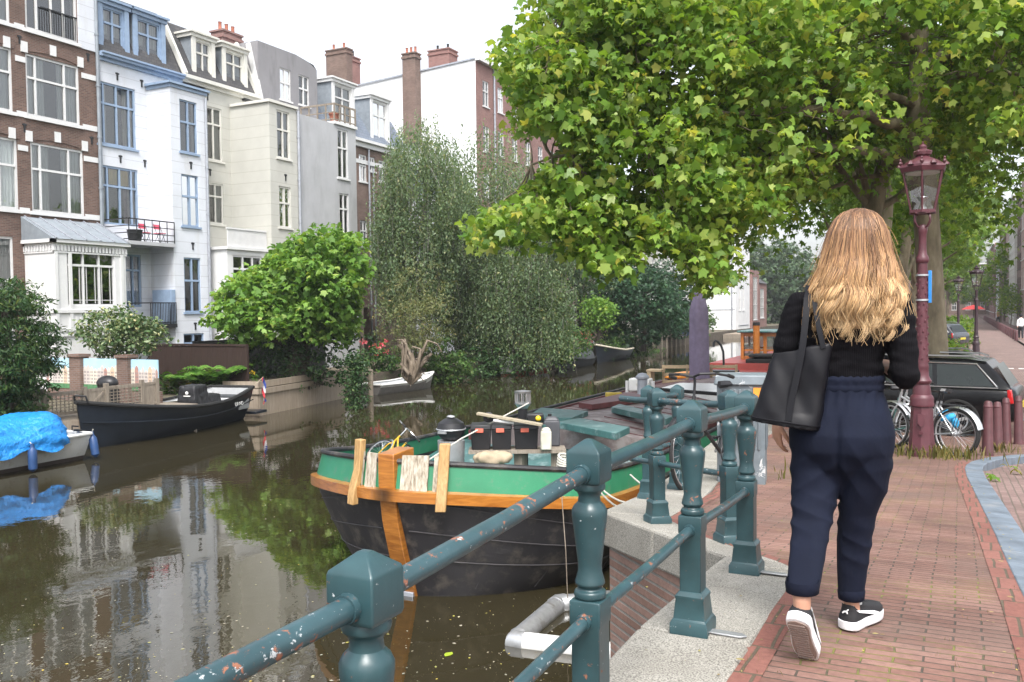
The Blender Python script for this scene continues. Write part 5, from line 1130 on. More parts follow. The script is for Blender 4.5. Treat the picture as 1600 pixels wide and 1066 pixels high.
c=az(1004,618,1.6); vt=thing('vent_post','grey mushroom vent on the barge roof beside the white box','vent',c); q=MB(); q.lathe(c,[(.16,0),(.14,.05),(.13,.42),(.18,.45),(.18,.5),(.1,.58),(.0,.6)],14); q.build('vent_body',M['zinc'],vt)
c=az(995,612,1.6); wb=thing('white_box','white box with two short posts on the barge roof','box',c); q=MB(); q.box((c.x-.05,c.y+.5,c.z+.15),(.6,.4,.36)); q.build('box_body',M['boatwhite'],wb,bev=.04); q=MB()
for s in (-.42,.34): q.tube([(c.x+s,c.y+.4,c.z-.1),(c.x+s,c.y+.4,c.z+.26)],.05,8)
q.build('short_post',M['white'],wb)
c=az(985,612,1.62); q=MB(); q.box((c.x+.1,c.y-1.6,c.z+.06),(.42,.16,.12),bm_); tag(q.build('toy_block',mat('mustard_paint',(.45,.33,.05),.6),bev=.02),'small mustard yellow wooden block on the barge roof','block')
sk=thing('skylight','long white framed skylight with dark trim on the far end of the barge roof','skylight',az(1070,612,1.7)); a,b,c_,d_=[az(x,y,1.75) for x,y in ((1024,608),(1060,598),(1172,600),(1150,618))]; q=MB(); q.prism([a,b,c_,d_],(0,0,0),(0,0,-.28)); q.build('frame',M['boatwhite'],sk,bev=.04); q=MB(); q.tube([a+Vector((0,0,.0)),d_,c_],.045,6); q.build('trim',M['rubber'],sk)
# red barge with varnished wheelhouse
rb=thing('red_barge','dark red barge with varnished wheelhouse moored beyond the green barge','barge',(-7.6,34,0)); q=MB()
q.prism([(-10.0,33.5,-.4),(-9.9,33.2,1.25),(-5.2,33.2,1.25),(-5.1,33.5,-.4)],(0,0,0),(0,21,0)); q.build('hull',M['hullblack'],rb)
q=MB(); q.bx((-9.7,35.5,1.2),(-5.4,54,1.35)); q.prism([(-9.4,36.5,1.35),(-5.7,36.5,1.35),(-5.9,36.5,1.62),(-9.2,36.5,1.62)],(0,0,0),(0,7.5,0)); q.build('deck',mat('red_deck',(.30,.055,.045),.5,0,.15,4),rb)
q=MB(); c=ad(1200,556,36); q.bx((c.x-.9,c.y,1.60),(c.x+1.6,c.y+1.5,1.78)); q.bx((c.x-.8,c.y+.1,1.84),(c.x+1.5,c.y+1.4,1.95)); q.build('deck_cover',M['rubber'],rb,bev=.03)
wl=az(1160,566,1.5); X0=wl.x; Y0=wl.y; M['wheelwood']=wood('orange_varnish',(.36,.11,.015),(.52,.19,.03),.3,3,(2,2,7),.4)
t_=float((np.array(wl)-_O)@_fw); zt=ad(1161,520,t_).z; zh=zt-1.5; wh=MB(); XE=X0+2.9; YE=Y0+2.6
def wframe(F,u0,u1,n):
    F.box(wh,u0,u1,1.45,1.45+zh*.2,-.06,.0); F.box(wh,u0,u1,1.45+zh*.2,1.45+zh*.25,-.05,.02); F.box(wh,u0,u1,zt-.16,zt,-.06,.0); F.box(wh,u0,u1,1.45+zh*.42,1.45+zh*.48,-.05,-.01)
    for k in range(n+1): u=u0+(u1-u0)*k/n; F.box(wh,u-.07,u+.07,1.45,zt,-.07,.015)
wframe(FY(Y0),X0,XE,3); wframe(FX(XE),Y0,YE,2); wframe(FW(X0),-YE,-Y0,2); wframe(Face((0,YE,0),(-1,0,0),(0,1,0)),-XE,-X0,3)
wo_=wh.build('wheelhouse',M['wheelwood'],rb,smooth=False)
g=MB()
for F,u0,u1 in ((FY(Y0),X0,XE),(FX(XE),Y0,YE),(FW(X0),-YE,-Y0)): g.add([F.P(u0,1.6,-.035),F.P(u1,1.6,-.035),F.P(u1,zt,-.035),F.P(u0,zt,-.035)],[(0,1,2,3)])
g.build('glass',M['lampglass'],wo_,smooth=False)
r_=MB(); r_.bx((X0-.2,Y0-.2,zt),(XE+.2,YE+.2,zt+.09)); r_.build('wheelhouse_roof',M['hatchgreen'],wo_,bev=.03)
q=MB(); c=ad(1182,560,t_-.8); q.tube([(c.x,c.y,1.4),(c.x,c.y,ad(1182,508,t_-.8).z)],.14,12); q.build('mast_stump',M['wheelwood'],rb); q=MB(); zt2=ad(1182,508,t_-.8).z; q.tube([(c.x,c.y,zt2-.02),(c.x,c.y,zt2+.12)],.15,12); q.build('mast_cap',M['iron'],rb)
c=ad(1131,572,34); q=MB(); zz=[ad(1131,y,34).z for y in (575,550,540,534,532,536,542)]; xx=[0,-.02,-.10,-.22,-.32,-.38,-.38]; q.tube([(c.x+a*.9+.0,c.y+a*.45,z) for a,z in zip(xx,zz)],.045,8); q.build('davit',M['iron'],rb); q=MB(); q.bx((c.x-.5,c.y-.2,1.3),(c.x+.5,c.y+.4,1.5)); q.build('davit_base',M['iron'],rb)
# ---------------------------------------------------------------- street things
def gp(x,y):
    d=ray(x,y); t=2.
    for _ in range(400):
        p=_O+d*t
        if p[2]<=gz(p[1]): break
        t*=1.012
    lo,hi=t/1.012,t
    for _ in range(30):
        m=(lo+hi)/2; p=_O+d*m
        if p[2]<=gz(p[1]): hi=m
        else: lo=m
    p=_O+d*hi; return Vector(p)
M['burg']=mat('burgundy_cast_iron',(.080,.021,.029),.45,0,.16,8,.35,45,.006); M['bollard']=mat('bollard_paint',(.085,.030,.034),.45,0,.2,8,.1,50); M['darklamp']=mat('dark_lamp_paint',(.035,.018,.024),.45)
def lamp(loc,label,m,far=False,group=None,plate=False):
    L=thing('street_lamp',label,'street lamp',loc,group,True); H=4.2; q=MB()
    q.lathe((0,0,0),[(.20,-.05),(.20,.05),(.185,.08),(.17,.16),(.155,.30),(.14,.66),(.135,.70)],8); bs=q.build('base',m,L,ang=25)
    q=MB(); q.lathe((0,0,0),[(.135,.69),(.155,.70),(.16,.73),(.15,.76),(.155,.80),(.14,.84),(.12,.86),(.115,.93),(.10,1.0),(.12,1.02),(.125,1.05),(.105,1.08),(.09,1.12),(.085,1.22),(.09,1.24),(.085,1.27)],24); q.build('collar',m,bs)
    q=MB(); q.lathe((0,0,0),[(.084,1.26),(.080,1.30),(.072,1.9),(.066,2.5),(.064,2.66),(.082,2.68),(.086,2.71),(.078,2.75),(.06,2.78),(.052,2.85),(.05,3.05),(.06,3.08),(.066,3.12),(.06,3.17),(.045,3.19),(.0,3.2)],20)
    if not far:
        for k in range(70):       # cast leaf relief on the shaft
            a=k*2.4; z=1.32+k*.0178; r=.079-(z-1.3)*.011; q.ball((r*math.cos(a),r*math.sin(a),z),.016,6,None,(1,1,1.5))
    q.build('shaft',m,L)
    if not far:
        q=MB(); q.prism([(-.045,-.158,.60),(.045,-.158,.60),(.045,-.165,.48),(0,-.17,.42),(-.045,-.165,.48)],(0,0,0),(0,-.012,0)); q.box((0,-.172,.34),(.05,.012,.035)); q.build('shield_relief',m,bs)
    q=MB()
    for k in range(4):
        a=PI/4+k*PI/2; c,s=math.cos(a),math.sin(a); q.tube([(.03*c,.03*s,3.14),(.09*c,.09*s,3.17),(.135*c,.135*s,3.24),(.13*c,.13*s,3.31),(.085*c,.085*s,3.35)],.014,6)
    q.lathe((0,0,0),[(.0,3.335),(.17,3.335),(.17,3.36),(0,3.36)],6); q.build('bracket',m,L)
    z0,z1,r0,r1=3.36,3.93,.165,.285; n=6; la=MB(); G=MB(); pt=lambda a,r,z:Vector((r*math.cos(a),r*math.sin(a),z))
    A=[2*PI*(k+.5)/n for k in range(n)]
    for k in range(n): la.tube([pt(A[k],r0,z0),pt(A[k],r1,z1)],.013,6); G.add([pt(A[k],r0-.01,z0),pt(A[(k+1)%n],r0-.01,z0),pt(A[(k+1)%n],r1-.01,z1),pt(A[k],r1-.01,z1)],[(0,1,2,3)])
    la.lathe((0,0,0),[(r0-.03,z0-.01),(r0+.02,z0-.01),(r0+.02,z0+.03),(r0-.03,z0+.03)],6,rotm(0,0,PI/6)); la.lathe((0,0,0),[(r1-.03,z1-.03),(r1+.02,z1-.03),(r1+.045,z1+.03),(r1+.03,z1+.06),(r1-.03,z1+.06)],6,rotm(0,0,PI/6))
    lo=la.build('lantern_frame',m,L,ang=30); G.build('lamp_glass',M['lampglass'],lo,smooth=False)
    q=MB(); q.lathe((0,0,0),[(.27,z1+.05),(.25,z1+.09),(.19,z1+.13),(.10,z1+.17),(.085,z1+.19),(.11,z1+.21),(.115,z1+.25),(.075,z1+.28),(.05,z1+.29),(.055,z1+.32),(.035,z1+.345),(.012,z1+.36),(.015,z1+.38),(0,z1+.40)],18)
    for k in range(n):
        p=pt(A[k],r1+.03,z1+.06); q.lathe(p,[(.012,0),(.028,.03),(.012,.055),(.018,.075),(0,.10)],6); a2=(A[k]+PI/n); p=pt(a2,r1-.0,z1+.06); q.lathe(p,[(.05,0),(.035,.03),(.01,.05),(.0,.06)],6)
    for k in range(6): a=2*PI*k/6; q.ball((.1*math.cos(a),.1*math.sin(a),z1+.25),.022,6)
    q.build('lantern_roof',m,L)
    q=MB(); q.lathe((0,0,0),[(.05,z0+.03),(.05,z0+.07),(.03,z0+.09),(.03,z0+.14),(.075,z0+.20),(.07,z0+.21),(.02,z0+.17),(.0,z0+.17)],14); q.build('burner',M['steel'],L)
    q=MB(); q.lathe((0,0,0),[(.21,z1-.045),(.22,z1-.01),(.0,z1)],16); q.build('reflector',M['white'],L)
    if plate:
        q=MB(); q.bx((.075,-.02,2.12),(.115,.20,2.56)); p=q.build('sign_plate',mat('sign_blue',(.02,.22,.60),.35),L,bev=.004); q=MB()
        for z in (2.16,2.5): q.lathe((0,0,z),[(.078,-.012),(.084,-.012),(.084,.012),(.078,.012)],14); q.box((.08,.06,z),(.02,.14,.024))
        q.build('sign_band',M['galv'],p)
    return L
lb_=gp(1440,713); lamp((lb_.x,lb_.y,gz(lb_.y)),'burgundy cast iron street lamp with crown topped lantern and small blue plate, beside the bicycles',M['burg'],plate=True)
p=gp(1525,563); lamp((p.x,p.y,p.z),'dark burgundy street lamp rising behind the black estate car',M['darklamp'],True); p=gp(1500,548); lamp((p.x-.1,p.y+6,p.z),'farthest dark street lamp, left of the taller looking dark one',M['darklamp'],True)
# bollards
def bollard_parts(par,h=.78):
    q=MB(); q.lathe((0,0,0),[(.085,-.05),(.085,.02),(.078,.04),(.062,h*.86),(.060,h*.87),(.064,h*.88),(.064,h*.90),(.058,h*.91),(.056,h*.95),(.04,h*.985),(.0,h)],16); q.build('post_body',M['bollard'],par)
bp=[(1543,712,.80,'reddish brown bollard nearest the bicycle wheel'),(1559,703,.78,'second reddish brown bollard from the bicycles'),(1573,693,.80,'third reddish brown bollard from the bicycles, by the car wheel'),(1592,694,.84,'darkest reddish brown bollard at the right edge before the car tail')]
for x,y,h,l in bp: c=gp(x,y); b=thing('bollard',l,'bollard',(c.x,c.y,c.z),'bollards by the parked car',True,rnd.uniform(0,3)); bollard_parts(b,h); b.rotation_euler[1]=rnd.uniform(-.03,.0)
b0=None
for k in range(30):
    y=70+k*3.1; x=3.45
    if b0 is None: b0=thing('low_post','low dark red post in the row along the far pavement','post',(x,y,1.38),'low posts along the far pavement',True); q=MB(); q.lathe((0,0,0),[(.11,0),(.1,.62),(.07,.70),(0,.72)],8); q.build('post_body',M['bollard'],b0)
    else: dup(b0,(x,y,1.38))
# bicycles
def bike(label,loc,rz,fm,lean=.06,guard=None,seatm=None,steer=0.,crate=None,scale=1,group=None):
    B=thing('bicycle',label,'bicycle',loc,group,True,rz); B.rotation_euler=(lean,0,rz); rx,fx,r=-.53,.55,.345
    for x in (rx,fx):
        m=rotm(PI/2,0,0) if x<0 else rotm(0,0,steer)@rotm(PI/2,0,0)
        q=MB(); q.torus((x,0,r),r-.017,.018,m,36,8); w_=q.build('wheel',M['rubber'],B); q=MB(); q.torus((x,0,r),r-.042,.012,m,36,6); q.tube([Vector((x,0,r))+m@Vector((0,0,-.045)),Vector((x,0,r))+m@Vector((0,0,.045))],.022,8)
        for k in range(22): a=2*PI*k/22; e=Vector((x,0,r))+m@Vector(((r-.045)*math.cos(a),(r-.045)*math.sin(a),0)); q.tube([Vector((x,0,r))+m@Vector((.02*math.cos(a+1),.02*math.sin(a+1),.03*(1 if k%2 else -1))),e],.0018,3,False)
        q.build('rim',M['steel'],w_)
    q=MB(); bb=(-.08,0,.28); st=(-.24,0,.78); h1=(.36,0,.86); h2=(.40,0,.70)
    q.tube([bb,st],.017,8); q.tube([h2,bb],.019,8); q.tube([(.37,0,.80),(-.17,0,.55)],.017,8); q.tube([h1,h2],.02,8)
    for s in (-1,1): q.tube([bb,(rx,.06*s,r)],.010,6); q.tube([(-.22,0,.7),(rx,.06*s,r)],.008,6); q.tube([h2,(.44,.05*s,.6),(fx,.05*s,r)],.013,6)
    q.build('frame',fm,B)
    q=MB(); q.tube([h1,(.33,0,1.0),(.34,0,1.04)],.013,8); c=Vector((.34,0,1.04)); R_=rotm(0,0,steer); q.tube([c+R_@Vector(v) for v in ((-.22,-.29,-.02),(-.10,-.29,.0),(.06,-.22,.03),(.10,-.10,.03),(.02,0,0),(.10,.10,.03),(.06,.22,.03),(-.10,.29,.0),(-.22,.29,-.02))],.012,8); hb=q.build('handlebar',fm if seatm else M['steel'],B)
    q=MB()
    for s in (-1,1): q.tube([c+R_@Vector((-.23,.29*s,-.022)),c+R_@Vector((-.11,.29*s,.0))],.018,8)
    q.build('grip',M['rubber'],hb)
    q=MB(); q.tube([st,(-.26,0,.90)],.013,8); q.loft([[Vector((-.38+x_,y_*w2,.93+z_)) for y_,z_ in ((-1,0),(-.7,.035),(0,.04),(.7,.035),(1,0),(0,-.03))] for x_,w2 in ((0,.05),(.05,.095),(.12,.085),(.20,.035),(.27,.02))]); q.build('saddle',M['black'],B)
    for x,a0,a1 in ((rx,.15,2.9),(fx,.5,2.6)):
        q=MB(); m=rotm(PI/2,0,0); w2=[]
        for k in range(15):
            a=a0+(a1-a0)*k/14; w2.append([Vector((x+(r+.03+dz)*math.cos(a),y_,r+(r+.03+dz)*math.sin(a))) for y_,dz in ((-.028,-.012),(-.015,.004),(.015,.004),(.028,-.012))])
        q.loft(w2,False,False); q.build('mudguard',guard or M['steel'],B)
    q=MB(); 
    for s in (-1,1): q.tube([(rx+.02,.07*s,r),(-.62,.07*s,.74),(-.26,.07*s,.74)],.006,5)
    for k in range(4): q.tube([(-.62+.1*k,-.07,.745),(-.62+.1*k,.07,.745)],.005,5)
    q.build('rack',M['iron'],B)
    q=MB(); q.torus((bb[0],.05,bb[2]),.085,.006,rotm(PI/2,0,0),20,5); q.tube([(bb[0],.06,bb[2]),(bb[0]+.1,.07,bb[2]-.13)],.01,6); q.tube([(bb[0],-.06,bb[2]),(bb[0]-.1,-.07,bb[2]+.13)],.01,6); q.box((bb[0]+.1,.12,bb[2]-.13),(.09,.09,.025)); q.box((bb[0]-.1,-.12,bb[2]+.13),(.09,.09,.025)); q.build('crank',M['iron'],B)
    return B
M['silver']=mat('silver_frame',(.42,.43,.44),.35,.6,.1,5); M['greenframe']=mat('dark_green_frame',(.03,.09,.08),.4)
def bike_at(rxy,fxy,lab,fm,**k):
    a,b=Vector(rxy),Vector(fxy); d=(b-a).normalized(); c=a+d*.53; return bike(lab,(c.x,c.y,gz(c.y)+.0),math.atan2(d.y,d.x),fm,**k)
a=gp(1491,713); a2=ad(1412,700,13.3)
bike_at((a.x,a.y),(a2.x,a2.y),'silver city bicycle with its rear wheel next to the lamp base and first bollard',M['silver'],guard=M['steel'])
a3=Vector((a.x+.04,a.y+.42,0)); bike_at((a3.x,a3.y),(a2.x+.06,a2.y+.42),'second silver bicycle, parked behind the first and touching it',M['silver'],guard=M['steel'])
b=ad(1392,690,13.6); bike_at((b.x+.35,b.y+.5),(b.x-.5,b.y-.15),'bicycle with dark green frame half hidden by the lamp and the woman',M['greenframe'],guard=M['silver'],steer=.3)
c=ad(1478,650,13.0); q=MB(); q.ball((c.x,c.y,c.z),.10,10,None,(1.2,.6,.8)); q.ball((c.x+.12,c.y,c.z-.10),.06,8,None,(.8,.5,1.3)); tag(fuse('blue_rag',[q],mat('bright_blue_cloth',(.03,.33,.62),.6),.015,None,3,crumple(.012,16,3)),'bright blue cloth tied below the saddle of the silver bicycle','cloth')
h=ad(1088,612,8.35); bike('black city bicycle standing on the quay behind the railing, handlebars towards the camera',(h.x+.12,h.y+.33,gz(h.y)),-PI/2-.28,M['black'],lean=.05,guard=M['black'],seatm=1,steer=.15)
q_=ad(567,712,13.2); B=bike('yellow bicycle lying on the barge bow behind the timber chock',(q_.x-.15,q_.y+.55,1.42),2.45,mat('yellow_frame',(.6,.36,.02),.4),lean=.75,steer=.5); B.scale=(.8,.8,.8)
# utility cabinet
def peeled():
    t=NT('cabinet_paint'); v=t.coord(); c=t.ramp(t.noise(v,7,4),[(.3,(.115,.14,.155)),(.7,(.165,.195,.215))]); f=t.ramp(t.noise(t.coord(scale=(1,1,.6)),6,6,.7,.8),[(.60,(0,0,0)),(.63,(.8,.8,.8))])
    return t.fin(t.mix(c,(.62,.63,.63),f),.5,0,t.bump(f,-.3,.003))
M['cabinet']=peeled(); c=gp(1160,752); cb=thing('utility_cabinet','grey street cabinet with peeling stickers behind the corner railing post','cabinet',(c.x,c.y,gz(c.y)),None,True,.15); q=MB(); q.bx((-.23,-.2,0),(.23,.2,.98))
for k in range(9): q.bx((-.2+k*.045,-.215,.35),(-.18+k*.045,-.2,.94))
for k in range(8): q.bx((.23,-.17+k*.045,.35),(.243,-.15+k*.045,.94))
q.build('cabinet_body',M['cabinet'],cb,bev=.006); q=MB(); q.box((0,0,1.03),(.52,.46,.10),None,.92); q.build('cabinet_lid',M['cabinet'],cb,bev=.015); q=MB(); q.bx((.12,-.222,.78),(.24,-.214,.96)); q.build('sticker',mat('orange_sticker',(.72,.25,.03),.5),cb)
# cars
M['carblack']=mat('black_car_paint',(.004,.004,.005),.2,0,.1,4,spec=.3); M['cargrey']=mat('dark_grey_car_paint',(.06,.065,.075),.25,.3,.1,4,coat=.6); M['carglass']=mat('car_glass',(.010,.016,.014),.04,0,.1,4,spec=.45); M['taillight']=mat('tail_light_red',(.45,.01,.012),.2,coat=.5)
def car(label,loc,rz,m,estate=True):
    C=thing('parked_car',label,'car',loc,None,True,rz); q=MB()
    S=[(-2.40,.42,.62,.72,.74),(-2.34,.30,.62,.93,.84),(-2.2,.26,.6,.95,.90),(-1.6,.22,.6,.96,.925),(-.6,.2,.6,.95,.93),(.5,.2,.6,.94,.93),(1.1,.2,.6,.93,.925),(1.7,.22,.58,.86,.90),(2.15,.26,.55,.76,.84),(2.36,.34,.52,.66,.70),(2.40,.42,.52,.60,.6)]
    rings=[]
    for x,z0,zm,z1,w_ in S: rings.append([Vector((x,s*y,z)) for s,y,z in ((-1,w_*.86,z0),(-1,w_*.98,z0+.10),(-1,w_,zm),(-1,w_*.985,z1-.07),(-1,w_*.93,z1),(-1,w_*.5,z1+.03),(1,w_*.5,z1+.03),(1,w_*.93,z1),(1,w_*.985,z1-.07),(1,w_,zm),(1,w_*.98,z0+.10),(1,w_*.86,z0))])
    q.loft(rings); o=q.build('body',m,C,ang=28); s=o.modifiers.new('s','SUBSURF'); s.levels=1; s.render_levels=2
    back=-2.25 if estate else -1.7
    q=MB(); G=[(back,.93,.955,.80),(back+.12,.93,1.10,.79),(back+.42,.93,1.43,.72),(back+.75,.93,1.475,.70),(-.4,.93,1.49,.69),(.25,.93,1.45,.68),(.95,.93,1.05,.76),(1.22,.93,.945,.78)]
    rings=[[Vector((x,s*y,z)) for s,y,z in ((-1,.83,z0),(-1,w_+.01,z1-.05),(-1,w_-.05,z1),(1,w_-.05,z1),(1,w_+.01,z1-.05),(1,.83,z0))] for x,z0,z1,w_ in G]; q.loft(rings); q.build('greenhouse',m,C,ang=25)
    side=[]; 
    def sp(x,z,s): 
        zt=float(np.interp(x,[g[0] for g in G],[g[2] for g in G])); w_=float(np.interp(x,[g[0] for g in G],[g[3] for g in G])); f=(z-.93)/max(zt-.05-.93,.05); return Vector((x,s*(.83+(w_+.01-.83)*min(1,f)+.008),z))
    for s in (-1,1):
        for a,b,c_,d_ in ((-1.98 if estate else -1.5,-1.02,-1.66,-1.0),(-.94,-.02,-.92,-.02),(.06,.92,.06,.42)):
            q=MB(); q.add([sp(a,.975,s),sp(b,.975,s),sp(d_,1.37,s),sp(c_,1.37,s)],[(0,1,2,3)]); q.build('window',M['carglass'],C,smooth=False)
        q=MB(); q.tube([sp(x,.95,s)+Vector((0,s*.012,0)) for x in (-2.05,-1,0,1.05)],.014,6); q.tube([sp(-2.03,.97,s)+Vector((0,s*.01,0)),sp(-1.68,1.385,s)+Vector((0,s*.01,0)),sp(-.9,1.40,s)+Vector((0,s*.01,0)),sp(.40,1.385,s)+Vector((0,s*.01,0))],.013,6); q.build('chrome_trim',M['steel'],C)
        q=MB(); q.tube([(-1.75,s*.62,1.47),(-1.6,s*.62,1.525),(.0,s*.62,1.535),(.2,s*.62,1.47)],.018,6); q.build('roof_rail',M['steel'],C)
        q=MB(); q.box((-2.245,s*.835,.80),(.10,.10,.26),rotm(0,.12,0),.8); q.build('tail_light',M['taillight'],C,bev=.02)
        for x in (-1.36,1.42):
            q=MB(); q.torus((x,s*.84,.32),.255,.085,rotm(PI/2,0,0),30,10); w_=q.build('wheel',M['rubber'],C); q=MB(); mw=rotm(PI/2,0,0); q.torus((x,s*.90,.32),.19,.016,mw,30,6)
            for k in range(5): a=2*PI*k/5+.3; q.beam((x+.04*math.cos(a),s*.915,.32+.04*math.sin(a)),(x+.19*math.cos(a),s*.905,.32+.19*math.sin(a)),.06,.025,(0,1,0))
            q.lathe((x,s*.9,.32),[(.05,-.02),(.05,.02),(0,.025)],12,mw); q.build('rim',M['silver'],w_)
            q=MB(); q.torus((x,s*.90,.33),.37,.035,mw,20,6,0,PI); q.build('wheel_arch',M['rubber'],C)
        q=MB(); 
        for x in (-.85,.15): q.tube([(x-.09,s*.945,.80),(x-.06,s*.962,.805),(x+.06,s*.962,.805),(x+.09,s*.945,.80)],.012,6)
        q.build('door_handle',m,C); q=MB(); q.ball((.78,s*.98,.99),.10,10,None,(.7,1,.7)); q.build('mirror',m,C)
    q=MB(); q.add([(-2.0,-.60,1.37),(-2.0,.60,1.37),(-2.235,.72,.985),(-2.235,-.72,.985)],[(0,1,2,3)]); q.build('rear_window',M['carglass'],C,smooth=False)
    q=MB(); q.add([(.45,-.60,1.42),(.45,.60,1.42),(1.15,.72,.98),(1.15,-.72,.98)],[(0,1,2,3)]); q.build('windscreen',M['carglass'],C,smooth=False)
    q=MB(); q.box((-2.41,0,.62),(.02,.52,.11)); q.build('number_plate',mat('plate_yellow',(.62,.48,.06),.5),C)
    return C
e=ad(1597,640,17.0); car('black estate car parked behind the bollards, big tree trunk and bicycles',(e.x-2.35,e.y+.35,gz(e.y+.3)),PI-.13,M['carblack'])
car('dark car of which only the roof shows above the black estate car',(e.x-2.6,e.y+3.1,1.36),PI-.1,M['carblack'])
p=gp(1498,546); car('dark grey car parked farther down the street under the trees',(p.x-1.9,p.y+1,1.36),PI-.5,M['cargrey'])
p=gp(1490,552); car('dark car parked in front of the grey one, half hidden by the big trunk',(p.x-2.6,p.y-6,1.36),PI-.5,M['cargrey'])
# far parasol and passers-by
rp=thing('red_parasol','small open red parasol far down the street','parasol',(1.4,115,1.36)); q=MB(); q.lathe((1.4,115,3.3),[(1.25,0),(.7,.32),(.0,.52)],12); q.build('canopy',mat('red_fabric',(.60,.06,.06),.8),rp); q=MB(); q.tube([(1.4,115,1.36),(1.4,115,3.8)],.04,6); q.build('pole',M['iron'],rp)
def cap(mb,pts,r):     # capsule chain
    n=len(pts); r=r if isinstance(r,(list,tuple)) else [r]*n; P=[Vector(p) for p in pts]
    mb.tube(P,r,12); 
    for p,k in zip(P,r): mb.ball(p,k*.995,12)
M['skin']=mat('skin',(.52,.28,.19),.5,0,.06,12); M['shirtwhite']=mat('white_shirt',(.72,.72,.74),.85); M['darkcloth']=mat('dark_cloth',(.014,.015,.02),.9)
def passer(label,loc,rz,top,hairc):
    P=thing('person',label,'person',loc,None,True,rz); L=[]
    def C(*a): q=MB(); cap(q,*a); L.append(q)
    C([(0,0,.95),(0,0,1.15),(0,0,1.38)],[.14,.125,.14]); C([(0,0,1.4),(0,0.01,1.55)],[.055,.055]); C([(0,.02,1.60),(0,.03,1.66)],[.085,.09])
    for s,k in ((-1,.22),(1,-.2)): C([(.08*s,0,.92),(.09*s,k*.4,.5),(.09*s,k-.05,.09),(.09*s,k+.1,.04)],[.09,.065,.045,.04]); C([(.17*s,0,1.38),(.22*s,-k*.3,1.1),(.21*s,-k*.7,.86)],[.05,.042,.034])
    b=fuse('body',L,M['skin'],.02,P,3); q=MB(); q2=MB(); cap(q,[(0,0,.95),(0,0,1.15),(0,0,1.38)],[.155,.145,.155]); S=[q]
    for s,k in ((-1,.22),(1,-.2)): u=MB(); cap(u,[(.17*s,0,1.38),(.22*s,-k*.3,1.1),(.212*s,-k*.6,.95)],[.062,.055,.05]); S.append(u)
    fuse('shirt',S,top,.02,P,3); S=[]
    q=MB(); cap(q,[(0,0,.86),(0,0,.98)],[.15,.15]); S.append(q)
    for s,k in ((-1,.22),(1,-.2)): u=MB(); cap(u,[(.08*s,0,.9),(.09*s,k*.4,.5),(.09*s,k-.05,.14)],[.10,.08,.06]); S.append(u)
    fuse('trousers',S,M['darkcloth'],.02,P,3); q=MB(); q.ball((0,.0,1.67),.108,12,None,(1,1,1.1)); fuse('hair',[q],hairc,.02,P,2); return P
p=gp(1595,531); passer('person in a white top and dark trousers walking far down the street',(p.x,p.y,1.38),0,M['shirtwhite'],M['darkcloth']); passer('person in a tan jacket standing by the far pavement plants',(4.3,128,1.38),.6,mat('tan_jacket',(.36,.20,.12),.9),M['darkcloth'])
# ---------------------------------------------------------------- the woman
fr=gp(1335,985); WX,WY=ad(1315,985,3.74).x,ad(1315,985,3.74).y; WZ=gz(WY)+.002
woman=thing('person','woman walking away with long wavy blonde hair, black top, navy trousers and white soled sneakers','person',(WX,WY,WZ),None,True,0)
def ellr(c,rx,ry,n=28,tilt=0,e=2.2):
    r=[]
    for k in range(n):
        a=2*PI*k/n; cx=math.copysign(abs(math.cos(a))**(2/e),math.cos(a)); sy=math.copysign(abs(math.sin(a))**(2/e),math.sin(a)); r.append(Vector((c[0]+rx*cx,c[1]+ry*sy,c[2]+tilt*ry*sy)))
    return r
def sweater():
    t=NT('black_rib_knit'); tc=t.N('TexCoord'); sp=t.N('SeparateXYZ'); t.L(tc.outputs['Object'],sp.inputs[0]); s=t.math('SINE',t.math('MULTIPLY',t.math('ADD',sp.outputs[0],t.math('MULTIPLY',sp.outputs[1],.4)),720)); nr=t.bump(s,.2,.002); nr=t.bump(t.noise(t.coord(),14,4),.4,.012,nr)
    return t.fin((.0045,.0042,.0055),.9,0,nr,.12)
def cloth(name,c):
    t=NT(name); v=t.coord(); nr=t.bump(t.noise(t.coord(scale=(1,1,.5)),9,5,.6,.5),.30,.018); nr=t.bump(t.noise(t.coord(scale=(1,1,3)),160,2),.10,.001,nr); return t.fin(t.ramp(t.noise(v,6,4),[(.3,sc3(c,.85)),(.7,sc3(c,1.2))]),.85,0,nr,.18)
M['knit']=sweater(); M['navycloth']=cloth('navy_crepe',(.0058,.0082,.0190)); M['leather']=mat('black_leather',(.0055,.0055,.0075),.42,0,.2,8,.12,60,.003,spec=.2)
M['solewhite']=mat('white_sole',(.75,.75,.76),.55,0,.04,10); M['soletan']=mat('tan_outsole',(.30,.23,.20),.75,0,.15,12); M['shoeblack']=mat('black_suede',(.012,.012,.014),.75,0,.2,20,.1,120)
S=[]
def C(*a): q=MB(); cap(q,*a); S.append(q)
# head and neck: one skull with brow, nose, chin and ears, facing +y
hd=Vector((.058,.035,1.60))
q=MB(); q.ball(hd+Vector((0,-.01,.02)),.098,20,None,(.80,1.0,1.05)); S.append(q); q=MB(); q.ball(hd+Vector((0,.035,-.045)),.066,16,None,(.86,.95,1.05)); S.append(q)
C([hd+Vector((0,.088,.005)),hd+Vector((0,.108,-.022))],[.010,.014]); C([hd+Vector((0,.07,-.095)),hd+Vector((0,.078,-.098))],[.02,.018]); C([hd+Vector((-.022,.083,-.055)),hd+Vector((.022,.083,-.055))],[.008,.008])
for s in (-1,1): q=MB(); q.ball(hd+Vector((.078*s,-.005,-.01)),.03,10,None,(.35,.7,1.1)); S.append(q)
C([(.045,.0,1.40),(.055,.01,1.52)],[.052,.05])
C([(.02,0,1.35),(.015,0,1.2),(.0,0,1.08),(0,0,.95)],[.115,.11,.10,.13])
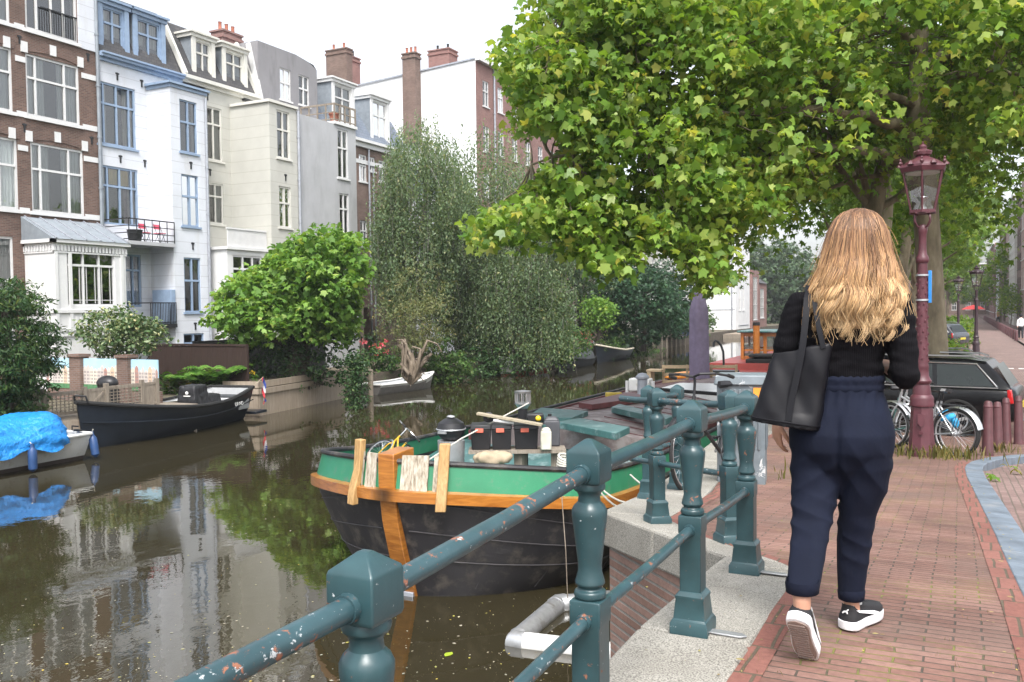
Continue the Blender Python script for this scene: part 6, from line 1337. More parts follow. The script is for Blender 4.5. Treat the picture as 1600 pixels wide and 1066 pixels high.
hipR,kneR,ankR=(.09,0,.88),(.055,.05,.48),(.031,.064,.11); hipL,kneL,ankL=(-.09,0,.88),(-.100,-.115,.49),(-.088,-.475,.268)
C([hipR,kneR,(.038,.06,.28),ankR],[.08,.045,.040,.032]); C([hipL,kneL,(-.094,-.29,.385),ankL],[.08,.036,.030,.028])
C([ankR,(.040,.070,.06),(.078,.165,.046)],[.034,.030,.018]); C([ankL,(-.087,-.47,.205),(-.083,-.41,.10)],[.034,.030,.018])
shR,elR,wrR=(.205,0,1.355),(.243,-.05,1.075),(.125,.20,1.12); shL,elL,wrL=(-.165,0,1.35),(-.235,-.035,1.09),(-.268,.045,.875)
C([shR,elR],[.046,.037]); C([elR,wrR],[.037,.025]); C([shL,elL],[.046,.037]); C([elL,wrL],[.037,.025])
# hands: palm, four unequal curled fingers and a thumb from the side
def hand(w,d,side,nrm,curl=.5,scale=1.):
    w=Vector(w); d=Vector(d).normalized(); nrm=Vector(nrm); nrm=(nrm-d*nrm.dot(d)).normalized(); sd=d.cross(nrm)*side
    q=MB(); m=Matrix((sd,nrm,d)).transposed(); q.ball(w+d*.045*scale,.045*scale,14,m,(.88,.36,1.1)); S.append(q)
    for k,(o,l,r) in enumerate(((-.030,.068,.0078),(-.010,.078,.0082),(.011,.072,.008),(.030,.056,.007))):
        b=w+d*(.080-.004*abs(k-1.3))*scale+sd*o*scale; c1=curl*(.8+.15*k); p1=b+(d*math.cos(c1*.5)+nrm*math.sin(c1*.5))*l*.45*scale; p2=p1+(d*math.cos(c1*1.2)+nrm*math.sin(c1*1.2))*l*.32*scale; p3=p2+(d*math.cos(c1*1.9)+nrm*math.sin(c1*1.9))*l*.25*scale; C([w+d*.05*scale+sd*o*.8*scale,b,p1,p2,p3],[r*1.1,r*1.12,r,r*.92,r*.8])
    b=w+d*.028*scale-sd*.034*scale; C([w+d*.012*scale-sd*.012*scale,b,b+(d*.75-sd*.55+nrm*.3)*.034*scale,b+(d*1.35-sd*.6+nrm*.62)*.045*scale],[.014,.0125,.0105,.0085])
hand((-.270,.05,.868),(-.02,.10,-1),-1,(.75,.55,.15),.62)
hand((.118,.213,1.125),(-.35,.9,.15),1,(-.6,-.1,.8),.9)
body=fuse('body',S,M['skin'],.0045,woman,3)
q=MB()
for s in (-1,1): q.ball(hd+Vector((.031*s,.074,.008)),.0125,10)
q.build('eye',M['white'],woman)
# black ribbed sweater
S=[]; q=MB(); q.loft([ellr(c,rx,ry,30) for c,rx,ry in (((-.005,.0,1.015),.158,.112),((0,0,1.06),.160,.112),((.0,0,1.13),.158,.110),((.010,0,1.22),.172,.118),((.018,-.005,1.30),.186,.122),((.022,-.01,1.36),.182,.112),((.028,-.005,1.405),.145,.088),((.038,0,1.44),.085,.068),((.045,.0,1.475),.058,.06))]); S.append(q)
C([(.17,0,1.365),shR,(.228,-.025,1.22),elR],[.062,.068,.060,.054]); C([elR,(.21,.08,1.085),wrR],[.054,.047,.036]); C([(-.13,0,1.36),shL,(-.205,-.02,1.22),elL],[.062,.068,.060,.054]); C([elL,(-.255,.0,.98),(-.266,.035,.905)],[.054,.046,.034])
def wrinkle(amp,fz,fx,seed,zlo=-9,zhi=9):
    rs=np.random.RandomState(seed)
    def f(co,no):
        h=np.zeros(len(co))
        for k in range(6):
            ph=rs.rand(3)*6.28; h+=np.sin(co[:,2]*fz*(1+.5*k)+np.sin(co[:,0]*fx*(1+.4*k)+ph[0])*1.6+co[:,1]*fx*.7+ph[1])*amp/(1+.6*k)
        h*=((co[:,2]>zlo)&(co[:,2]<zhi)); return co+no*h[:,None]
    return f
fuse('sweater',S,M['knit'],.006,woman,5,wrinkle(.0022,55,14,3))
# navy trousers, loose and tapered
S=[]
q=MB(); q.loft([ellr(c,rx,ry,32) for c,rx,ry in (((0,-.01,.60),.05,.05),((0,-.012,.65),.12,.085),((0,-.015,.70),.175,.122),((0,-.022,.77),.203,.147),((0,-.025,.84),.206,.152),((0,-.015,.92),.190,.138),((.0,-.005,.99),.165,.120),((.0,0,1.045),.155,.112))]); S.append(q)
q=MB(); q.loft([ellr(c,rx,ry,24) for c,rx,ry in (((-.105,-.015,.80),.085,.13),((-.106,-.02,.70),.095,.118),((-.098,-.045,.60),.098,.108),((-.100,-.115,.50),.082,.094),((-.098,-.21,.43),.071,.084),((-.094,-.33,.36),.064,.075),((-.089,-.44,.300),.058,.065),((-.0885,-.455,.292),.057,.063))]); S.append(q)
q=MB(); q.loft([ellr(c,rx,ry,24) for c,rx,ry in (((.100,-.015,.80),.088,.13),((.100,-.01,.70),.096,.122),((.084,.01,.60),.091,.106),((.058,.035,.50),.077,.092),((.044,.055,.38),.068,.080),((.036,.062,.26),.059,.070),((.032,.066,.15),.051,.060),((.031,.067,.125),.0495,.059))]); S.append(q)
def trous(co,no):
    x,y,z=co[:,0],co[:,1],co[:,2]; h=np.zeros(len(co)); left=(x<.0)
    h+=.0035*np.sin(x*150+2*np.sin(z*9))*np.clip((z-.90)/.12,0,1)            # gathers under the waistband
    m=np.exp(-((z-.50)/.09)**2)*left; h+=.0045*(1-2*np.abs(np.sin(z*42+x*16+y*9)))*m          # knee creases of the bent leg
    m=np.exp(-((z-.66)/.10)**2)*left; h+=.0035*(1-2*np.abs(np.sin(z*30-x*24)))*m
    m=np.exp(-((z-.35)/.09)**2)*(~left); h+=.003*(1-2*np.abs(np.sin(z*38+x*18)))*m
    m=np.exp(-((z-.70)/.12)**2)*(~left); h+=.0035*(1-2*np.abs(np.sin(z*20+x*34+1)))*m
    h+=.003*np.sin(x*45+z*5+1.5)*np.clip((.62-z)/.3,0,1)
    h-=.012*np.exp(-((x-.0)/.014)**2)*np.clip((z-.60)/.1,0,1)*np.clip((.97-z)/.1,0,1)*(y<0)   # seat seam
    d=np.exp(-((x-.092)**2+(z-.80)**2)/.006)+np.exp(-((x+.092)**2+(z-.80)**2)/.006); h+=.016*d*(y<0)
    return co+no*h[:,None]
tr_=fuse('trousers',S,M['navycloth'],.006,woman,9,trous)
q=MB(); rs=random.Random(2)
rings=[]
for k,(z,o) in enumerate(((1.012,.004),(1.022,.009),(1.034,.006),(1.044,.004),(1.056,.010),(1.070,.007),(1.074,.0))):
    r=ellr((0,0,z),.157+o,.113+o,96); rings.append([Vector((v.x*(1+.012*math.sin(i*1.9+k)),v.y*(1+.014*math.sin(i*1.9+k)),v.z+.004*math.sin(i*2.3+k*.5)*(k>3))) for i,v in enumerate(r)])
q.loft(rings,False); q.build('waistband',M['navycloth'],tr_,ang=80,weld=False)
for c,rx,ry,tl in (((-.0888,-.452,.298),.0585,.0655,0),((.0313,.067,.135),.0515,.0615,0)):
    q=MB(); q.loft([ellr((c[0],c[1],c[2]+dz),rx+o,ry+o,28) for dz,o in ((-.012,-.003),(-.010,.001),(.022,.004),(.034,.001))],False); q.build('hem',M['navycloth'],tr_,ang=80)
# sneakers: foot frame x across, y to the toe, z up
def shoe(T,mir,par):
    OUT=[(-.036,-.118),(-.044,-.09),(-.041,-.03),(-.044,.04),(-.047,.09),(-.034,.135),(-.006,.155),(.026,.145),(.043,.105),(.046,.05),(.038,-.03),(.041,-.09),(.034,-.12),(0,-.134)]
    OUT=[(x*mir*1.04,y) for x,y in OUT]
    def dense(o,n=3):
        r=[]; N=len(o)
        for i in range(N):
            p0,p1,p2,p3=[Vector((*o[(i+k)%N],0)) for k in (-1,0,1,2)]
            for j in range(n):
                t=j/n; r.append(.5*((2*p1)+(p2-p0)*t+(2*p0-5*p1+4*p2-p3)*t*t+(3*p1-p0-3*p2+p3)*t**3))
        return r
    D=dense(OUT); sole=MB(); sole.T=T; sole.loft([[Vector((p.x*k,p.y*k,z)) for p in D] for z,k in ((.003,.97),(.006,1.),(.022,1.012),(.038,1.005),(.042,.97))]); so_=sole.build('shoe_sole',M['solewhite'],par,ang=40)
    tr=MB(); tr.T=T; tr.loft([[Vector((p.x*.86,p.y*.9,z)) for p in D] for z in (-.001,.004)]); 
    for k in range(15): y=-.095+k*.0155; w2=.030+.004*math.sin(k*.5); tr.box((.002*mir,y,-.0025),(w2*2,.006,.004))
    tr.build('tread',M['soletan'],so_,smooth=False)
    up=MB(); up.T=T; rings=[]
    for z,ky,kx,yo in ((.04,.985,.97,0),(.055,.97,.95,-.001),(.068,.90,.86,-.006),(.078,.78,.76,-.020),(.086,.60,.66,-.042),(.092,.46,.60,-.062),(.098,.40,.57,-.070)):
        r=[]
        for p in D: hl=max(0,-p.y-.05)/.08; r.append(Vector((p.x*kx,p.y*ky+yo*(1),z+ .012*min(1,hl)*(z>.085))))
        rings.append(r)
    up.loft(rings,False); uo=up.build('shoe_upper',M['shoeblack'],par,ang=60); 
    li=MB(); li.T=T; li.loft([[Vector((p.x*.52,p.y*.36-.072,z)) for p in D] for z in (.104,.085)],True); li.build('lining',M['white'],uo)
    def side(poly,sx,name='side_stripe'):
        q=MB(); q.T=T; pts=[]
        for y,z in poly:
            f=(z-.04)/.06; ky=float(np.interp(z,[.04,.055,.068,.078,.086,.098],[.97,.95,.86,.76,.68,.60])); xs=[p.x for p in D if abs(p.y*.95-y)<.022 and p.x*sx>0]; x=(max(xs,key=abs) if xs else .04*sx)*ky+.002*sx; pts.append(Vector((x,y,z)))
        q.prism(pts,(0,0,0),(.003*sx,0,0)); q.build(name,M['solewhite'],uo,smooth=False)
    for sx in (-1,1):
        side([(.075,.043),(.03,.043),(-.02,.058),(-.085,.075),(-.098,.086),(-.07,.080),(-.02,.070),(.03,.060)],sx)
    q=MB(); q.T=T; cat=[(-.014,.070),(-.006,.078),(.004,.080),(.012,.088),(.016,.086),(.010,.078),(.012,.068),(.008,.068),(.004,.074),(-.004,.071),(-.010,.066)]
    q.prism([Vector((x,-.131,z+.006)) for x,z in cat],(0,0,0),(0,-.003,0)); q.build('heel_emblem',M['solewhite'],uo,smooth=False)
    q=MB(); q.T=T
    for k in range(5): y=.028+k*.017; q.tube([(-.022,y,.083-.0035*k),(0,y+.004,.090-.0045*k),(.022,y,.083-.0035*k)],.0035,6)
    q.build('lace',M['shoeblack'],uo)
TR=Matrix.Translation((.062,.135,.0))@Matrix.Rotation(R(-22),4,'Z')
TL=Matrix.Translation((-.082,-.375,.006))@Matrix.Rotation(R(-6),4,'Z')@Matrix.Rotation(R(-50),4,'X')@Matrix.Translation((0,-.13,0))
shoe(TR,1,woman); shoe(TL,-1,woman)
# hair: inner shape plus some thousand wavy locks
def hairmat():
    t=NT('blonde_hair'); g=t.N('NewGeometry'); tc=t.N('TexCoord'); sp=t.N('SeparateXYZ'); t.L(tc.outputs['Object'],sp.inputs[0])
    n=t.noise(t.coord(scale=(14,14,2.5)),1.,3); z=t.math('ADD',t.math('MULTIPLY',t.math('SUBTRACT',1.74,sp.outputs[2]),1.75),t.math('ADD',t.math('MULTIPLY',t.math('SUBTRACT',n,.5),.55),t.math('MULTIPLY',t.math('SUBTRACT',g.outputs['Random Per Island'],.5),.45)))
    c=t.ramp(z,[(.03,(.145,.080,.048)),(.20,(.30,.168,.090)),(.48,(.45,.275,.135)),(.85,(.62,.44,.245))])
    rv=t.N('NewGeometry'); wn=t.N('TexWhiteNoise',noise_dimensions='1D'); t.L(rv.outputs['Random Per Island'],wn.inputs['W']); c=t.mix(c,t.ramp(wn.outputs['Value'],[(0,(.42,.40,.38)),(.5,(.9,.9,.9)),(1,(1.25,1.2,1.1))]),1.,'MULTIPLY')
    return t.fin(c,.42,0,None,.35)
M['hair']=hairmat()
hx=.058
def hsurf(a,z):       # a: angle round the head, back of the head is a = -90 deg
    f=np.interp(z,[1.18,1.25,1.33,1.42,1.50,1.58,1.66,1.71,1.74,1.757],[.170,.192,.196,.178,.148,.131,.112,.088,.058,.004]); b=np.interp(z,[1.18,1.25,1.33,1.42,1.50,1.58,1.66,1.71,1.74,1.757],[.165,.168,.165,.155,.140,.128,.118,.094,.062,.004]); cx=np.interp(z,[1.2,1.4,1.6,1.76],[.052,.052,.056,.058]); cy=np.interp(z,[1.2,1.4,1.55,1.76],[.02,.0,.015,.02])
    return Vector((cx+f*math.cos(a),cy+b*math.sin(a),z))
q=MB(); rings=[]
for z in np.linspace(1.27,1.752,18):
    r=[]
    for k in range(40):
        if z>1.56: p=hsurf(-2*PI*k/40,z)
        elif k<=20: p=hsurf(-PI*k/20,z)
        else: p=hsurf(-PI,z).lerp(hsurf(0,z),(k-20)/20)+Vector((0,-.03,0))
        r.append(Vector((p.x*.93+.004,p.y*.88,z-.004)))
    rings.append(r)
S=[]; 
q.loft([[Vector(v) for v in r] for r in rings]); ho=fuse('hair',[q],M['hair'],.01,woman,4)
rs=random.Random(11); L=MB()
for k in range(46):      # clumps that share one wave and gather into curling tips
    u=(k+.5)/46; A=-PI-.30+(PI+.60)*u+rs.uniform(-.05,.05); zc=1.212+.075*rs.random()**1.5+(.03 if -2.0<A<-1.75 or -1.3<A<-1.15 else 0); ph=rs.uniform(0,6.28); wl=rs.uniform(46,58); am=rs.uniform(.010,.0175); wn=rs.uniform(.7,1.1); lay=rs.uniform(.955,1.03); fl=rs.uniform(-.012,.014)
    for j in range(76):
        a0=A+rs.gauss(0,.11); zt=1.754-.085*rs.random()**1.4; zb=zc+rs.random()**2.2*.17; dep=lay+rs.uniform(-.03,.012); r0=rs.uniform(.0010,.0024); pts=[]; rr=[]; N=30; p2=ph+rs.gauss(0,.28); o1=rs.gauss(0,.010); tip=rs.uniform(.35,.9)
        for i in range(N):
            t=i/(N-1); z=zt+(zb-zt)*t; g=max(0.,min(1.,(1.66-z)/.40)); a=a0+(A-a0)*tip*g**1.6; p=hsurf(a,z); k2=max(0.,min(1.15,(1.60-z)/.27)); n=Vector((math.cos(a),math.sin(a),0)); tg=Vector((-n.y,n.x,0)); c=Vector((.05,.01,z)); p=c+(p-c)*dep
            th=wl*z*(1+.0*z)+p2; p+=tg*(am*k2*math.sin(th)+o1*(1-g*.8))+n*(am*wn*k2*math.cos(th)+fl*g)
            pts.append(p); rr.append(r0*(1 if t<.75 else max(.15,(1-t)/.25)))
        L.tube(pts,rr,4,False)
for k in range(160):     # loose single hairs
    a0=rs.uniform(-PI-.3,.3); zt=rs.uniform(1.45,1.74); zb=zt-rs.uniform(.12,.4); pts=[]; ph=rs.uniform(0,6.28); o=rs.uniform(.01,.04)
    for i in range(14):
        t=i/13; z=max(1.2,zt+(zb-zt)*t); p=hsurf(a0,z); n=Vector((math.cos(a0),math.sin(a0),0)); tg=Vector((-n.y,n.x,0)); pts.append(p+n*o*t+tg*.014*math.sin(z*50+ph)*t)
    L.tube(pts,.0007,3,False)
L.build('hair_lock',M['hair'],ho,ang=180,weld=False)
# shoulder bag
bg2=thing('shoulder_bag','large black leather tote bag hanging from the left shoulder of the woman','bag',(WX,WY,WZ),None,True,0)
def bag_ring(z):
    f=(z-.865)/(1.20-.865); xl=-.335+.088*f; xr=-.065+.045*f; yc=-.145+.02*f; d=.072*(1-.66*f); 
    zl=z+.030*(1-f)-.03*f; zr=z-.008+.018*f; r=[]
    for k in range(40):
        a=2*PI*k/40; cx=math.copysign(abs(math.cos(a))**.42,math.cos(a)); sy=math.copysign(abs(math.sin(a))**.62,math.sin(a)); u=(cx+1)/2; x=xl+(xr-xl)*u
        r.append(Vector((x,yc-.10*(1-u)*.25+d*sy,zl+(zr-zl)*u)))
    return r
q=MB(); q.loft([bag_ring(z) for z in np.linspace(.865,1.20,12)])
def bagw(co,no):
    x,y,z=co[:,0],co[:,1],co[:,2]; h=.003*np.sin(x*30+z*9)+.003*np.sin(z*21-x*22+1)+.0012*np.sin(x*70+z*40); h-=.016*np.exp(-((z-1.02)/.09)**2)*np.exp(-((x+.14)/.06)**2); h*=np.clip((z-.88)/.05,0,1); return co+no*h[:,None]
bo=fuse('bag_body',[q],M['leather'],.006,bg2,3,bagw)
q=MB(); pts=[Vector((v.x,v.y-.002,v.z)) for v in bag_ring(.885)][20:41]; q.tube([p+Vector((0,-.003,0)) for p in pts],.0035,6); q.build('piping',M['leather'],bo)
q=MB()
def strap(P,w_=.013,th=.0022):
    P=[Vector(p) for p in P]; rings=[]
    for i,p in enumerate(P):
        d=(P[min(i+1,len(P)-1)]-P[max(i-1,0)]).normalized(); s=Vector((1,0,0)); s=(s-d*s.dot(d)).normalized(); n=d.cross(s); rings.append([p+s*w_-n*th,p+s*w_+n*th,p-s*w_+n*th,p-s*w_-n*th])
    q.loft(rings)
strap([(-.178,-.222,.90),(-.168,-.208,.98),(-.152,-.192,1.06),(-.138,-.182,1.14),(-.128,-.172,1.21),(-.122,-.150,1.30),(-.122,-.105,1.39),(-.122,-.045,1.442),(-.122,.02,1.443),(-.125,.085,1.38),(-.14,.075,1.28),(-.15,-.08,1.20)]); strap([(-.05,-.165,1.19),(-.07,-.155,1.27),(-.09,-.12,1.37),(-.098,-.05,1.432),(-.10,.02,1.43)],.010)
q.build('strap',M['leather'],bg2,ang=60,bev=0)
# ---------------------------------------------------------------- vegetation
def _t(pts): 
    a=np.array(pts,float); return a
PLANE=_t([(0,-.36,0),(.13,-.37,0),(.42,-.33,-.05),(.36,-.10,.0),(.44,.02,-.02),(.54,.24,-.07),(.27,.24,.02),(.18,.40,.0),(0,.62,-.08),(-.18,.40,.0),(-.27,.24,.02),(-.54,.24,-.07),(-.44,.02,-.02),(-.36,-.10,.0),(-.42,-.33,-.05),(-.13,-.37,0)])
OVAL=_t([(0,-.5,0),(.24,-.18,.02),(.26,.12,.02),(0,.5,-.06),(-.26,.12,.02),(-.24,-.18,.02)])
DIAM=_t([(0,-.5,0),(.25,0,.03),(0,.5,0),(-.25,0,.03)])
LONG=_t([(0,-.5,0),(.13,-.1,.0),(0,.5,-.08),(-.13,-.1,.0)])
HANDL=_t([(0,-.4,0),(.2,-.2,0),(.5,-.1,-.05),(.25,.05,.02),(.4,.4,-.08),(.1,.2,.02),(0,.55,-.1),(-.1,.2,.02),(-.4,.4,-.08),(-.25,.05,.02),(-.5,-.1,-.05),(-.2,-.2,0)])
def leafmesh(name,pos,nrm,drp,size,shape,m,parent,seed=0,jit=.35):
    rs=np.random.RandomState(seed+17); n=len(pos); k=len(shape)
    nv=nrm/np.linalg.norm(nrm,axis=1)[:,None]; d=drp-nv*np.sum(drp*nv,1)[:,None]; d/=np.linalg.norm(d,axis=1)[:,None]+1e-9; s=np.cross(d,nv)
    sz=size*(1+jit*(rs.rand(n)-.5)*2)
    v=pos[:,None,:]+(s[:,None,:]*shape[None,:,0:1]+d[:,None,:]*shape[None,:,1:2]+nv[:,None,:]*(shape[None,:,2:3]*(1+2.2*rs.rand(n))[:,None,None]-np.abs(shape[None,:,0:1])*(rs.rand(n)*.75)[:,None,None]))*sz[:,None,None]
    off=np.array(OFF.get(parent.name if parent else None,Vector((0,0,0)))); v=(v-off).reshape(-1,3).astype(np.float32)
    me=bpy.data.meshes.new(name); me.vertices.add(n*k); me.vertices.foreach_set('co',v.ravel()); me.loops.add(n*k); me.loops.foreach_set('vertex_index',np.arange(n*k,dtype=np.int32)); me.polygons.add(n); me.polygons.foreach_set('loop_start',np.arange(0,n*k,k,dtype=np.int32)); me.polygons.foreach_set('loop_total',np.full(n,k,dtype=np.int32)); me.update(calc_edges=True); me.materials.append(m)
    return link(name,me,parent)
def crown(cl,per,r,size,shape,m,name,parent,seed=0,up=.9,drop=(0,0,-.6),out=None,flat=.7,jit=.35):
    rs=np.random.RandomState(seed); cl=np.array(cl,float); n=len(cl)*per
    c=np.repeat(cl,per,0); rr=np.repeat(np.array(r,float)*np.ones(len(cl)),per); u=rs.normal(size=(n,3)); u/=np.linalg.norm(u,axis=1)[:,None]; u*=(rs.rand(n)**.45)[:,None]; u[:,2]*=flat
    pos=c+u*rr[:,None]; nr=rs.normal(size=(n,3))*.55; nr[:,2]+=up; nr+=u*.45
    if out is not None: o=pos-np.array(out); o/=np.linalg.norm(o,axis=1)[:,None]; nr+=o*.5
    dr=rs.normal(size=(n,3))*.55+u*.8+np.array(drop)
    return leafmesh(name,pos,nr,dr,size,shape,m,parent,seed,jit)
def lump(n,cen,rad,seed,shell=.45,amp=.28,low=-1.,f=2.2):
    rs=np.random.RandomState(seed); u=rs.normal(size=(n*2,3)); u/=np.linalg.norm(u,axis=1)[:,None]; u=u[u[:,2]>low][:n]
    w_=[rs.normal(size=3)*f for _ in range(5)]; ph=rs.rand(5)*6; g=sum(np.sin(u@a*1.+p) for a,p in zip(w_,ph))/2.6
    k=(shell+(1-shell)*rs.rand(len(u))**.5)*(1+amp*g); return np.array(cen)+u*k[:,None]*np.array(rad)
def limb(mb,a,b,r0,r1,seed=0,wob=.08,n=7,sag=0.):
    rs=random.Random(seed); a=Vector(a); b=Vector(b); L=(b-a).length; pts=[]; rr=[]
    for i in range(n+1):
        t=i/n; p=a.lerp(b,t); 
        if 0<i<n: p+=Vector((rs.uniform(-1,1),rs.uniform(-1,1),rs.uniform(-1,1)))*wob*L*.35
        p.z+=sag*math.sin(PI*t)*L; pts.append(p); rr.append(r0+(r1-r0)*t)
    mb.tube(pts,rr,8); return pts
def tree(name,label,base,top,r0,cl,per,rad,size,shape,lm,bm,seed=0,group=None,nb=12,r1=None,cat='tree',limbs=True,**k):
    T=thing(name,label,cat,base,group); mb=MB(); pts=limb(mb,Vector(base)-Vector((0,0,.3)),top,r0,r1 or r0*.55,seed,.05,8); rs=random.Random(seed)
    if limbs:
        for i in range(nb):
            c=Vector(cl[rs.randrange(len(cl))]); s=pts[rs.randrange(3,len(pts))]; limb(mb,s,c,r0*.3,r0*.06,seed+i,.10,6,.05)
    mb.build('trunk',bm,T,ang=80); crown(cl,per,rad,size,shape,lm,'crown',T,seed,**k); return T
# --- the big plane tree beside the lamp, its crown hanging over the canal
def inpoly(x,y,P):
    c=False; n=len(P)
    for i in range(n):
        (x1,y1),(x2,y2)=P[i],P[(i+1)%n]
        if (y1>y)!=(y2>y) and x<(x2-x1)*(y-y1)/(y2-y1)+x1: c=not c
    return c
OUTL=[(835,-330),(812,-5),(788,45),(757,85),(772,125),(792,140),(782,205),(800,222),(838,196),(868,196),(872,232),(842,262),(812,298),(758,308),(720,352),(712,382),(745,402),(790,400),(850,396),(895,412),(930,440),(958,455),(985,440),(1002,402),(1050,408),(1075,440),(1082,478),(1128,492),(1138,440),(1165,395),(1200,372),(1235,345),(1290,318),(1330,240),(1392,238),(1420,215),(1480,215),(1520,240),(1560,215),(1640,225),(1800,200),(1900,-330)]
def plane_tree():
    gx=gp(1463,665); base=gx; T=thing('plane_tree','big plane tree, pale trunk just behind the burgundy lamp, crown over the canal','tree',base)
    t0=float((np.array(base)-_O)@_fw); W=lambda x,y,dt=0:ad(x,y,t0+dt)
    tp=[W(1464,672),W(1463,640),W(1460,560),W(1455,470),W(1450,380),W(1444,300),W(1437,225),W(1434,150),W(1436,80),W(1440,0),W(1448,-120),W(1455,-260)]; tr=[.36,.31,.275,.26,.25,.25,.275,.20,.17,.16,.13,.08]
    mb=MB(); mb.tube(tp,tr,16)
    B=[]
    def br(px,r0,r1,sd):
        P=[ad(x,y,t0+d) for x,y,d in px]; n=len(P); fine=[]; rr=[]
        for i in range((n-1)*4+1):
            s=i/4; k=min(int(s),n-2); fine.append(P[k].lerp(P[k+1],s-k)+Vector((0,0,.05*math.sin(i*1.9+sd)))); rr.append(r0+(r1-r0)*i/((n-1)*4))
        mb.tube(fine,rr,8); B.extend(fine[2:])
    br([(1437,225,0),(1400,195,-.5),(1340,178,-1.2),(1250,168,-2),(1120,178,-2.8),(960,215,-3),(830,260,-2.8)],.13,.02,1)
    br([(1444,290,0),(1405,248,-.2),(1350,233,-.6),(1270,232,-1.2),(1150,260,-1.8),(1010,330,-2),(860,350,-1.8),(760,352,-1.5)],.11,.018,2)
    br([(1437,110,0),(1485,80,.3),(1530,45,.3),(1590,0,0),(1680,-60,0)],.15,.04,3)
    br([(1436,80,0),(1380,20,-.8),(1250,-30,-1.8),(1050,-40,-3),(900,-10,-3.2)],.12,.02,4)
    br([(1440,20,0),(1380,-90,-1.5),(1240,-180,-2.5),(1050,-220,-3.2)],.12,.03,5); br([(1434,150,0),(1500,120,-1.5),(1560,110,-3),(1650,120,-4)],.08,.02,6)
    br([(1437,170,0),(1300,110,-1.2),(1180,85,-2.3),(1030,70,-3.2),(880,60,-3.5)],.09,.02,7); br([(1440,-60,0),(1550,-160,-1),(1700,-220,-2)],.1,.03,8)
    br([(1440,240,0),(1380,270,.8),(1300,290,1.2),(1220,310,1),(1140,350,.4),(1105,430,.2)],.07,.014,9)
    rs=np.random.RandomState(4); CL=[]
    while len(CL)<3700:
        x=rs.uniform(705,1900); y=rs.uniform(-330,495)
        if y<-20 and rs.rand()<.8: continue
        if not (inpoly(x,y,OUTL) and (x>1000 or (inpoly(x-30,y,OUTL) and inpoly(x,y-26,OUTL))) and (y<250 or inpoly(x,y+26,OUTL))): continue
        if y>395 and x>975 and rs.rand()<.5: continue
        lo,hi=(-4.4,-.6) if x<1000 else (-4.6,1.0) if x<1250 else (-4.8,3.5)
        dt=rs.uniform(lo,hi)
        if x>1150 and y>60 and rs.rand()<.55: dt=rs.uniform(-.5,3.5)
        if x>1360 and 20<y<330 and dt<1.0 and abs(x-1440)<50+ (20 if y<120 else 0) and rs.rand()<.9: continue
        if (math.sin(x*.021+y*.013)+math.sin(y*.033-x*.012+1)+math.sin(x*.05+2+dt))<-1.0 and rs.rand()<.8: continue
        CL.append(tuple(ad(x,y,t0+dt)))
    # twigs reach from the limbs to the leaf sprays
    Bn=np.array(B)
    for c in CL[::5]:
        d=np.linalg.norm(Bn-np.array(c),axis=1); k=int(d.argmin())
        if d[k]<4.5: limb(mb,B[k],c,.018,.005,k,.10,5,-.04)
    mb.build('trunk',M['plane_bark'],T,ang=80)
    crown(CL,18,.42,.134,PLANE,M['plane_leaf'],'crown',T,3,up=.55,drop=(-.15,-.25,-.6),flat=.75,jit=.62)
plane_tree()
def street_tree(x,y,seed,h,rad,label,lm='street_leaf',n=420,size=.24,r0=.3,rx=None,low=-.8,base=None,name='street_tree',group='plane trees along the street'):
    z=gz(y) if base is None else base; cl=lump(n,(x,y,z+h),rad,seed,.5,.3,low)
    tree(name,label,(x,y,z),(x+.2,y,z+h*.9),r0,cl,13,.75,size,HANDL,M[lm],M['plane_bark'],seed,group,4,flat=.7,up=.8)
street_tree(-1.9,22.5,21,7.2,(5.0,4.6,4.4),'plane tree whose trunk shows just above the head of the woman',n=560,size=.2,r0=.30,low=-.75)
for i,(x,y,h,l) in enumerate(((-2.4,31.5,7.6,'plane tree behind the black estate car and the big trunk'),(-2.3,41,7.6,'plane tree next after the one behind the estate car'),(-2.2,52,7.8,'plane tree above the dark grey parked car'),(-2.2,66,8,'plane tree behind the two dark street lamps'),(-2,84,8,'farther plane tree, next to last before the red parasol'),(-2,106,8,'last plane tree of the row by the red parasol'))): street_tree(x,y,30+i,h,(3.9,5.,4.3),l,size=.3,n=420,low=-.6)
street_tree(5,140,44,6,(3,6,4),'pair of small trees in front of the far street houses',size=.4,n=160,r0=.15); street_tree(4.6,104,45,2.6,(1.0,2.4,1.5),'tall shrub against the far pink brick house',size=.22,n=90,r0=.06,name='facade_shrub',group=None)
# --- round plane tree on the planter
p=ay(466,580,29.5); cl=lump(1000,(p.x,29.5,4.75),(3.05,2.95,2.8),7,.38,.42,-.75)
tree('pollard_plane_tree','bright green round crowned plane tree with ivy clad trunk on the timber planter',(p.x,29.5,GZ),(p.x+.1,29.5,4.6),.55,cl,13,.46,.24,PLANE,M['plane_leaf_small'],M['dark_bark'],8,None,14,up=.95,flat=.7,drop=(.2,-.2,-.5))
def ivy(label,pts,r,n,per=10,size=.11,m='ivy_leaf',name='ivy',cat='ivy',shape=OVAL,seed=1,**k):
    rs=np.random.RandomState(seed); P=np.array(pts,float); c=P[rs.randint(len(P),size=n)]+rs.normal(size=(n,3))*np.array(r); c[:,2]=np.maximum(c[:,2],.05)
    t=thing(name,label,cat,Vector(P[0])); crown(c,per,.25,size,shape,M[m],'leaves',t,seed,**k); return t
ivy('dark ivy climbing the thick trunk of the round plane tree',[(p.x+.25*math.cos(a),29.5+.3*math.sin(a)-.35,z) for a in np.linspace(0,6,7) for z in (1.2,1.8,2.4,3.,3.5)],(.22,.2,.25),190,12)
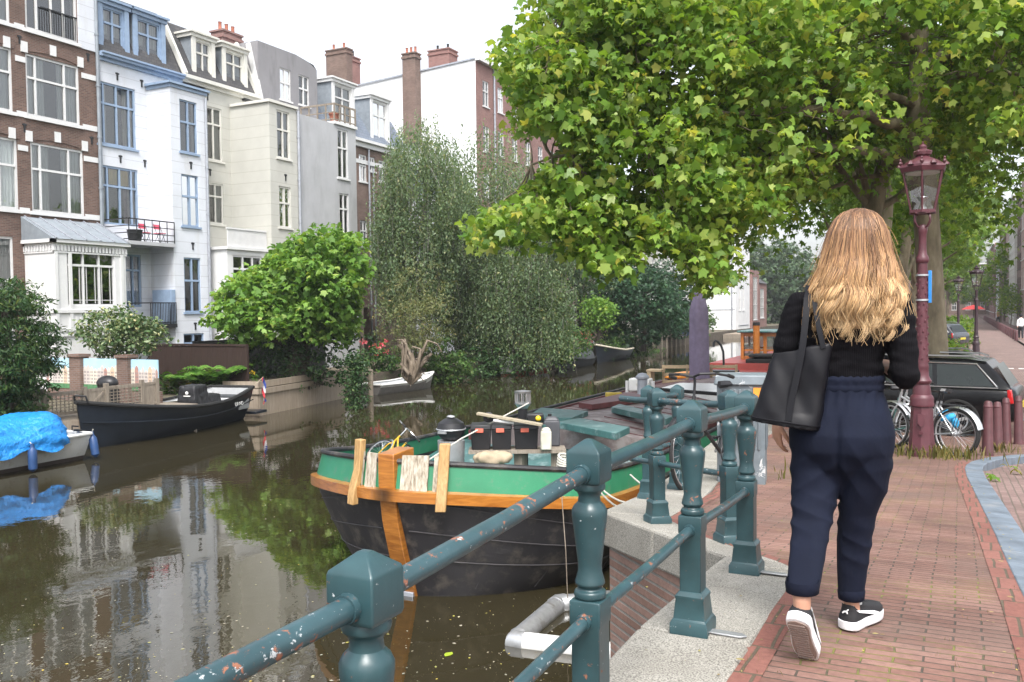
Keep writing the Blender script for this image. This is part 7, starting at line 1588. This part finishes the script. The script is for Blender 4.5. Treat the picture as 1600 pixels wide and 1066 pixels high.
pv=az(560,640,.0); ivy('ivy hanging from the planter corner down to the canal water',[(pv.x-.25,pv.y-.1+k*.16,z) for k in range(5) for z in (.25,.6,1.0,1.4,1.9)],(.18,.18,.22),190,12,seed=5)
# --- shrubs between planter and willow
def shrub(name,label,px,py,t_,rad,n,per,size,m,shape=OVAL,seed=0,bz=None,stems=True,cat='shrub',up=.8,shell=.4,amp=.3,low=-1,drop=(0,0,-.5),group=None,rc=.3):
    c=ad(px,py,t_); z=bz if bz is not None else GZ; cl=lump(n,c,rad,seed,shell,amp,low); cl[:,2]=np.maximum(cl[:,2],z-.3)
    T=thing(name,label,cat,(c.x,c.y,z),group); mb=MB(); rs=random.Random(seed)
    for k in range(9): limb(mb,(c.x+rs.uniform(-.2,.2),c.y+rs.uniform(-.2,.2),z-.1),cl[rs.randrange(len(cl))],.03,.008,seed+k,.15,6)
    mb.build('stem',M['dark_bark'],T); crown(cl,per,rc,size,shape,M[m],'foliage',T,seed,up=up,drop=drop); return T
shrub('flowering_shrub','shrub with pink red blossoms beside the timber planter',592,570,46.,(1.3,1.,1.5),110,12,.16,'shrub_leaf',seed=12,bz=.7)
rs_=np.random.RandomState(6); T=thing('pink_blossom','clusters of pink red blossoms on the shrub right of the round plane tree','flowers',ad(592,545,45.3)); c=np.array([tuple(ad(x,y,45.0+rs_.rand()*.6)) for x,y in ((575,535),(582,540),(590,545),(597,540),(601,534),(588,552),(604,550),(566,534))]); crown(c,16,.22,.12,OVAL,M['pink'],'petals',T,3)['kind']='stuff'
shrub('pale_shrub','tall pale olive shrub with bare twigs in front of the birch',650,500,46.5,(2.2,1.2,2.8),460,14,.17,'pale_leaf',LONG,13,amp=.45,shell=.25)
shrub('leafy_shrub','fresh green shrub with big leaves at the water behind the dinghy bow',690,570,48.5,(1.6,1.2,1.2),170,12,.2,'shrub_leaf',seed=14,bz=.4)
shrub('leafy_shrub','dense green undergrowth shrub left of the dinghy stern',612,585,46,(1.4,.8,1.1),120,12,.17,'ivy_leaf',seed=15,bz=.3)
shrub('guelder_shrub','bush with white blossom clusters under the willow at the water edge',765,560,53.5,(2.4,1.5,1.6),260,12,.19,'ivy_leaf',seed=16,bz=.1)
T=thing('white_blossom','scattered white blossom clusters on the bush under the willow','flowers',ad(750,555,51.5)); c=np.array([tuple(ad(rs_.uniform(715,815),rs_.uniform(530,575),51.6+rs_.rand())) for k in range(45)]); crown(c,6,.16,.10,OVAL,M['varie_leaf'],'petals',T,4)['kind']='stuff'
ivy('dark green creeper trailing into the canal under the birch',[tuple(az(x,598-(x-690)*.1,0)+Vector((-.2,.3,z))) for x in range(690,860,12) for z in (.3,.7,1.1)],(.3,.3,.2),260,10,.14,'ivy_leaf',seed=21)
# dead root stump
c=az(655,600,.75); st_=thing('root_stump','bleached dead root stump with tangled roots above the grey dinghy','tree stump',c); q=MB(); rs=random.Random(9)
for k in range(22):
    a=rs.uniform(0,2*PI); p0=Vector((c.x-.6,c.y+.3,c.z)); p1=p0+Vector((rs.uniform(-.6,.9),rs.uniform(-.4,.4),rs.uniform(.3,1.9))); p2=p1+Vector((rs.uniform(-.5,.6),rs.uniform(-.3,.3),rs.uniform(-.6,.3))); q.tube([p0,p0.lerp(p1,.5)+Vector((rs.uniform(-.25,.25),0,rs.uniform(-.1,.2))),p1,p1.lerp(p2,.5)+Vector((rs.uniform(-.2,.2),0,.1)),p2],[.10,.085,.06,.04,.015],7)
q.build('root',M['deadwood'],st_,ang=80)
c=az(630,607,.5); q=MB(); q.tube([(c.x-2.6,c.y+1.2,-.5),(c.x-2.6,c.y+1.2,1.2)],.13,10); tag(q.build('mooring_pile',M['planter_wood']),'short pale mooring pile standing behind the grey dinghy','pile')
# --- weeping birch / willow curtain
def weeping(label,cx,cy,t_,rad,top,bot,n,seed,lm='birch_leaf',size=.13,group=None,strand=(1.2,3.4),per=20,trunkpx=None,name='weeping_birch'):
    c=ad(cx,cy,t_); T=thing(name,label,'tree',(c.x,c.y,GZ),group); cl=lump(n,c,rad,seed,.35,.38,-.95); rs=np.random.RandomState(seed)
    mb=MB(); pts=limb(mb,(c.x,c.y,GZ-.4),(c.x+.2,c.y,c.z+rad[2]*.6),.22,.06,seed,.05,9)
    for k in range(16): limb(mb,pts[rs.randint(3,9)],cl[rs.randint(len(cl))],.06,.012,seed+k,.08,6,.06)
    pos=[];
    for q in cl:
        L=rs.uniform(*strand); dx,dy=rs.normal(size=2)*.12; m=per; t=np.linspace(0,1,m)+rs.rand(m)*.05
        z=q[2]-L*t; x=q[0]+dx*L*t**1.3+rs.normal(size=m)*.09; y=q[1]+dy*L*t**1.3+rs.normal(size=m)*.09; ok=z>bot; pos.append(np.stack([x,y,z],1)[ok])
    for q in cl[::6]: mb.tube([q,Vector(q)-Vector((0,0,1.2)),Vector(q)-Vector((rs.normal()*.2,rs.normal()*.2,2.2))],[.008,.006,.003],4)
    mb.build('trunk',M['birch_bark'],T,ang=80); pos=np.concatenate(pos); k=len(pos); nr=rs.normal(size=(k,3)); nr[:,2]+=.35; dr=rs.normal(size=(k,3))*.4+np.array((0,0,-1.)); leafmesh('crown',pos,nr,dr,size,DIAM if lm=='birch_leaf' else LONG,M[lm],T,seed,.4)
weeping('tall weeping birch with grey green hanging foliage in front of the slate roof house',660,305,51,(3.4,2.6,4.8),0,1.2,1650,61,size=.165,per=24)
weeping('right hand weeping birch, thinner on top, in front of the white side wall',785,335,55,(4.2,2.6,4.8),0,1.0,1500,62,size=.17,per=22)
weeping('low willow curtain hanging over the water beside the white motorboat',800,470,53.5,(3.8,2.2,2.7),0,.15,1600,63,size=.17,per=24,name='hanging_willow',strand=(1.0,2.6),lm='birch_leaf')
weeping('middle weeping birch between the tall one and the willow curtain',720,400,55,(2.6,2.,4.2),0,1.0,900,65,size=.17,per=22)
weeping('dark hanging birch boughs left of the willow, above the pale shrub',640,400,51,(2.4,2.,2.8),0,1.4,620,64,size=.17,per=24)
# --- dark chestnuts and greenery further along the far bank
def bank_tree(px,py,t_,rad,lab,m='dark_leaf',n=420,size=.32,seed=0,name='chestnut_tree',shape=HANDL,low=-1,per=12,group=None,rc=.7):
    c=ad(px,py,t_); cl=lump(n,c,rad,seed,.5,.28,low); cl[:,2]=np.maximum(cl[:,2],.4); tree(name,lab,(c.x,c.y,GZ-.2),(c.x,c.y,c.z+rad[2]*.5),.25,cl,per,rc,size,shape,M[m],M['dark_bark'],seed,group,8,up=.8)
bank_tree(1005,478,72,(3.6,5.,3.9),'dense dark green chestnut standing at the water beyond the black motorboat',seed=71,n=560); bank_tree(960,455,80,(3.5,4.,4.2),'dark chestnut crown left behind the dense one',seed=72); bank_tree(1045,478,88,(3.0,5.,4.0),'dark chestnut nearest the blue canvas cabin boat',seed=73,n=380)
bank_tree(935,490,66,(1.1,1.2,1.4),'small yellow green tree with leaning trunk above the lifebuoy','plane_leaf_small',130,.22,74,'young_tree'); bank_tree(1075,500,100,(2.6,5,2.0),'light green hedge trees before the white modern block','shrub_leaf',260,.3,75,'hedge_tree'); bank_tree(880,535,56,(1.2,3,1.4),'rounded bush behind the canvas covered boat','shrub_leaf',150,.2,76,'bank_shrub')
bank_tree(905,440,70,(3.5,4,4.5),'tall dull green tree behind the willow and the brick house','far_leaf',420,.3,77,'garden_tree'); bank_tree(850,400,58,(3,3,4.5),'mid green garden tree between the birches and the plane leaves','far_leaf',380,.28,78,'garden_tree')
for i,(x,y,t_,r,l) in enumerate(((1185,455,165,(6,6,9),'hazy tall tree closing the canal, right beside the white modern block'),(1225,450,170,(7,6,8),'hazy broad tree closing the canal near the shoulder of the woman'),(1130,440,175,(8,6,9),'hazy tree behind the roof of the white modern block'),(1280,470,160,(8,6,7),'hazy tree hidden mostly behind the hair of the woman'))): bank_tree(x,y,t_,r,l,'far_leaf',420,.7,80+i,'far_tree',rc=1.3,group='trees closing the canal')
ivy('grassy green bank below the lifebuoy and the chestnut',[tuple(ad(x,y,t)) for x,y,t in ((950,540,66),(965,535,68),(975,545,70),(985,548,73),(1000,552,76),(1020,548,80))],(.5,1.2,.35),170,10,.25,'shrub_leaf','bank_greenery','ground cover',LONG,seed=31)
T=thing('flower_rail','red and orange geraniums along the iron railing behind the boats','flowers',ad(905,530,62)); c=np.array([tuple(ad(rs_.uniform(880,925),rs_.uniform(520,542),61+rs_.rand()*2)) for k in range(40)]); crown(c,7,.2,.14,OVAL,M['pink'],'petals',T,8)['kind']='stuff'; c[:,2]-=.15; crown(c,14,.35,.16,OVAL,M['shrub_leaf'],'leaves',T,9)
q=MB(); a=ad(878,540,62.5); b=ad(925,538,64)
for k in range(16): c_=a.lerp(b,k/15); q.tube([(c_.x,c_.y,GZ),(c_.x,c_.y,2.0)],.02,4)
tag(q.build('iron_railing',M['iron']),'low black iron railing with geraniums behind the boats','railing')
# --- left bank plants
c=ad(25,530,24.5); cl=lump(900,(c.x-.8,c.y,2.75),(1.75,1.7,2.5),91,.3,.3,-1); cl[:,2]=np.maximum(cl[:,2],.9)
tree('yew_tree','dark green yew with layered feathery boughs at the left edge above the blue tarpaulin',(c.x-.4,c.y,GZ),(c.x-.4,c.y,4.2),.12,cl,26,.36,.17,LONG,M['yew_leaf'],M['dark_bark'],92,None,10,up=.5,flat=.35,drop=(.5,-.3,-.35))
shrub('variegated_shrub','variegated shrub with cream edged leaves above the painted panels',192,522,33.2,(1.75,1.1,.95),280,14,.15,'varie_leaf',seed=93,bz=1.)
def fern(label,px,py,t_,n=22,L=.8,seed=0):
    c=ad(px,py,t_); T=thing('fern',label,'fern',c,'ferns before the brown fence'); rs=np.random.RandomState(seed); pos=[];nr=[];dr=[]
    for k in range(n):
        a=rs.rand()*2*PI; d=np.array((math.cos(a),math.sin(a),0)); l=L*rs.uniform(.7,1.1)
        for i in range(14):
            t=i/13; p=np.array(c)+d*l*.75*t+np.array((0,0,l*(1.0*t-.62*t*t)*1.25)); w_=.20*(1-t)**.7+.03; s=np.array((-d[1],d[0],0))
            for sg in (-1,1): pos.append(p+s*sg*w_*.55*L); nr.append(np.array((0,0,1))+d*(t*.8-.3)); dr.append(s*sg+d*.4)
    leafmesh('fronds',np.array(pos),np.array(nr),np.array(dr),.22*L,LONG,M['fern'],T,seed,.1)
fern('large fern clump behind the console cover of the sloop, right one',342,606,34.6,34,1.7,1); fern('fern with upright fronds in front of the left end of the brown fence',285,612,34.8,20,1.5,2); fern('bright fern tuft at the grey end post of the trellis',263,612,34.2,20,1.3,3); fern('broad fern between the yellow flowers and the sloop stern',318,610,34.4,24,1.4,4)
T=thing('yellow_flowers','yellow flowers at the right end of the brown fence and beside the ferns','flowers',ad(390,600,32)); c=np.array([tuple(ad(x+rs_.normal()*7,y+rs_.normal()*6,34.4+rs_.rand()*.6)) for x,y in ((383,590),(390,592),(397,596),(306,588),(270,600),(376,600),(300,600))]*3); crown(c,7,.12,.09,OVAL,M['yellow'],'petals',T,5)['kind']='stuff'; c[:,2]-=.2; crown(c,12,.28,.16,LONG,M['fern'],'leaves',T,6)
ivy('low mixed garden plants along the water between the ferns and the sloop',[tuple(ad(x,622,t)) for x,t in ((255,34.4),(275,34.4),(300,34.5),(325,34.5),(350,34.4),(375,34.2))],(.35,.3,.22),150,10,.15,'shrub_leaf','border_plants','ground cover',LONG,seed=33)
shrub('climber','evergreen climber covering the garden fence right of the round plane tree trunk',500,560,37.5,(2.6,1.,1.2),200,12,.16,'ivy_leaf',seed=36)
shrub('climber','evergreen climber on the black fence left of the round plane tree trunk',400,565,38,(1.6,.8,1.3),140,12,.16,'ivy_leaf',seed=37)
shrub('street_hedge','low green hedge behind the far parked cars under the street trees',1490,520,60,(1.2,5,1.2),200,12,.22,'street_leaf',seed=38,bz=1.36); shrub('street_hedge','green bush behind the roof of the black estate car',1480,575,30,(1.1,2,.9),140,12,.18,'street_leaf',seed=39,bz=1.36)
# --- grass tufts, moss, leaves and floating bits
def tufts(name,label,spots,n,h,kind='stuff',m='grass',spread=.12,seed=0):
    rs=np.random.RandomState(seed); P=[];N=[];D=[]
    for x,y,k in spots:
        for i in range(int(n*k)):
            px,py=x+rs.normal()*spread,y+rs.normal()*spread; hh=h*rs.uniform(.4,1.1)*k**.5; P.append((px,py,gz(py)+hh*.45)); a=rs.rand()*6.28; N.append((math.cos(a),math.sin(a),.15)); D.append((rs.normal()*.35,rs.normal()*.35,1))
    o=leafmesh(name,np.array(P),np.array(N),np.array(D),h,_t([(-.022,-.5,0),(.022,-.5,0),(.016,.1,.03),(0,.5,.12),(-.016,.1,.03)]),M[m],None,seed,.5); o['kind']='stuff'; return o
L0=Vector((lb_.x,lb_.y,0)); sp=[(L0.x+rs_.normal()*.35,L0.y-.1+rs_.normal()*.25,rs_.uniform(.5,1.2)) for k in range(26)]+[(gp(1500+rs_.normal()*35,716).x,gp(1500,716).y+rs_.normal()*.5,.35) for k in range(7)]+[(gp(x,708).x,gp(x,708).y+rs_.normal()*.15,.7) for x in (1555,1565,1575,1585,1550)]
sp+=[(gp(x,y).x,gp(x,y).y,.25) for x,y in ((1205,745),(1216,735),(1222,750),(1048,800),(1110,805))]
tufts('grass','',sp,13,.19,seed=3); 
mo=[]; r2=random.Random(8)
for k in range(60):
    x,y=r2.choice(((r2.uniform(1420,1590),r2.uniform(760,1060)),(r2.uniform(1190,1600),r2.uniform(740,1060)),(1150+r2.uniform(-6,6)+ (1066-(yy:=r2.uniform(900,1066)))*.62,yy))); c=gp(x,y); mo.append((c.x,c.y,.35))
tufts('moss',"",mo,7,.018,spread=.02,seed=5)
P=[];rr=np.random.RandomState(12)
for k in range(1500):
    if rr.rand()<.8: c=az(rr.uniform(0,960),1066-abs(rr.normal())*95,.004)
    else: c=az(rr.uniform(100,900),rr.uniform(690,900),.004)
    P.append(tuple(c))
P=np.array(P); n=len(P); N=rr.normal(size=(n,3))*.05; N[:,2]+=1; D=rr.normal(size=(n,3)); D[:,2]=0; sz=rr.rand(n)**6*.03+.004
def scaled(name,P,N,D,sz,m,label=None,cat=None,kind=None):
    nv=N/np.linalg.norm(N,axis=1)[:,None]; o=None; mb=MB()
    for p,nn_,d,s in zip(P,nv,D,sz):
        a=math.atan2(d[1],d[0]); mb.add([Vector(p)+Vector((s*(v[0]*math.cos(a)-v[1]*math.sin(a)),s*(v[0]*math.sin(a)+v[1]*math.cos(a)),v[2]*s*.3+rnd.uniform(0,.0015))) for v in OVAL],[tuple(range(6))])
    o=mb.build(name,m,None,smooth=False,weld=False); tag(o,label,cat,None,kind); return o
scaled('floating_debris',P,N,D,sz*1.6,M['debris'],kind='stuff')
for x,y,s,l in ((701,1022,.16,'single yellow green leaf floating on the canal below the railing'),):
    c=az(x,y,.006); q=MB(); q.add([c+Vector((v[0]*s*1.1,v[1]*s,v[2]*s*.4)) for v in OVAL],[tuple(range(6))]); tag(q.build('floating_leaf',mat('lily_green',(.30,.40,.03),.5)),l,'leaf')
for k,(x,y) in enumerate(((1547,742),(1553,744),(1584,730),(1588,734),(1568,726))):
    c=gp(x,y); P_=np.array([tuple(c+Vector((0,0,.01)))]); o=leafmesh('fallen_leaf',P_,np.array([(.1,.2,1.)]),np.array([(1.,k-.2,0.)]),.13,PLANE,M['grass'] if k>2 else M['plane_leaf_small'],None,k); tag(o,'fallen leaf lying on the brick paving by the kerb curve','leaf','fallen leaves by the kerb')
for i,(x,y,l) in enumerate(((-2.5,135,'plane tree past the red parasol on the canal side'),(-2,170,'plane tree near the end of the street on the canal side'),(3,235,'tree closing the far end of the brick street'),(-4,230,'second tree at the far end of the street, left of the closing one'))): street_tree(x,y,50+i,8 if y<200 else 6,(4.2,5,4.6),l,size=.4,n=300,low=-.75,group='plane trees along the street')
P=[];N=[];D=[];S_=[]
for k in range(420):
    if k%3==0: c=gp(r2.uniform(1000,1600),r2.uniform(700,1066))
    elif k%3==1: y=r2.uniform(2.5,13); c=Vector((kx(y)-.19+abs(r2.gauss(0,.05))*r2.choice((-1,1)),y,gz(y)+.012))
    else: y=r2.uniform(2.5,13); x=inner(y)+abs(r2.gauss(0,.07)); c=Vector((x,y,gz(y)+.006))
    P.append((c.x,c.y,c.z+.014)); N.append((r2.gauss(0,.3),r2.gauss(0,.3),1)); D.append((r2.gauss(0,1),r2.gauss(0,1),0)); S_.append(.006+.03*r2.random()**4)
M['litter']=leafmat('dry_litter',(.16,.11,.05),(.26,.20,.10),(.36,.33,.10),.1)
scaled('leaf_litter',np.array(P),np.array(N),np.array(D),np.array(S_),M['litter'],kind='stuff')
# ---------------------------------------------------------------- the damp air along the canal
hz=MB(); hz.bx((-140,-70,-2.2),(160,430,30)); t=NT('damp_air'); t.n.remove(t.b); pv_=t.N('VolumePrincipled'); pv_.inputs['Color'].default_value=(.93,.95,.97,1); pv_.inputs['Density'].default_value=.00045; pv_.inputs['Anisotropy'].default_value=.2
t.L(pv_.outputs[0],t.out.inputs['Volume']); hz.build('haze',t.m,kind='stuff',smooth=False)
sc.cycles.volume_bounces=0
